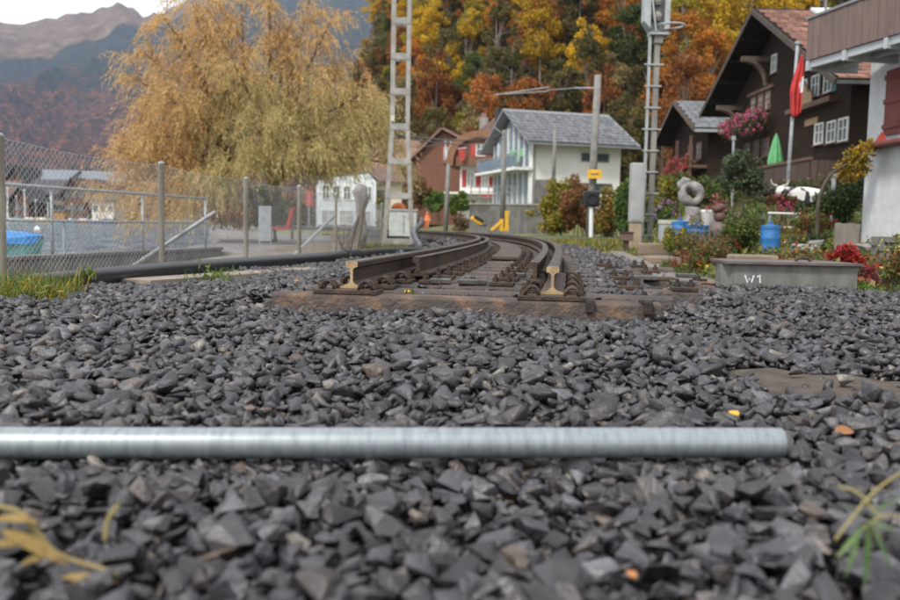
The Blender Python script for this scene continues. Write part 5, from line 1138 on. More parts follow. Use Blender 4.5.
for k in range(4): MB().ob(bo, dn, nn_, 0.5 + k * 1.3, 0.53 + k * 1.3, bz1 + 0.05, bz1 + 0.32, -0.02, 0.01).build('rail_post', trimgrey, nh)
MB().tube([bo + dn * 0.35 + Z * (bz1 + 0.30), bo + dn * 5.5 + Z * (bz1 + 0.30)], 0.022, 8).build('handrail', trimgrey, nh)
MB().ob(cw, dw, nw, -0.05, WL, 4.4, 4.6, -6, 0.02).build('floor_edge', trimgrey, nh)

# --- Swiss-type red flag on its pole
fb_ = at(785.5, 205, 30); ft = at(797.5, 44, 30)
fp = thing('flagpole', 'tall white flagpole in front of the dark chalet', 'flagpole', fb_)
MB().cyl(fb_ - Z * 1.0, ft, 0.065, 0.05, 12).build('pole', galvdull, fp, smooth=True); MB().lathe([(0.09, 0), (0.09, 0.06), (0.03, 0.1)], ft, 12).build('finial', galvdull, fp)
flg = thing('red_flag', 'red flag with a white cross hanging limp on the tall flagpole', 'flag', at(796, 60, 29.9))
flagred = M('flag_red', (0.46, 0.025, 0.02), (0.30, 0.015, 0.015), 0.7, scale=3); flagw = M('flag_white', (0.75, 0.73, 0.72), rough=0.7)
top, bot = at(797, 55, 29.85), at(793, 115, 29.85); V, F = [], []; nr, ncf = 22, 14
for i in range(nr + 1):
    t = i / nr; wd = 0.08 + 0.30 * math.sin(min(1, t * 1.75) * math.pi * 0.5) * (1 - 0.45 * max(0, t - 0.62) / 0.38)
    for j in range(ncf + 1):
        q = j / ncf; x = (q - (0.25 + 0.45 * math.sin(min(1.0, t * 1.6) * math.pi / 2))) * wd; p = top.lerp(bot, t); fold = 0.09 * math.sin(q * 15 + t * 2.2) * (0.3 + t)
        V.append((p.x + 0.12 + x, p.y - 0.05 + fold, p.z - 0.22 * (0.5 - abs(q - 0.3)) * t))
for i in range(nr):
    for j in range(ncf): F.append((i * (ncf + 1) + j, i * (ncf + 1) + j + 1, (i + 1) * (ncf + 1) + j + 1, (i + 1) * (ncf + 1) + j))
fo = MB().add(V, F).build('cloth', flagred, flg, smooth=True); fo.data.materials.append(flagw)
for i, p in enumerate(fo.data.polygons):
    r, cc_ = divmod(i, ncf); p.material_index = 1 if (8 <= r <= 13 and 11 <= cc_ <= 13) or (10 <= r <= 11 and 9 <= cc_ <= 13) else 0
fo.modifiers.new('thick', 'SOLIDIFY').thickness = 0.01

# --- village across the lake
vd = 170.0
def vill(label, u0, u1, vb, ve, vr, wallm, roofm, d=vd, depth=10, side=True, wins=3, rows=1, name='lake_house'):
    a, b_ = at(u0, 218, d), at(u1, 218, d); a.z = b_.z = 0; u = (b_ - a).normalized(); Lw = (b_ - a).length
    zb_, ze_, zr_ = -0.4, at((u0 + u1) / 2, ve, d).z, at((u0 + u1) / 2, vr, d).z
    n = Vector((u.y, -u.x, 0))
    if side:     # ridge along the street, slope towards the lake
        t = thing(name, label, 'house', (a.x, a.y, zb_))
        MB().prism([a + Z * zb_, a - n * depth + Z * zb_, a - n * depth + Z * ze_, a - n * depth / 2 + Z * (zr_ - 0.05), a + Z * ze_], u * Lw).build('wall', wallm, t)
        for q in (0, 1):
            e0 = a + n * (0.8 if q == 0 else -depth - 0.8) + Z * (ze_ - 0.2); r0 = a - n * depth / 2 + Z * zr_
            MB().prism([e0 - u * 1.0, r0 - u * 1.0, r0 + u * (Lw + 1.0), e0 + u * (Lw + 1.0)], (0, 0, 0.25)).build('roof_slope', roofm, t)
    else:
        t = gable_house(name, label, a, u, Lw, depth, zb_, ze_, zr_, wallm, roofm, ov=1.0, th=0.25)
    for r in range(rows):
        zw = zb_ + 1.6 + r * 2.6
        for i in range(wins):
            s = Lw * (i + 0.5) / wins - 0.6
            if zw + 1.4 < ze_ + 0.6: window(t, a, u, n, s, zw, 1.2, 1.4, fm=framewood if wallm is not white_wall else frame_w, gm=glass, fw=0.15, cross=False)
    return t
brownw = M('far_brown_wood', (0.15, 0.065, 0.04), (0.09, 0.04, 0.028), 0.8, scale=0.8)
palestone = M('far_cream_wall', (0.30, 0.27, 0.22), (0.2, 0.18, 0.15), 0.9, scale=0.4)
vill('brown gabled chalet across the lake at the left', 5, 27, 214, 187, 166, brownw, darkroof, 182, side=False, wins=4, rows=3)
vill('long brown house with pale sheet roof across the lake, behind the charcoal roof', 31, 66, 213, 180, 169.5, brownw, metalroof, 190, wins=6, rows=3)
vill('long brown house with pale blue-grey roof across the lake, nearest the willow', 66, 122, 213, 181, 171, brownw, metalroof, 192, wins=8, rows=3)
vill('cream lakeside house with a broad charcoal roof across the lake', 29, 66, 216, 194, 179.5, palestone, darkroof, 172, wins=6, rows=1)
vill('red-brown gabled chalet across the lake right of the broad charcoal roof', 64, 84, 216, 191, 178, brownw, tilebrown, 168, side=False, wins=3, rows=2)
vill('small dark gabled boathouse at the water left of the cream house', 14, 29, 216, 197, 188, brownw, darkroof, 164, side=False, wins=2, rows=1, depth=7)
vill('dark brown gabled boathouse across the lake right of the charcoal roof', 84, 110, 215, 192, 180, brownw, tilebrown, 176, side=False, wins=3, rows=2)
vill('low white boathouse at the water below the brown boathouse', 92, 114, 217, 200, 196, white_wall, darkroof, 165, depth=6, wins=3)
vill('cream house with red-brown roof at the left village edge', -30, 8, 215, 196, 180, palestone, tilebrown, 176, wins=4)
# jetty, moored boats, masts
jt = thing('jetty', 'long low wooden jetty in front of the village across the lake', 'jetty', at(60, 221, 150))
ja, jb = at(-30, 219, 152), at(116, 222, 152); ja.z = jb.z = LAKE_Z + 0.75
MB().beam(ja, jb, 2.0, 0.25).build('deck', concdark, jt)
for k in range(18): p = ja.lerp(jb, k / 17); MB().cyl((p.x, p.y - 0.9, -2), (p.x, p.y - 0.9, LAKE_Z + 1.5), 0.14, n=6).build('pile', barklight, jt)
cols = [((0.05, 0.35, 0.5), 'turquoise', 68), ((0.75, 0.6, 0.05), 'yellow', 42), ((0.6, 0.62, 0.6), 'white', 20), ((0.5, 0.1, 0.05), 'red', 84), ((0.1, 0.15, 0.35), 'navy', 96), ((0.35, 0.22, 0.12), 'brown', 30)]
for c_, nm_, u_ in cols:
    p = at(u_, 220, 147); p.z = LAKE_Z
    b_ = thing('rowing_boat', 'small %s boat moored at the far jetty' % nm_, 'boat', p, 'boats at the far jetty')
    ln = 2.3; hv = []
    for t in np.linspace(-1, 1, 9):
        wd = 0.8 * (1 - abs(t) ** 2.5) + 0.05
        hv += [(p.x + t * ln, p.y - wd, LAKE_Z + 0.6 + 0.15 * t * t), (p.x + t * ln, p.y - wd * 0.5, LAKE_Z - 0.1), (p.x + t * ln, p.y + wd * 0.5, LAKE_Z - 0.1), (p.x + t * ln, p.y + wd, LAKE_Z + 0.6 + 0.15 * t * t)]
    MB().add(hv, [(i * 4 + k, i * 4 + k + 1, i * 4 + 5 + k, i * 4 + 4 + k) for i in range(8) for k in range(3)] + [(0, 1, 2, 3), (32, 33, 34, 35)] + [(i * 4, i * 4 + 3, i * 4 + 7, i * 4 + 4) for i in range(8)]).build('hull', M('boat_' + nm_, c_, rough=0.5), b_)
    MB().box((p.x, p.y, LAKE_Z + 0.72), (1.4, 0.9, 0.25)).build('cover', whitep if nm_ != 'white' else hullm, b_)
for i, (u_, v_) in enumerate(((8, 188), (17, 196), (25, 190), (36, 200), (48, 203), (72, 204), (100, 206))):
    p = at(u_, 219, 149 + i); q = at(u_, v_, 149 + i)
    mst = thing('mooring_pole', '%s slim pole rising from the far jetty' % ('first', 'second', 'third', 'fourth', 'fifth', 'sixth', 'seventh')[i] + ' from the left', 'pole', (p.x, p.y, LAKE_Z), 'poles at the far jetty')
    MB().cyl((p.x, p.y, -2), (p.x, p.y, q.z), 0.11, 0.08, 6).build('shaft', galvdull if i % 2 else whitep, mst); MB().box((p.x, p.y, q.z), (0.25, 0.25, 0.2)).build('cap', whitep, mst)
# ------------------------------------------------------------------ foliage helpers
def leaf_quads(P, ln, wd, cols, axis_=None, spread=1.0):
    """a small folded leaf at every point; returns verts, quads, colours"""
    P = np.asarray(P, float); n = len(P)
    a = rng.normal(0, 1, (n, 3)) if axis_ is None else np.asarray(axis_, float) + rng.normal(0, 0.45 * spread, (n, 3))
    a /= np.linalg.norm(a, axis=1)[:, None] + 1e-9
    b_ = np.cross(a, rng.normal(0, 1, (n, 3))); b_ /= np.linalg.norm(b_, axis=1)[:, None] + 1e-9
    L_ = (ln * rng.uniform(0.6, 1.3, n))[:, None]; W_ = (wd * rng.uniform(0.7, 1.25, n))[:, None]
    V = np.stack([P, P + a * L_ * 0.5 + b_ * W_ * 0.5, P + a * L_, P + a * L_ * 0.5 - b_ * W_ * 0.5], 1).reshape(-1, 3)
    F = np.arange(4 * n).reshape(n, 4)
    return V, F, np.repeat(np.asarray(cols), 4, 0)
def palette(n, cols, jit=0.18):
    c = np.array(cols)[rng.integers(0, len(cols), n)]; return np.clip(c * (1 + rng.normal(0, jit, (n, 1))) + rng.normal(0, 0.01, (n, 3)), 0.005, 0.9)
def blob_points(blobs, n, shell=0.55):
    """points through the volume of several ellipsoids, denser towards their skins"""
    vol = np.array([b_[3] * b_[4] * b_[5] for b_ in blobs]); k = rng.choice(len(blobs), n, p=vol ** 0.8 / (vol ** 0.8).sum()); B = np.array(blobs)[k]
    d = rng.normal(0, 1, (n, 3)); d /= np.linalg.norm(d, axis=1)[:, None]; r = rng.uniform(shell ** 3, 1, n) ** (1 / 3.0)
    return B[:, :3] + d * r[:, None] * B[:, 3:6]
GREEN = [(0.05, 0.085, 0.025), (0.075, 0.12, 0.03), (0.03, 0.06, 0.022)]
LGREEN = [(0.12, 0.19, 0.035), (0.09, 0.16, 0.03), (0.17, 0.22, 0.05)]
YELLOW = [(0.45, 0.30, 0.03), (0.36, 0.25, 0.03), (0.25, 0.22, 0.04)]
ORANGE = [(0.36, 0.13, 0.03), (0.28, 0.10, 0.025), (0.40, 0.19, 0.04)]
RUST = [(0.21, 0.07, 0.028), (0.15, 0.055, 0.025), (0.26, 0.10, 0.03)]
REDL = [(0.33, 0.025, 0.02), (0.22, 0.02, 0.02), (0.40, 0.05, 0.03)]
OLIVE = [(0.12, 0.105, 0.035), (0.16, 0.135, 0.05), (0.085, 0.08, 0.03)]
TAN = [(0.26, 0.19, 0.09), (0.21, 0.15, 0.07), (0.17, 0.14, 0.065)]
PINK = [(0.62, 0.10, 0.24), (0.55, 0.16, 0.30), (0.68, 0.25, 0.36)]
LILAC = [(0.42, 0.20, 0.45), (0.5, 0.28, 0.5)]
def shrub(name, label, cat, c, blobs, n, ln, wd, cols, group=None, flowers=None, stems=6, mat=None, rel=True, spread=0.35):
    """c: foot; blobs: ellipsoids relative to the foot (x, y, z, rx, ry, rz)"""
    c = Vector(c); t = thing(name, label, cat, c, group)
    # break every mass into clumps so that gaps and shade appear
    cl = []
    for b_ in blobs:
        for k in range(max(5, int(14 * (b_[3] * b_[5]) ** 0.25))):
            d = rng.normal(0, 1, 3); d /= np.linalg.norm(d); r = rng.uniform(0.35, 0.95)
            s = rng.uniform(0.22, 0.45); cl.append((b_[0] + d[0] * b_[3] * r, b_[1] + d[1] * b_[4] * r, b_[2] + d[2] * b_[5] * r, b_[3] * s, b_[4] * s, b_[5] * s))
    P = blob_points(cl, n, 0.3) + np.array(c); P[:, 2] = np.maximum(P[:, 2], c.z + 0.01)
    V, F, C = leaf_quads(P, ln, wd, palette(n, cols), None); np_mesh('foliage', V, F, mat or leafm, t, col=C)
    q = MB()
    for k in range(stems):
        b_ = blobs[k % len(blobs)]; e = c + Vector((b_[0], b_[1], b_[2])) + Vector((random.uniform(-1, 1) * b_[3] * 0.6, random.uniform(-1, 1) * b_[4] * 0.6, random.uniform(-0.2, 0.6) * b_[5]))
        m = c.lerp(e, 0.5) + Vector((random.uniform(-.1, .1), random.uniform(-.1, .1), 0.05)) * b_[5]; f0 = c + Vector((random.uniform(-spread, spread) * b_[3] + b_[0] * 0.7, random.uniform(-spread, spread) * b_[4] + b_[1] * 0.7, -0.05))
        q.tube([f0, m, e], [0.012 + 0.012 * b_[5], 0.008 + 0.008 * b_[5], 0.003], 5)
    q.build('stems', barklight if stems > 8 else bark, t)
    if flowers:
        fn, fs, fc = flowers; bl = np.array(blobs); k = rng.integers(0, len(blobs), fn); d = rng.normal(0, 1, (fn, 3)); d[:, 1] = -np.abs(d[:, 1]); d /= np.linalg.norm(d, axis=1)[:, None]
        P = bl[k, :3] + d * bl[k, 3:6] * rng.uniform(0.8, 1.05, (fn, 1)) + np.array(c)
        P = np.repeat(P, 7, 0) + rng.normal(0, fs * 0.35, (fn * 7, 3)); col = np.repeat(palette(fn, fc), 7, 0)
        V, F, C = leaf_quads(P, fs * 0.7, fs * 0.6, col); np_mesh('blossoms', V, F, leafm, t, col=C)
    return t

# ------------------------------------------------------------------ the golden willow
wb_ = Vector((-5.75, 28.0, -0.5))
wl = thing('willow_tree', 'big golden-orange weeping willow by the lake left of the mast', 'tree', wb_)
wr_ = random.Random(5)
tr = MB(); tr.tube(smooth_path([wb_ - Z * 0.2, wb_ + Vector((-0.1, 0, 0.8)), wb_ + Vector((0.12, 0, 1.5)), wb_ + Vector((0.0, 0, 2.1))]), [0.25 - 0.005 * i for i in range(16)], 10)
tr.tube(smooth_path([wb_ + Vector((0.0, 0.05, 0.3)), wb_ + Vector((-0.35, 0.1, 0.9)), wb_ + Vector((-0.75, 0.2, 1.7)), wb_ + Vector((-1.1, 0.2, 2.4))]), [0.15 - 0.004 * i for i in range(16)], 8)
tr.build('trunk', bark, wl, smooth=True)
LP, LA, LC = [], [], []; tw = MB(); limbs = MB()
ends = [(-4.3, -0.6, 2.3), (-4.2, 0.6, 3.6), (-3.9, -1.0, 4.9), (-3.2, 0.8, 6.0), (-2.2, -0.8, 7.0), (-1.1, 0.6, 7.7), (0.1, -0.9, 8.0), (1.1, 0.5, 7.6), (1.9, -0.6, 6.8), (2.1, 0.8, 5.6), (3.0, -1.2, 4.6), (3.4, 0.4, 3.9), (3.5, -0.6, 3.3), (-2.6, -1.8, 4.2), (1.6, -2.0, 4.4), (-0.6, -2.2, 5.2), (0.6, 2.0, 5.8), (-1.6, 2.0, 5.5), (-3.3, -1.2, 3.2), (0.2, -2.4, 3.6), (2.4, -2.0, 3.4), (-4.4, -1.6, 1.5), (-3.5, -2.2, 1.1), (-2.7, -2.4, 1.0), (-1.9, -2.2, 1.1), (-1.2, -2.4, 1.6), (-4.3, 0.4, 1.7), (-0.4, -2.6, 2.4), (0.9, -2.5, 2.5), (1.8, -2.4, 2.6), (2.9, -1.6, 2.6), (3.7, -0.2, 2.6), (-3.0, 1.0, 1.4), (-4.0, 0, 5.9), (-3.3, -0.4, 7.0), (-4.1, 0.2, 4.3), (3.2, 0.2, 4.6), (-2.4, 0.3, 7.5), (-4.6, -0.4, 2.7), (-1.4, -0.5, 6.6), (0.6, -0.6, 6.6)]
for ei, e in enumerate(ends):
    p0 = wb_ + Vector((0, 0, 1.9)) if e[0] > -0.8 else wb_ + Vector((-0.8, 0.2, 2.0)); p3 = wb_ + Vector(e); m = p0.lerp(p3, 0.5) + Vector((0, 0, 0.5))
    pth = smooth_path([p0, m, p3], 8); limbs.tube(pth, [0.07 * (1 - i / (len(pth) + 2)) + 0.01 for i in range(len(pth))], 6)
    for k in range(26):
        t = 0.28 + 0.72 * (k + wr_.random()) / 26; pb0 = pth[min(int(t * (len(pth) - 1)), len(pth) - 1)]
        out_ = (p3 - p0).normalized(); dirv = Vector((wr_.gauss(0, 1), wr_.gauss(0, 1), wr_.gauss(0.15, 0.7))).normalized() * 0.8 + out_ * 0.75
        ln = wr_.uniform(0.5, 1.25); pe = pb0 + dirv.normalized() * ln
        tw.tube([pb0, pb0.lerp(pe, 0.5) + Z * 0.06, pe], [0.016, 0.011, 0.006], 4, caps=False)
        for s in range(9):
            q = pb0.lerp(pe, 0.25 + 0.75 * wr_.random()); droop = 0.35 + 0.65 * wr_.random()
            low = pb0.z < wb_.z + 4.7
            sl2 = wr_.uniform(0.3, 0.8) * (1.8 if low else 1.15); hd = Vector((dirv.x + wr_.gauss(0, 0.5), dirv.y + wr_.gauss(0, 0.5), 0)).normalized() * sl2 * (0.45 if low else 0.75)
            yg = (q.x - wb_.x > -1.8 + wr_.gauss(0, 0.5)) and q.z - wb_.z < 5.0 + wr_.gauss(0, 0.5) and (q.y < wb_.y + 1.2)
            nl = 20
            for i in range(nl):
                f = (i + wr_.random()) / nl
                pt = q + hd * f + Z * (0.10 * f - droop * sl2 * f * f)
                LP.append(tuple(pt)); LA.append((hd.x * 0.6 + wr_.gauss(0, .1), hd.y * 0.6, 0.15 - droop * f * 1.6)); LC.append(2 if yg and wr_.random() < 0.8 else (0 if wr_.random() < 0.72 else 1))
LC = np.array(LC); colw = np.zeros((len(LC), 3))
for k, pal in enumerate(([(0.68, 0.44, 0.18), (0.62, 0.38, 0.16), (0.72, 0.51, 0.23)], [(0.52, 0.33, 0.16), (0.72, 0.56, 0.27), (0.44, 0.28, 0.14)], [(0.57, 0.51, 0.23), (0.49, 0.46, 0.21), (0.61, 0.47, 0.21), (0.41, 0.39, 0.17)])):
    s = LC == k; colw[s] = palette(int(s.sum()), pal)
V, F, C = leaf_quads(LP, 0.135, 0.021, colw, LA, 0.6); np_mesh('crown', V, F, M('willow_leaf', W, (0.8, 0.8, 0.8), 0.6, spec=0.25, scale=1.2, vcol=True, transl=0.45), wl, col=C)
limbs.build('limbs', M('willow_bark', (0.16, 0.105, 0.06), (0.09, 0.06, 0.035), 0.9, scale=4), wl, smooth=True); tw.build('twigs', M('willow_twigs', (0.27, 0.155, 0.06), (0.18, 0.1, 0.045), 0.8, scale=3), wl)
print('willow leaves', len(LP))

# ------------------------------------------------------------------ autumn wood on the hillside
def tree_template(k, h, rx, rz_, n, bare=False):
    r = random.Random(300 + k); cl = []
    for i in range(46):
        d = Vector((r.gauss(0, 1), r.gauss(0, 1), r.gauss(0, 1))).normalized() * r.uniform(0.5, 1.0)
        s = r.uniform(0.13, 0.28); tz = h - rz_ + d.z * rz_; taper = 1.0 - 0.35 * max(0, d.z)
        cl.append((d.x * rx * taper, d.y * rx * taper, tz, rx * s * 1.2, rx * s * 1.2, rz_ * s * 0.62))
    P = blob_points(cl, n, 0.2); V, F, C = leaf_quads(P, 0.30, 0.22, np.clip(np.ones((n, 3)) * (1 + rng.normal(0, 0.25, (n, 1))), 0.3, 1.7))
    crown = np_mesh('crown', V, F, None, None, col=C); q = MB(); q.tube(smooth_path([(0, 0, -1.2), (r.uniform(-.2, .2), 0, h * 0.35), (r.uniform(-.4, .4), r.uniform(-.3, .3), h * 0.92)]), [0.2 - 0.015 * i for i in range(11)], 6)
    for i in range(9):
        c_ = cl[i]; z0 = h * r.uniform(0.3, 0.65); q.tube([(0, 0, z0), (c_[0] * 0.5, c_[1] * 0.5, (z0 + c_[2]) / 2 + 0.3), c_[:3]], [0.09, 0.06, 0.02], 4)
    trunk = q.build('trunk', None); me_c, me_t = crown.data, trunk.data; bpy.data.objects.remove(crown); bpy.data.objects.remove(trunk)
    me_c.materials.append(leafm); me_t.materials.append(barklight); return me_c, me_t
TT = [tree_template(0, 13, 3.4, 5.0, 7400), tree_template(1, 15, 3.1, 6.0, 7800), tree_template(2, 11, 3.7, 4.2, 7400), tree_template(3, 14, 2.6, 6.3, 6600), tree_template(4, 10, 3.0, 4.2, 5600), tree_template(5, 16, 3.3, 6.0, 5400)]
def tree_mat(nm, cols):
    m = bpy.data.materials.new(nm); m.use_nodes = True; t = m.node_tree; N, L = t.nodes, t.links; b_ = N['Principled BSDF']; b_.inputs['Roughness'].default_value = 0.65; b_.inputs['Specular IOR Level'].default_value = 0.2
    tc = N.new('ShaderNodeTexCoord'); n_ = N.new('ShaderNodeTexNoise'); n_.inputs['Scale'].default_value = 0.45; n_.inputs['Detail'].default_value = 6; L.new(tc.outputs['Object'], n_.inputs['Vector'])
    r = N.new('ShaderNodeValToRGB'); e = r.color_ramp.elements; e[0].position = 0.32; e[0].color = (*cols[0], 1); e[1].position = 0.68; e[1].color = (*cols[-1], 1)
    if len(cols) > 2: q = e.new(0.5); q.color = (*cols[1], 1)
    L.new(n_.outputs['Fac'], r.inputs[0]); a = N.new('ShaderNodeAttribute'); a.attribute_name = 'Col'; mx_ = N.new('ShaderNodeMix'); mx_.data_type = 'RGBA'; mx_.blend_type = 'MULTIPLY'; mx_.inputs[0].default_value = 1
    L.new(r.outputs[0], mx_.inputs[6]); L.new(a.outputs['Color'], mx_.inputs[7]); oi = N.new('ShaderNodeObjectInfo'); hs = N.new('ShaderNodeHueSaturation'); mr = N.new('ShaderNodeMapRange'); mr.inputs[3].default_value = 0.75; mr.inputs[4].default_value = 1.3
    L.new(oi.outputs['Random'], mr.inputs[0]); L.new(mr.outputs[0], hs.inputs['Value']); L.new(mx_.outputs[2], hs.inputs['Color']); L.new(hs.outputs[0], b_.inputs['Base Color'])
    tr_ = N.new('ShaderNodeBsdfTranslucent'); ms = N.new('ShaderNodeMixShader'); ms.inputs[0].default_value = 0.25; L.new(hs.outputs[0], tr_.inputs[0]); L.new(b_.outputs[0], ms.inputs[1]); L.new(tr_.outputs[0], ms.inputs[2]); L.new(ms.outputs[0], N['Material Output'].inputs[0])
    return m
TK = {'rust-brown': tree_mat('rust_leaves', [(0.15, 0.055, 0.02), (0.28, 0.10, 0.025), (0.35, 0.14, 0.03)]), 'bright orange': tree_mat('orange_leaves', [(0.24, 0.085, 0.014), (0.42, 0.16, 0.02), (0.48, 0.22, 0.028)]), 'golden yellow': tree_mat('gold_leaves', [(0.30, 0.19, 0.015), (0.52, 0.32, 0.015), (0.42, 0.30, 0.03)]),
      'yellow-green': tree_mat('yellow_green_leaves', [(0.12, 0.12, 0.018), (0.26, 0.22, 0.025), (0.36, 0.27, 0.03)]), 'dark green': tree_mat('green_leaves', [(0.03, 0.045, 0.014), (0.065, 0.085, 0.02), (0.12, 0.13, 0.03)]), 'olive': tree_mat('olive_leaves', [(0.06, 0.055, 0.018), (0.11, 0.095, 0.028), (0.17, 0.13, 0.04)]), 'pale tan': tree_mat('tan_leaves', [(0.14, 0.10, 0.045), (0.22, 0.17, 0.075), (0.29, 0.21, 0.085)])}
HT = []
def hill_tree(kind, x, y, z, tmpl, s, rot):
    t = bpy.data.objects.new('hillside_tree', None); COL.objects.link(t); t.location = (x, y, z); t.rotation_euler = (0, 0, rot); t.scale = (s * 1.05, s * 1.05, s)
    tag(t, 'tree', 'tree', 'trees of the hillside wood'); HT.append((t, kind, project((x, y, z + 8))))
    for nm, me in (('crown', TT[tmpl][0]), ('trunk', TT[tmpl][1])):
        o = bpy.data.objects.new(nm, me); COL.objects.link(o); o.parent = t
        if nm == 'crown':
            o.material_slots[0].link = 'OBJECT'; o.material_slots[0].material = TK[kind]
    return t
kinds = list(TK); hr = random.Random(21); cnt = 0; placed = []
def zone(u, v):
    """what grows where on that slope"""
    n_ = mnoise.noise(Vector((u / 38.0, v / 30.0, 1.3))) + 0.5 * hr.gauss(0, 1)
    if u < 352: return 'golden yellow' if hr.random() < .3 else 'yellow-green'
    if u < 385: return hr.choice(('rust-brown', 'yellow-green', 'golden yellow', 'olive'))
    if v > 92: return hr.choice(('olive', 'olive', 'pale tan', 'yellow-green', 'rust-brown'))
    if 560 < u < 625 and v > 55: return hr.choice(('pale tan', 'olive', 'pale tan', 'rust-brown'))
    if u > 690 and v < 60: return hr.choice(('golden yellow', 'bright orange', 'yellow-green', 'golden yellow'))
    return 'rust-brown' if n_ < -0.42 else 'bright orange' if n_ < -0.14 else 'dark green' if n_ < 0.04 else 'golden yellow' if n_ < 0.3 else 'yellow-green' if n_ < 0.55 else 'olive'
for row in range(16):
    for i in range(52):
        x = -38 + i * 3.6 + hr.uniform(-1.6, 1.6) + (row % 2) * 1.8; fy = np.interp(x, fxs, fys); y = fy + 3 + row * 5.0 + hr.uniform(-2, 2)
        z = float(hill_z(x, y)); u, v = project((x, y, z + 8))
        ut, vt = project((x, y, z + 15)); lim = np.interp(y, [60, 300], [60, 30])
        if u < 322 or u > 860 or v < -lim or v > 200: continue
        if u < 378 and vt < np.interp(u, [330, 345, 360, 378], [95, 72, 48, 6]): continue
        s = hr.uniform(0.62, 0.98)
        if cnt >= 295: continue
        hill_tree(zone(u, v), x, y, z, hr.randrange(6), s, hr.uniform(0, 6.28)); cnt += 1
ORD = 'first second third fourth fifth sixth seventh eighth ninth tenth eleventh twelfth thirteenth fourteenth fifteenth sixteenth seventeenth eighteenth nineteenth twentieth twenty-first twenty-second twenty-third twenty-fourth twenty-fifth twenty-sixth twenty-seventh twenty-eighth twenty-ninth thirtieth thirty-first thirty-second thirty-third thirty-fourth thirty-fifth thirty-sixth thirty-seventh thirty-eighth thirty-ninth fortieth'.split()
for kd in kinds:
    for lo, hi_, nm_ in ((80, 999, 'lower edge'), (40, 80, 'middle'), (0, 40, 'upper part'), (-999, 0, 'top')):
        g = sorted([q for q in HT if q[1] == kd and lo <= q[2][1] < hi_], key=lambda q: q[2][0])
        for i_, q in enumerate(g): q[0]['label'] = ('only %s tree at the %s of the hillside wood' % (kd, nm_)) if len(g) == 1 else '%s %s tree from the left at the %s of the hillside wood' % (ORD[min(i_, 39)], kd, nm_)
print('hill trees', cnt)
# undergrowth on the slope
P = []
ux_, uy_ = rng.uniform(-36, 130, 26000), rng.uniform(0, 62, 26000)
fy_ = np.interp(ux_, fxs, fys); yy = fy_ + uy_; zz = hill_z(ux_, yy); zz = zz + rng.uniform(0, 2.2, len(zz)) * (0.4 + 0.6 * np.sin(ux_ * 0.9) * np.cos(yy * 0.7)) + 0.5
V, F, C = leaf_quads(np.stack([ux_, yy, zz], 1), 0.8, 0.6, palette(len(ux_), OLIVE + TAN + [(0.10, 0.09, 0.03), (0.2, 0.12, 0.04)])); tag(np_mesh('hillside_undergrowth', V, F, leafm, col=C), 'olive and tan undergrowth covering the wooded slope', 'undergrowth', kind='stuff')

# ------------------------------------------------------------------ shrubs along the line
def gnd(x, y): return float(ground_z(x, y))
def atg(u, d):
    p = at(u, 230, d); p.z = gnd(p.x, p.y); return p
p = atg(556, 47); shrub('yellow_bush', 'yellow-green autumn bush below the white house, left of the red one', 'bush', p, [(0, 0, 1.75, 1.1, 0.9, 1.35), (-0.3, 0, 0.9, 1.2, 0.9, 0.9)], 9000, 0.15, 0.10, YELLOW + YELLOW + LGREEN + [(0.33, 0.29, 0.04)])
p = atg(578, 46); shrub('red_bush', 'reddish orange autumn bush around the catenary pole', 'bush', p, [(0, 0, 1.7, 1.2, 1.0, 1.5), (0.7, 0, 0.9, 1.0, 0.9, 0.9)], 9000, 0.14, 0.09, [(0.36, 0.14, 0.07), (0.30, 0.16, 0.06), (0.34, 0.22, 0.07), (0.2, 0.16, 0.05), (0.28, 0.09, 0.05)])
p = atg(611, 43); shrub('orange_bush', 'orange and green mixed bush right of the catenary pole', 'bush', p, [(0, 0, 1.4, 1.0, 0.9, 1.4)], 6000, 0.14, 0.09, YELLOW + OLIVE + LGREEN + ORANGE)
p = atg(628, 38); shrub('green_shrub', 'tall leafy green shrub behind the trackside cabinet', 'shrub', p, [(0, 0, 1.7, 0.65, 0.7, 1.5), (0.3, 0, 0.9, 0.8, 0.7, 0.9)], 6000, 0.15, 0.1, GREEN + LGREEN)
p = atg(662, 50); shrub('yellow_shrub', 'bright yellow-green shrub behind the signal mast', 'shrub', p, [(0, 0, 1.5, 0.9, 1.0, 1.7), (-1.2, 0, 1.2, 1.0, 1.0, 1.4)], 7000, 0.18, 0.13, YELLOW + LGREEN)
p = atg(443, 66); 
for u_, lb, pal in ((439, 'clipped green hedge bush left of the grey pole', LGREEN), (459, 'clipped green hedge bush right of the grey pole', LGREEN)):
    dd_ = 97 if u_ < 450 else 66; k_ = dd_ / 97.0; p = atg(u_, dd_); p.z = 0.4 if u_ < 450 else 0.15; shrub('hedge_bush', lb, 'hedge', p, [(0, 0, 2.35 * k_, 1.45 * k_, 1.2 * k_, 1.2 * k_)], 3500, 0.27 * k_, 0.19 * k_, pal, group='green hedge by the brown house')
p = atg(419, 98); p.z = 0.2; shrub('orange_tree', 'small rusty orange tree in front of the brown house', 'tree', p, [(-0.5, 0, 3.2, 1.7, 1.5, 2.1), (0.7, 0, 3.6, 1.1, 1.1, 1.2)], 4500, 0.24, 0.17, ORANGE + OLIVE + TAN)
p = atg(412, 98); shrub('dark_bush', 'dark green conical bush at the track bend', 'bush', p, [(0, 0, 0.7, 0.7, 0.6, 0.8)], 1800, 0.15, 0.1, GREEN)
p = atg(462, 63); shrub('dry_bush', 'straggly brownish bush below the hedge', 'bush', p, [(0, 0, 0.7, 1.1, 0.6, 0.7)], 1500, 0.14, 0.08, TAN + RUST)
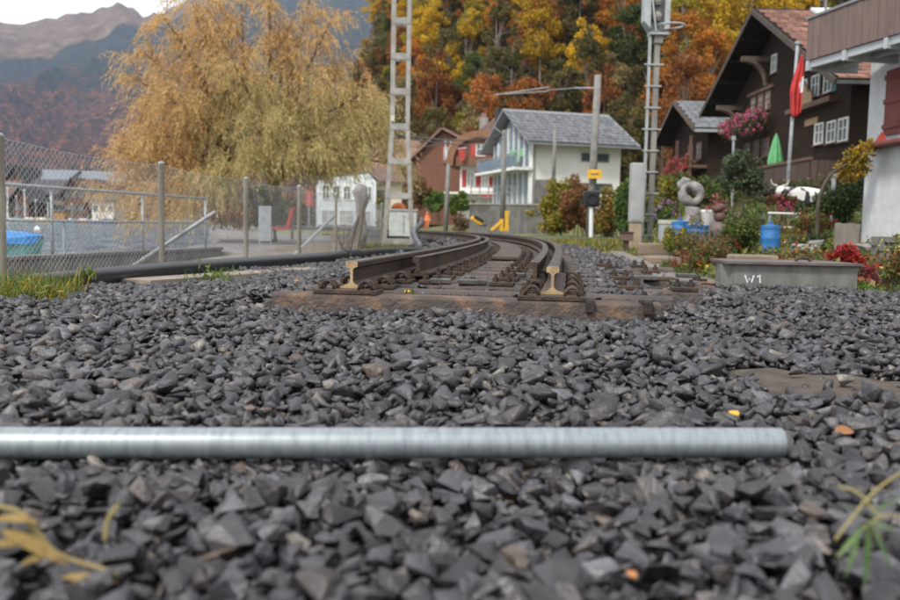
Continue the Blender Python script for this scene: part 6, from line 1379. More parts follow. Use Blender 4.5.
p = atg(382, 34); shrub('yellow_sapling', 'small yellow-green sapling left of the lattice mast', 'sapling', p, [(0, 0, 0.9, 0.3, 0.3, 0.6)], 500, 0.1, 0.07, LGREEN + YELLOW)
p = atg(345, 15.5); shrub('dry_twigs', 'bare dry weed stalks at the fence foot near the drain pipe', 'weeds', p, [(0, 0, 0.28, 0.3, 0.2, 0.28)], 90, 0.04, 0.02, TAN, stems=14)

for u_, d_, lb, pal, sz in ((218, 62, 'tan bushes at the far side of the plaza left of the willow trunk', TAN + ORANGE, 1.5), (240, 66, 'olive bush behind the willow trunk', OLIVE + TAN, 1.6), (262, 70, 'dark olive bush between willow trunk and red bench', OLIVE + GREEN, 1.7), (283, 74, 'brownish hedge right of the red bench', RUST + OLIVE + TAN, 1.6), (302, 78, 'pale tan hedge beside the red sign', TAN + OLIVE, 1.5)):
    p = atg(u_, d_); p.z = -0.45; shrub('plaza_bush', lb, 'bush', p, [(0, 0, sz, 1.5, 1.0, sz), (0.9, 0, sz * 0.7, 1.2, 1.0, sz * 0.7)], 2800, 0.24, 0.16, pal, group='bushes behind the plaza')
# grasses: verge, left tuft
def blades(name, label, pts, h, w_, cols, kind='stuff', cat='grass', parent=None):
    P = np.asarray(pts, float); n = len(P); a = rng.uniform(0, 6.28, n); lean = rng.uniform(0.15, 0.8, n); H = h * rng.uniform(0.45, 1.25, n)
    dx, dy = np.cos(a), np.sin(a); sx_, sy_ = -dy, dx; ww = w_ * rng.uniform(0.6, 1.2, n); V = []
    for f, wf in ((0, 1.0), (0.55, 0.8)):
        bx, by2, bz = P[:, 0] + dx * lean * H * f * f, P[:, 1] + dy * lean * H * f * f, P[:, 2] + H * f * (1 - 0.25 * lean * f)
        V += [np.stack([bx - sx_ * ww * wf, by2 - sy_ * ww * wf, bz], 1), np.stack([bx + sx_ * ww * wf, by2 + sy_ * ww * wf, bz], 1)]
    tip = np.stack([P[:, 0] + dx * lean * H, P[:, 1] + dy * lean * H, P[:, 2] + H * (1 - 0.3 * lean)], 1)
    tip2 = tip + np.stack([sx_, sy_, 0 * sx_], 1) * 0.0006
    V = np.stack([V[0], V[1], V[3], V[2], tip2, tip], 1).reshape(-1, 3); b_ = np.arange(n)[:, None] * 6
    F = np.concatenate([b_ + np.array([[0, 1, 2, 3]]), b_ + np.array([[3, 2, 4, 5]])]); C = np.repeat(palette(n, cols), 6, 0)
    o = np_mesh(name, V, F, leafm, parent, col=C); return tag(o, label, cat, kind=kind) if label else tag(o, kind='stuff')
n_ = 9000; y_ = rng.uniform(17, 46, n_); x_ = track_x(y_) + 2.3 + rng.uniform(0, 1, n_) ** 1.3 * (3.2 + 0.05 * y_); blades('verge_grass', 'yellowish grass along the right verge of the track', np.stack([x_, y_, ground_z(x_, y_)], 1), 0.16, 0.012, YELLOW + LGREEN + OLIVE)
n_ = 1500; y_ = rng.uniform(16.5, 26, n_); x_ = track_x(y_) - 1.9 - rng.uniform(0, 1.0, n_); blades('mast_grass', 'dry tan and green grass around the lattice mast foot', np.stack([x_, y_, ground_z(x_, y_)], 1), 0.12, 0.01, TAN + OLIVE + LGREEN)
def ellipse_pts(cx, cy, rx, ry, n, z):
    r = np.sqrt(rng.uniform(0, 1, n)); a = rng.uniform(0, 6.28, n); return np.stack([cx + rx * r * np.cos(a), cy + ry * r * np.sin(a), np.full(n, z)], 1)
tg = thing('grass_tuft', 'big green and straw-coloured grass tuft at the left edge below the fence', 'grass', (-2.45, 4.75, -0.27))
blades('blades', None, np.concatenate([ellipse_pts(-2.42, 4.62, 0.36, 0.4, 1300, -0.27), ellipse_pts(-2.5, 5.2, 0.3, 0.3, 500, -0.25)]), 0.15, 0.0028, LGREEN + LGREEN + GREEN + YELLOW, None, parent=tg)
V, F, C = leaf_quads(ellipse_pts(-2.40, 4.55, 0.35, 0.35, 140, -0.22) + rng.uniform(0, 0.07, (140, 1)) * np.array([[0, 0, 1]]), 0.06, 0.014, palette(140, LGREEN + YELLOW)); np_mesh('leaves', V, F, leafm, tg, col=C)
def weed(name, label, foot, n, h, w_, cols, spread=0.08, leafn=0):
    t = thing(name, label, 'plant', foot); blades('blades', None, np.array(foot) + rng.normal(0, spread, (n, 3)) * np.array([[1, 1, 0.05]]), h, w_, cols, None, parent=t)
    if leafn:
        V, F, C = leaf_quads(np.array(foot) + rng.normal(0, spread * 1.2, (leafn, 3)) * np.array([[1, 1, 0.4]]) + np.array([[0, 0, h * 0.45]]), h * 0.5, h * 0.17, palette(leafn, cols)); np_mesh('leaves', V, F, leafm, t, col=C)
    return t
weed('weed_clump', 'fresh green weed clump in front of the drain pipe', at(213, 281, 7.7), 70, 0.13, 0.006, LGREEN, 0.09, 40)
weed('weed_sprig', 'single green sprig behind the drain pipe left end', at(88, 279, 6.9), 14, 0.12, 0.008, LGREEN, 0.03, 8)
weed('track_sprig', 'tiny green sprig growing between the front sleepers', at(412, 294, 4.72), 10, 0.035, 0.005, LGREEN, 0.025, 12)
weed('pipe_sprig', 'small green sprig beside the drain pipe sleeve', at(343, 261, 12.4), 20, 0.12, 0.007, LGREEN, 0.05, 10)

# foreground plants
def big_leaf(mb, p, d, ln, wd, up=Z, droop=0.25):
    d = V3(d).normalized(); s = d.cross(up).normalized(); pts = []
    prof = ((0, 0.05), (0.2, 0.75), (0.45, 1.0), (0.7, 0.8), (0.9, 0.35), (1.0, 0.02)); rows = []
    for f, w_ in prof:
        c_ = V3(p) + d * ln * f - up * droop * ln * f * f; fold = 0.12 * wd * w_
        rows.append([c_ - s * wd * w_ / 2 + up * fold, c_, c_ + s * wd * w_ / 2 + up * fold])
    vs = [q for r in rows for q in r]; mb.add(vs, [(i * 3 + k, i * 3 + k + 1, i * 3 + 4 + k, i * 3 + 3 + k) for i in range(len(prof) - 1) for k in (0, 1)])
greenleaf = M('fresh_leaf', (0.11, 0.19, 0.05), (0.05, 0.10, 0.03), 0.5, scale=30, transl=0.25); yellowleaf = M('yellow_leaf', (0.32, 0.24, 0.10), (0.11, 0.07, 0.03), 0.7, scale=55, transl=0.3, c3=(0.30, 0.20, 0.06), bump=0.4, bscale=90, contrast=0.8); straw = M('straw_stem', (0.30, 0.26, 0.10), (0.2, 0.15, 0.06), 0.7, scale=15)
fgp = thing('green_plant', 'green narrow-leaved plant at the lower right corner among the stones', 'plant', at(872, 560, 1.22))
c = at(868, 545, 1.2); r8 = random.Random(4); st = MB()
for a, e in (((880, 520, 1.02), (838, 487, 1.05)), ((905, 470, 1.08), (835, 540, 1.0)), ((905, 520, 1.02), (862, 530, 1.0))): st.tube(smooth_path([at(*a), (at(*a) + at(*e)) / 2 + Z * 0.012, at(*e)], 4), 0.0016, 5)
st.build('stems', straw, fgp)
for (u0, v0), (u1, v1), w_ in (((868, 522), (868, 585), 0.017), ((868, 522), (896, 570), 0.015), ((865, 525), (838, 556), 0.012), ((866, 520), (900, 531), 0.010), ((870, 515), (905, 492), 0.008), ((864, 520), (842, 500), 0.008), ((872, 525), (884, 548), 0.012), ((862, 522), (848, 575), 0.010)):
    mb = MB(); a, e = at(u0, v0, 1.0), at(u1, v1, 0.98); big_leaf(mb, a, e - a, (e - a).length, w_ * 0.55, up=Vector((0.25, -0.5, 0.8)), droop=0.12); mb.build('leaf', greenleaf, fgp)
dgp = thing('withered_plant', 'withered yellow plant with curled leaves at the lower left corner', 'plant', at(60, 560, 1.0)); st = MB()
for pts in (((-10, 505), (25, 515), (55, 552), (105, 570), (118, 575)), ((20, 512), (40, 540), (60, 565)), ((105, 540), (108, 520), (118, 505))): st.tube(smooth_path([at(u, v, 0.98) for u, v in pts], 4), 0.0028, 6)
st.build('stems', straw, dgp)
for (u0, v0), (u1, v1), w_ in (((0, 530), (58, 552), 0.030), ((-8, 520), (35, 512), 0.022), ((60, 578), (110, 572), 0.020), ((80, 574), (72, 602), 0.024), ((90, 575), (95, 600), 0.018), ((20, 545), (-10, 540), 0.020), ((50, 555), (20, 560), 0.018)):
    mb = MB(); a, e = at(u0, v0, 0.975), at(u1, v1, 0.96); big_leaf(mb, a, e - a, (e - a).length, w_ * 0.58, up=Vector((0.3 * ((u0 % 3) - 1), -0.5, 0.85)), droop=0.3); mb.build('leaf', yellowleaf, dgp)
for i, (u, v, d, L_, mt, lb) in enumerate(((738, 421, 2.0, 0.034, 'y', 'bright yellow fallen leaf on the stones behind the pipe end'), (834, 437, 1.9, 0.045, 'o', 'brown-orange fallen leaf right of the pipe end'), (636, 588, 1.08, 0.02, 'o', 'small orange fallen leaf at the bottom edge'), (478, 313, 4.3, 0.05, 'o', 'orange-brown fallen leaf in front of the first sleeper'), (294, 283, 6.6, 0.06, 'o', 'orange fallen leaf left of the left rail'), (404, 294, 4.75, 0.04, 'y', 'yellow fallen leaf beside the track sprig'))):
    mb = MB(); p = at(u, v, d); a = random.uniform(0, 6.28); big_leaf(mb, p + Z * 0.012, (math.cos(a), math.sin(a) * 0.6, 0.15), L_, L_ * 0.65, up=Vector((0, -0.5, 0.85)), droop=0.2)
    o = mb.build('fallen_leaf', M('leaf_yellow_%d' % i, (0.62, 0.36, 0.02), (0.5, 0.26, 0.02), 0.6) if mt == 'y' else M('leaf_brown_%d' % i, (0.36, 0.15, 0.05), (0.24, 0.1, 0.04), 0.7)); o.modifiers.new('thick', 'SOLIDIFY').thickness = 0.0015; tag(o, lb, 'leaf')

# ------------------------------------------------------------------ garden at the right
bluep = M('blue_plastic', (0.02, 0.15, 0.38), (0.012, 0.09, 0.25), 0.5, scale=9, bump=0.2)
stonew = M('carved_grey_stone', (0.30, 0.29, 0.275), (0.16, 0.155, 0.145), 0.9, scale=7, bump=0.7, bscale=25)
c = at(690, 232, 18.6); c.z = gnd(c.x, c.y)
ss = thing('ring_sculpture', 'grey carved stone sculpture with a round hole on a pedestal', 'sculpture', c)
zr0 = at(690, 194, 18.6).z
MB().tube([c - Z * 0.2, c + Z * 0.1, Vector((c.x, c.y, zr0 - 0.62)), Vector((c.x + 0.02, c.y, zr0 - 0.42)), Vector((c.x + 0.03, c.y, zr0 - 0.27))], [0.26, 0.25, 0.2, 0.13, 0.16], 14).build('pedestal', stonew, ss, smooth=True)
rg = MB(); nR, nr_ = 22, 8; vs = []
for i in range(nR):
    a = 2 * math.pi * i / nR; R0 = 0.185 + 0.02 * math.cos(2 * a + 0.6) + (0.03 if 1.9 < a < 2.7 else 0)
    for j in range(nr_):
        b_ = 2 * math.pi * j / nr_; rr = 0.105 + 0.02 * math.sin(a * 2)
        vs.append((c.x - 0.01 + (R0 + rr * math.cos(b_)) * math.cos(a) * 0.92, c.y + rr * 1.25 * math.sin(b_), zr0 + (R0 + rr * math.cos(b_)) * math.sin(a)))
rg.add(vs, [(i * nr_ + j, i * nr_ + (j + 1) % nr_, ((i + 1) % nR) * nr_ + (j + 1) % nr_, ((i + 1) % nR) * nr_ + j) for i in range(nR) for j in range(nr_)]); rg.build('ring', stonew, ss, smooth=True)
MB().tube([(c.x - 0.05, c.y, zr0 + 0.24), (c.x - 0.17, c.y, zr0 + 0.27), (c.x - 0.25, c.y, zr0 + 0.2), (c.x - 0.24, c.y, zr0 + 0.08)], [0.08, 0.09, 0.08, 0.05], 10).build('side_horn', stonew, ss, smooth=True)
def barrel(label, u, v, d, r, h):
    c = at(u, v, d); t = thing('blue_barrel', label, 'barrel', c, 'blue barrels in the garden')
    MB().lathe([(r * 0.9, 0), (r, 0.04), (r, h * 0.28), (r * 1.04, h * 0.31), (r, h * 0.34), (r, h * 0.64), (r * 1.04, h * 0.67), (r, h * 0.7), (r, h * 0.94), (r * 0.93, h)], c, 18).build('drum', bluep, t, smooth=True)
    MB().lathe([(r * 1.06, -0.02), (r * 1.06, 0.03), (r * 0.3, 0.05), (r * 0.08, 0.06)], c + Z * h, 18).build('lid', bluep, t)
    MB().lathe([(r * 0.18, 0), (r * 0.18, 0.05), (r * 0.1, 0.06)], c + Z * (h + 0.05), 10).build('cap', bluep, t)
barrel('bright blue plastic barrel behind the marked steel box', 769, 260, 13.6, 0.145, 0.5)
barrel('blue barrel half hidden left of the ring sculpture pedestal', 679, 240, 17.6, 0.15, 0.34); barrel('low blue tub right of the ring sculpture pedestal', 696, 243, 17.4, 0.22, 0.32)
c = at(705, 232, 18.9); c.z = gnd(c.x, c.y); wpot = thing('white_planter', 'white stone planter right of the ring sculpture', 'planter', c)
zt2 = at(705, 210, 18.9).z; MB().lathe([(0.2, 0), (0.24, (zt2 - c.z) * 0.5), (0.33, zt2 - c.z - 0.06), (0.35, zt2 - c.z), (0.28, zt2 - c.z)], c, 16).build('bowl', whitep, wpot, smooth=True); MB().box(c + Z * -0.03, (0.5, 0.5, 0.1)).build('foot', concrete, wpot)
c = at(719, 232, 18.3); c.z = gnd(c.x, c.y); bj = thing('clay_pots', 'brown clay pots stacked as a totem beside the white planter', 'pot sculpture', c)
zz0 = at(719, 222, 18.3).z; potm = M('brown_clay', (0.12, 0.06, 0.045), (0.08, 0.04, 0.03), 0.6)
MB().lathe([(0.17, 0), (0.2, 0.1), (0.19, zz0 - c.z)], c, 14).build('lower_pot', M('pot_grey_brown', (0.15, 0.11, 0.10), (0.1, 0.075, 0.065), 0.7), bj, smooth=True)
q = MB().lathe([(0.04, -0.11), (0.10, -0.08), (0.13, 0), (0.10, 0.08), (0.04, 0.11)], (0, 0, 0), 14); q.v = [tuple(Vector((c.x + 0.0, c.y, zz0 + 0.11)) + Matrix.Rotation(0.9, 3, 'Y') @ Vector(v)) for v in q.v]; q.build('middle_pot', potm, bj, smooth=True)
q = MB().lathe([(0.07, -0.07), (0.13, -0.04), (0.14, 0.04), (0.1, 0.08)], (0, 0, 0), 14); q.v = [tuple(Vector((c.x - 0.03, c.y, zz0 + 0.28)) + Matrix.Rotation(-0.4, 3, 'Y') @ Vector(v)) for v in q.v]; q.build('upper_pot', potm, bj, smooth=True)
# cow figure
cowm = bpy.data.materials.new('cow_patches'); cowm.use_nodes = True; N, L = cowm.node_tree.nodes, cowm.node_tree.links
tcn = N.new('ShaderNodeTexCoord'); n_ = N.new('ShaderNodeTexNoise'); n_.inputs['Scale'].default_value = 2.1; n_.inputs['Detail'].default_value = 1; L.new(tcn.outputs['Object'], n_.inputs['Vector']); r = N.new('ShaderNodeValToRGB'); r.color_ramp.interpolation = 'CONSTANT'
e = r.color_ramp.elements; e[0].color = (0.02, 0.02, 0.022, 1); e[1].position = 0.5; e[1].color = (0.6, 0.59, 0.56, 1); L.new(n_.outputs['Fac'], r.inputs[0]); L.new(r.outputs[0], N['Principled BSDF'].inputs['Base Color'])
cf = at(800, 222, 24); cf.z = at(800, 222, 24).z - 0.25
cow = thing('cow_figure', 'white cow figure with black patches and horns in the garden', 'cow figure', cf)
zc = at(800, 196, 24).z - cf.z
P = [(0.75, 0, zc), (0.3, 0, zc - 0.02), (-0.2, 0, zc + 0.0), (-0.5, -0.1, zc + 0.06), (-0.72, -0.3, zc + 0.14), (-0.74, -0.52, zc + 0.05), (0.72, 0.17, zc - 0.42), (0.78, 0.18, zc - 0.62), (0.74, 0.18, zc - 0.95), (0.72, -0.17, zc - 0.42), (0.78, -0.18, zc - 0.62), (0.74, -0.18, zc - 0.95), (-0.22, 0.17, zc - 0.42), (-0.22, 0.18, zc - 0.66), (-0.24, 0.18, zc - 0.95), (-0.22, -0.17, zc - 0.42), (-0.22, -0.18, zc - 0.66), (-0.24, -0.18, zc - 0.95), (0.98, 0, zc + 0.05), (1.02, 0, zc - 0.35)]
E = [(0, 1), (1, 2), (2, 3), (3, 4), (4, 5), (0, 6), (6, 7), (7, 8), (0, 9), (9, 10), (10, 11), (2, 12), (12, 13), (13, 14), (2, 15), (15, 16), (16, 17), (0, 18), (18, 19)]
Rr = [(0.24, 0.25), (0.26, 0.3), (0.24, 0.27), 0.17, 0.16, 0.11, 0.1, 0.065, 0.05, 0.1, 0.065, 0.05, 0.09, 0.06, 0.05, 0.09, 0.06, 0.05, 0.04, 0.03]
cb_ = skin_obj('body', P, E, Rr, cowm, None); cb_.parent = cow
hm = M('horn', (0.5, 0.47, 0.4), rough=0.5)
hd0 = cf + Vector((-0.72, -0.32, zc + 0.25))
for s in (-1, 1):
    MB().tube(smooth_path([hd0 + Vector((s * 0.07, 0, 0)), hd0 + Vector((s * 0.2, 0, 0.04)), hd0 + Vector((s * 0.24, 0, 0.17))]), [0.035 - 0.0028 * i for i in range(11)], 7).build('horn', hm, cow, smooth=True)
    MB().tube([hd0 + Vector((s * 0.1, 0, -0.08)), hd0 + Vector((s * 0.2, 0, -0.08)), hd0 + Vector((s * 0.27, 0, -0.12))], [0.03, 0.05, 0.01], 7).build('ear', cowm, cow, smooth=True)
# garden fence bits, boards
c = at(846, 249, 13.5); bd2 = thing('weathered_boards', 'upright weathered grey planks leaning by the white house corner', 'planks', c)
for k in range(4): MB().box(c + Vector((-0.14 + k * 0.098, 0.01 * k, 0.2)), (0.092, 0.03, 0.4 - 0.02 * (k % 2)), R=Matrix.Rotation(0.02 * (k - 1), 3, 'Y')).build('plank', M('grey_board_%d' % k, (0.26, 0.235, 0.205), (0.14, 0.125, 0.11), 0.9, scale=8, bump=0.5, stretch=(1, 1, 0.2)), bd2)
c = at(895, 239, 12.5); bn2 = thing('plank_bench', 'low grey plank bench against the white house', 'bench', c)
MB().box(c + Z * 0.0, (0.55, 0.28, 0.06)).build('seat', concdark, bn2); MB().box(c + Z * -0.07 + Vector((0, 0.05, 0)), (0.6, 0.2, 0.05)).build('shelf', concdark, bn2)
for dx in (-0.24, 0.24): MB().box(c + Vector((dx, 0, -0.2)), (0.07, 0.25, 0.32)).build('leg', concdark, bn2)
gf = thing('garden_rail', 'white horizontal garden rails beside the pink roses', 'rail', at(785, 232, 20))
for v in (213, 227): MB().cyl(at(768, v, 20), at(800, v + 1, 20), 0.025).build('rail', whitep, gf)
for u in (770, 797): MB().cyl(at(u, 212, 20.03), at(u, 240, 20.03), 0.03).build('post', galvdull, gf)
pp_ = at(832, 232, 21); tpst = thing('garden_post', 'slim grey metal post rising from the garden shrubs', 'post', pp_); MB().cyl(pp_ - Z * 0.4, at(834, 175, 21), 0.05).build('shaft', galvdull, tpst); MB().box(at(834, 175, 21), (0.14, 0.14, 0.06)).build('cap', galvdull, tpst)
lp = at(733, 215, 26); ln_ = thing('lamp_post', 'thin metal post under the pink geraniums', 'post', lp); MB().cyl(lp - Z * 1, at(733.5, 138, 26), 0.035).build('shaft', galvdull, ln_); MB().box(at(733.5, 138, 26), (0.1, 0.1, 0.12)).build('cap', galvdull, ln_)
def atz(u, v, d): return at(u, v, d)
# flower boxes
def fbox(label, lo, hi, cols, n, hang_=0.5):
    lo, hi = Vector(lo), Vector(hi); t = thing('geranium_box', label, 'flower box', lo); d = hi - lo
    MB().beam(lo, hi, 0.28, 0.22).build('box', framewood, t)
    f = rng.uniform(0, 1, n); P = np.array(lo) + f[:, None] * np.array(d) + rng.normal(0, 1, (n, 3)) * np.array([[0.22, 0.22, 0.2]]) + np.array([[-0.15, -0.05, 0.12]]) - np.abs(rng.normal(0, hang_, (n, 1))) * np.array([[0.1, 0, 0.5]])
    V, F, C = leaf_quads(P, 0.13, 0.11, palette(n, GREEN)); np_mesh('foliage', V, F, leafm, t, col=C)
    m = n // 9; P2 = np.repeat(P[rng.integers(0, n, m)] + np.array([[-0.1, -0.1, 0.08]]), 9, 0) + rng.normal(0, 0.06, (m * 9, 3)); V, F, C = leaf_quads(P2, 0.10, 0.085, np.repeat(palette(m, cols), 9, 0)); np_mesh('blossoms', V, F, leafm, t, col=C); return t
fbox('long box of bright pink geraniums under the upper chalet windows', (15.95, 45.8, 6.05), (15.95, 51.5, 6.05), PINK + [(0.7, 0.12, 0.2)], 2600)
fbox('box of red and pink geraniums on the gallery of the slate-roofed house', (17.0, 62.3, 5.0), (17.0, 68.5, 5.0), [(0.6, 0.08, 0.10), (0.62, 0.16, 0.2), (0.5, 0.05, 0.06)], 2600, 0.9)
# garden plants
def gp(name, label, u, d, blobs, n, ln, wd, cols, flowers=None, cat='shrub', stems=6, zoff=0.0):
    p = atg(u, d); p.z += zoff; return shrub(name, label, cat, p, blobs, n, ln, wd, cols, flowers=flowers, stems=stems)
gp('small_tree', 'small dark green tree in front of the chalet balcony', 738, 21, [(0.0, 0, 1.25, 0.55, 0.5, 0.5), (-0.25, 0, 1.0, 0.4, 0.4, 0.35), (0.35, 0, 0.95, 0.45, 0.4, 0.35)], 3600, 0.09, 0.05, [(0.085, 0.115, 0.06), (0.11, 0.14, 0.07), (0.065, 0.09, 0.05)], cat='tree', stems=8)
gp('lilac_flowers', 'tall lilac-flowered plant behind the meter box', 664, 23, [(0, 0, 0.35, 0.42, 0.3, 0.42)], 1300, 0.08, 0.04, GREEN + LGREEN, (34, 0.07, LILAC), 'flowers')
gp('red_berry_shrub', 'spreading low shrub with red berries and blossoms beside the cable trough', 703, 11.3, [(0.0, 0, 0.14, 0.42, 0.4, 0.22), (-0.2, -0.1, 0.08, 0.3, 0.3, 0.14), (0.2, 0.2, 0.28, 0.35, 0.3, 0.24)], 4200, 0.045, 0.022, GREEN + OLIVE + RUST + LGREEN, (150, 0.026, REDL), stems=14)
gp('dry_stalks', 'tangle of dry tan stalks above the red-berry shrub', 706, 14.0, [(0, 0, 0.42, 0.4, 0.3, 0.3)], 1100, 0.06, 0.02, TAN + OLIVE, stems=34)
gp('yellow_herb', 'yellow-green leafy perennial before the ring sculpture', 682, 15.2, [(0, 0, 0.35, 0.26, 0.25, 0.32)], 1000, 0.06, 0.03, LGREEN + YELLOW)
gp('leafy_perennial', 'bright green leafy perennial left of the blue barrel', 743, 14.2, [(0, 0, 0.5, 0.4, 0.3, 0.45), (0.25, 0, 0.3, 0.35, 0.3, 0.3)], 2600, 0.075, 0.03, LGREEN + GREEN + OLIVE, (12, 0.03, REDL + ORANGE))
gp('rose_pink_bush', 'bush of bright pink roses in front of the cow figure', 781, 20.5, [(0.0, 0, 0.55, 0.32, 0.3, 0.26)], 1200, 0.06, 0.04, GREEN + RUST, (24, 0.07, [(0.65, 0.06, 0.2), (0.6, 0.1, 0.25)]), 'rose bush')
gp('pink_geranium', 'pink geraniums spilling over the white planter', 704, 18.8, [(0.0, 0, 0.68, 0.36, 0.3, 0.3), (0.3, 0, 0.5, 0.2, 0.2, 0.3)], 1100, 0.06, 0.05, GREEN + OLIVE, (36, 0.06, [(0.5, 0.09, 0.12), (0.55, 0.2, 0.24)]), 'flowers')
gp('red_flowers', 'red-flowered bed right of the roses', 806, 17.5, [(0.1, 0, 0.38, 0.5, 0.4, 0.3)], 1700, 0.06, 0.03, GREEN + LGREEN + RUST, (26, 0.05, REDL), 'flowers')
gp('garden_shrub', 'dense green garden shrub behind the weathered boards', 838, 19.5, [(0.0, 0, 0.6, 0.55, 0.5, 0.6), (-0.5, 0, 0.35, 0.5, 0.4, 0.4), (0.3, 0, 0.95, 0.35, 0.35, 0.45)], 4200, 0.085, 0.045, GREEN + [(0.04, 0.06, 0.03), (0.09, 0.11, 0.035)])
gp('low_green_shrub', 'low dark green mound between the barrel and the boards', 800, 14.0, [(0.0, 0, 0.16, 0.42, 0.35, 0.22), (0.3, 0, 0.2, 0.3, 0.3, 0.2)], 2200, 0.05, 0.03, GREEN + [(0.05, 0.08, 0.04)])
gp('background_shrub', 'dark leafy shrubbery below the chalet balcony', 745, 30, [(0, 0, 0.6, 1.2, 0.6, 0.8), (1.8, 0, 0.5, 1.2, 0.6, 0.7), (3.2, 0, 0.6, 1.0, 0.6, 0.8)], 5500, 0.12, 0.07, GREEN + OLIVE)
gp('hedge_shrub', 'mixed green shrubs between signal mast and small tree', 690, 27, [(0, 0, 0.5, 0.9, 0.5, 0.7), (1.2, 0, 0.4, 0.7, 0.5, 0.6)], 3600, 0.11, 0.06, GREEN + LGREEN + OLIVE)
# vine on a crooked stem
vp = atg(818, 16.8); vn = thing('vine', 'yellow-orange autumn vine on a crooked stem at the white house corner', 'vine', vp)
stem = smooth_path([at(812, 250, 16.8), at(817, 232, 16.8), at(818, 205, 16.8), at(824, 185, 16.9), at(834, 172, 17.0), at(852, 162, 17.2), at(868, 158, 17.5)]); MB().tube(stem, [0.045 - 0.0008 * i for i in range(len(stem))], 7).build('stem', bark, vn, smooth=True)
bl = []
for u, v, r in ((846, 168, 0.2), (856, 158, 0.24), (866, 150, 0.18), (872, 146, 0.12), (850, 176, 0.16), (862, 166, 0.2), (842, 176, 0.12)):
    p = at(u, v, 17.2); bl.append((p.x, p.y, p.z, r, r * 0.7, r))
P = blob_points(bl, 900, 0.3); V, F, C = leaf_quads(P, 0.085, 0.07, palette(900, YELLOW + [(0.42, 0.24, 0.04), (0.40, 0.19, 0.03), (0.2, 0.18, 0.05)])); np_mesh('foliage', V, F, leafm, vn, col=C)
# red sumac, tall yellow flowers in front of the white house
gp('red_foliage_plant', 'bright red-leaved plant behind the marked steel box', 846, 9.2, [(0.0, 0, 0.24, 0.3, 0.2, 0.13), (0.25, -0.2, 0.14, 0.22, 0.2, 0.15)], 2200, 0.055, 0.024, REDL + [(0.45, 0.03, 0.03)], zoff=0.0)
gp('dark_red_plant', 'dark red straggly plant at the right end of the marked box', 872, 8.4, [(0.0, 0, 0.10, 0.2, 0.2, 0.2)], 900, 0.05, 0.02, [(0.16, 0.02, 0.03), (0.1, 0.03, 0.025), (0.25, 0.03, 0.03)])
gp('yellow_flower_plant', 'tall plant with yellow flowers at the right edge', 890, 7.9, [(0.0, 0, 0.2, 0.2, 0.2, 0.28), (0.1, 0, 0.36, 0.16, 0.15, 0.2)], 1300, 0.055, 0.018, OLIVE + LGREEN + RUST, (16, 0.03, [(0.65, 0.5, 0.04), (0.6, 0.55, 0.12)]), 'flowers', stems=12)
gp('primrose_clump', 'low green clump with pale yellow flowers beside the box end', 868, 6.9, [(0.0, 0, 0.06, 0.2, 0.12, 0.09), (-0.18, 0, 0.05, 0.1, 0.08, 0.12)], 700, 0.06, 0.014, LGREEN, (14, 0.024, [(0.65, 0.55, 0.12), (0.6, 0.45, 0.05)]), 'flowers')
blades('corner_grass', 'green grass at the right edge behind the stones', np.concatenate([ellipse_pts(3.35, 6.5, 0.35, 0.3, 500, -0.28), ellipse_pts(2.5, 10.2, 0.5, 1.0, 300, -0.32)]), 0.09, 0.004, LGREEN + GREEN)
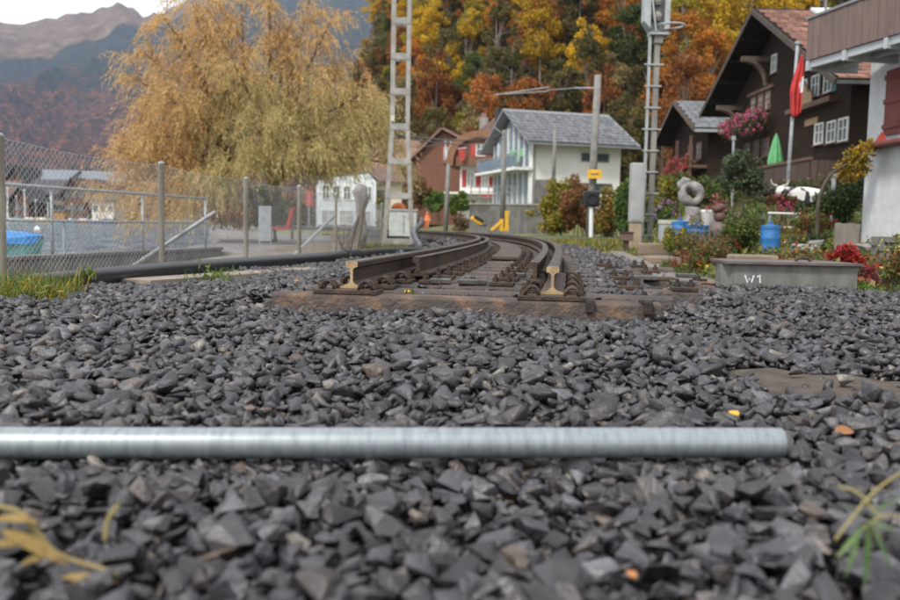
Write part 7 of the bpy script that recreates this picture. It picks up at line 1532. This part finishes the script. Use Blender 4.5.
# low ground cover filling the beds
n_ = 26000; y_ = 8.0 + 26 * rng.uniform(0, 1, n_) ** 1.1; f_ = rng.uniform(0, 1, n_); x_ = (0.245 + 0.26 * f_) * y_ + 0.1
keep = (x_ > 2.75 + 0.1 * (y_ - 8)) & ~((x_ > 8.2) & (y_ < 18.5)); x_, y_ = x_[keep], y_[keep]
cl_ = np.array([mnoise.noise(Vector((a * 1.3, b_ * 0.9, 4.0))) for a, b_ in zip(x_, y_)]); h_ = np.clip(0.16 + 0.5 * cl_, 0.03, 0.5) * (0.6 + 0.02 * y_)
P = np.stack([x_, y_, ground_z(x_, y_) + rng.uniform(0, 1, len(x_)) * h_], 1)
hue = np.array([mnoise.noise(Vector((a * 0.8, b_ * 0.6, 9.0))) for a, b_ in zip(x_, y_)]); colg = np.where(hue[:, None] > 0.22, palette(len(x_), YELLOW + LGREEN + OLIVE), np.where(hue[:, None] < -0.3, palette(len(x_), RUST + OLIVE + TAN), palette(len(x_), GREEN + LGREEN + OLIVE)))
fl_ = rng.uniform(0, 1, len(x_)) < 0.012; colg[fl_] = palette(int(fl_.sum()), REDL + PINK + [(0.65, 0.5, 0.05)])
V, F, C = leaf_quads(P, 0.095, 0.045, colg); tag(np_mesh('garden_ground_cover', V, F, leafm, col=C), 'mixed autumn ground cover filling the garden beds', 'ground cover', kind='stuff')
# stones edging the garden bed
for i, (u, v, d, s) in enumerate(((805, 252, 13.4, 0.3), (822, 247, 13.8, 0.26), (868, 247, 13.0, 0.3))):
    me = bpy.data.meshes.new('garden_boulder'); V, F = TB[i + 3]; me.from_pydata((V * s * 1.3).tolist(), [], F.tolist()); me.materials.append(stonew); o = bpy.data.objects.new('garden_boulder', me); COL.objects.link(o); o.location = at(u, v, d)
    tag(o, ('grey boulder edging the bed behind the marked box', 'smaller grey boulder left of the weathered boards', 'grey boulder right of the weathered boards')[i], 'boulder', 'boulders edging the garden')

# ------------------------------------------------------------------ air
hz = MB().box((-900, 2250, 650), (6900, 4700, 1308)).build('haze', None)
hz.name = 'haze'; tag(hz, 'thin blue autumn haze over the valley', 'haze', kind='stuff')
hm_ = bpy.data.materials.new('haze_air'); hm_.use_nodes = True; t = hm_.node_tree; t.nodes.remove(t.nodes['Principled BSDF']); pv = t.nodes.new('ShaderNodeVolumePrincipled')
pv.inputs['Color'].default_value = (0.60, 0.72, 0.96, 1); pv.inputs['Density'].default_value = 0.00008; pv.inputs['Anisotropy'].default_value = 0.2
t.links.new(pv.outputs[0], t.nodes['Material Output'].inputs['Volume']); hz.data.materials.append(hm_)
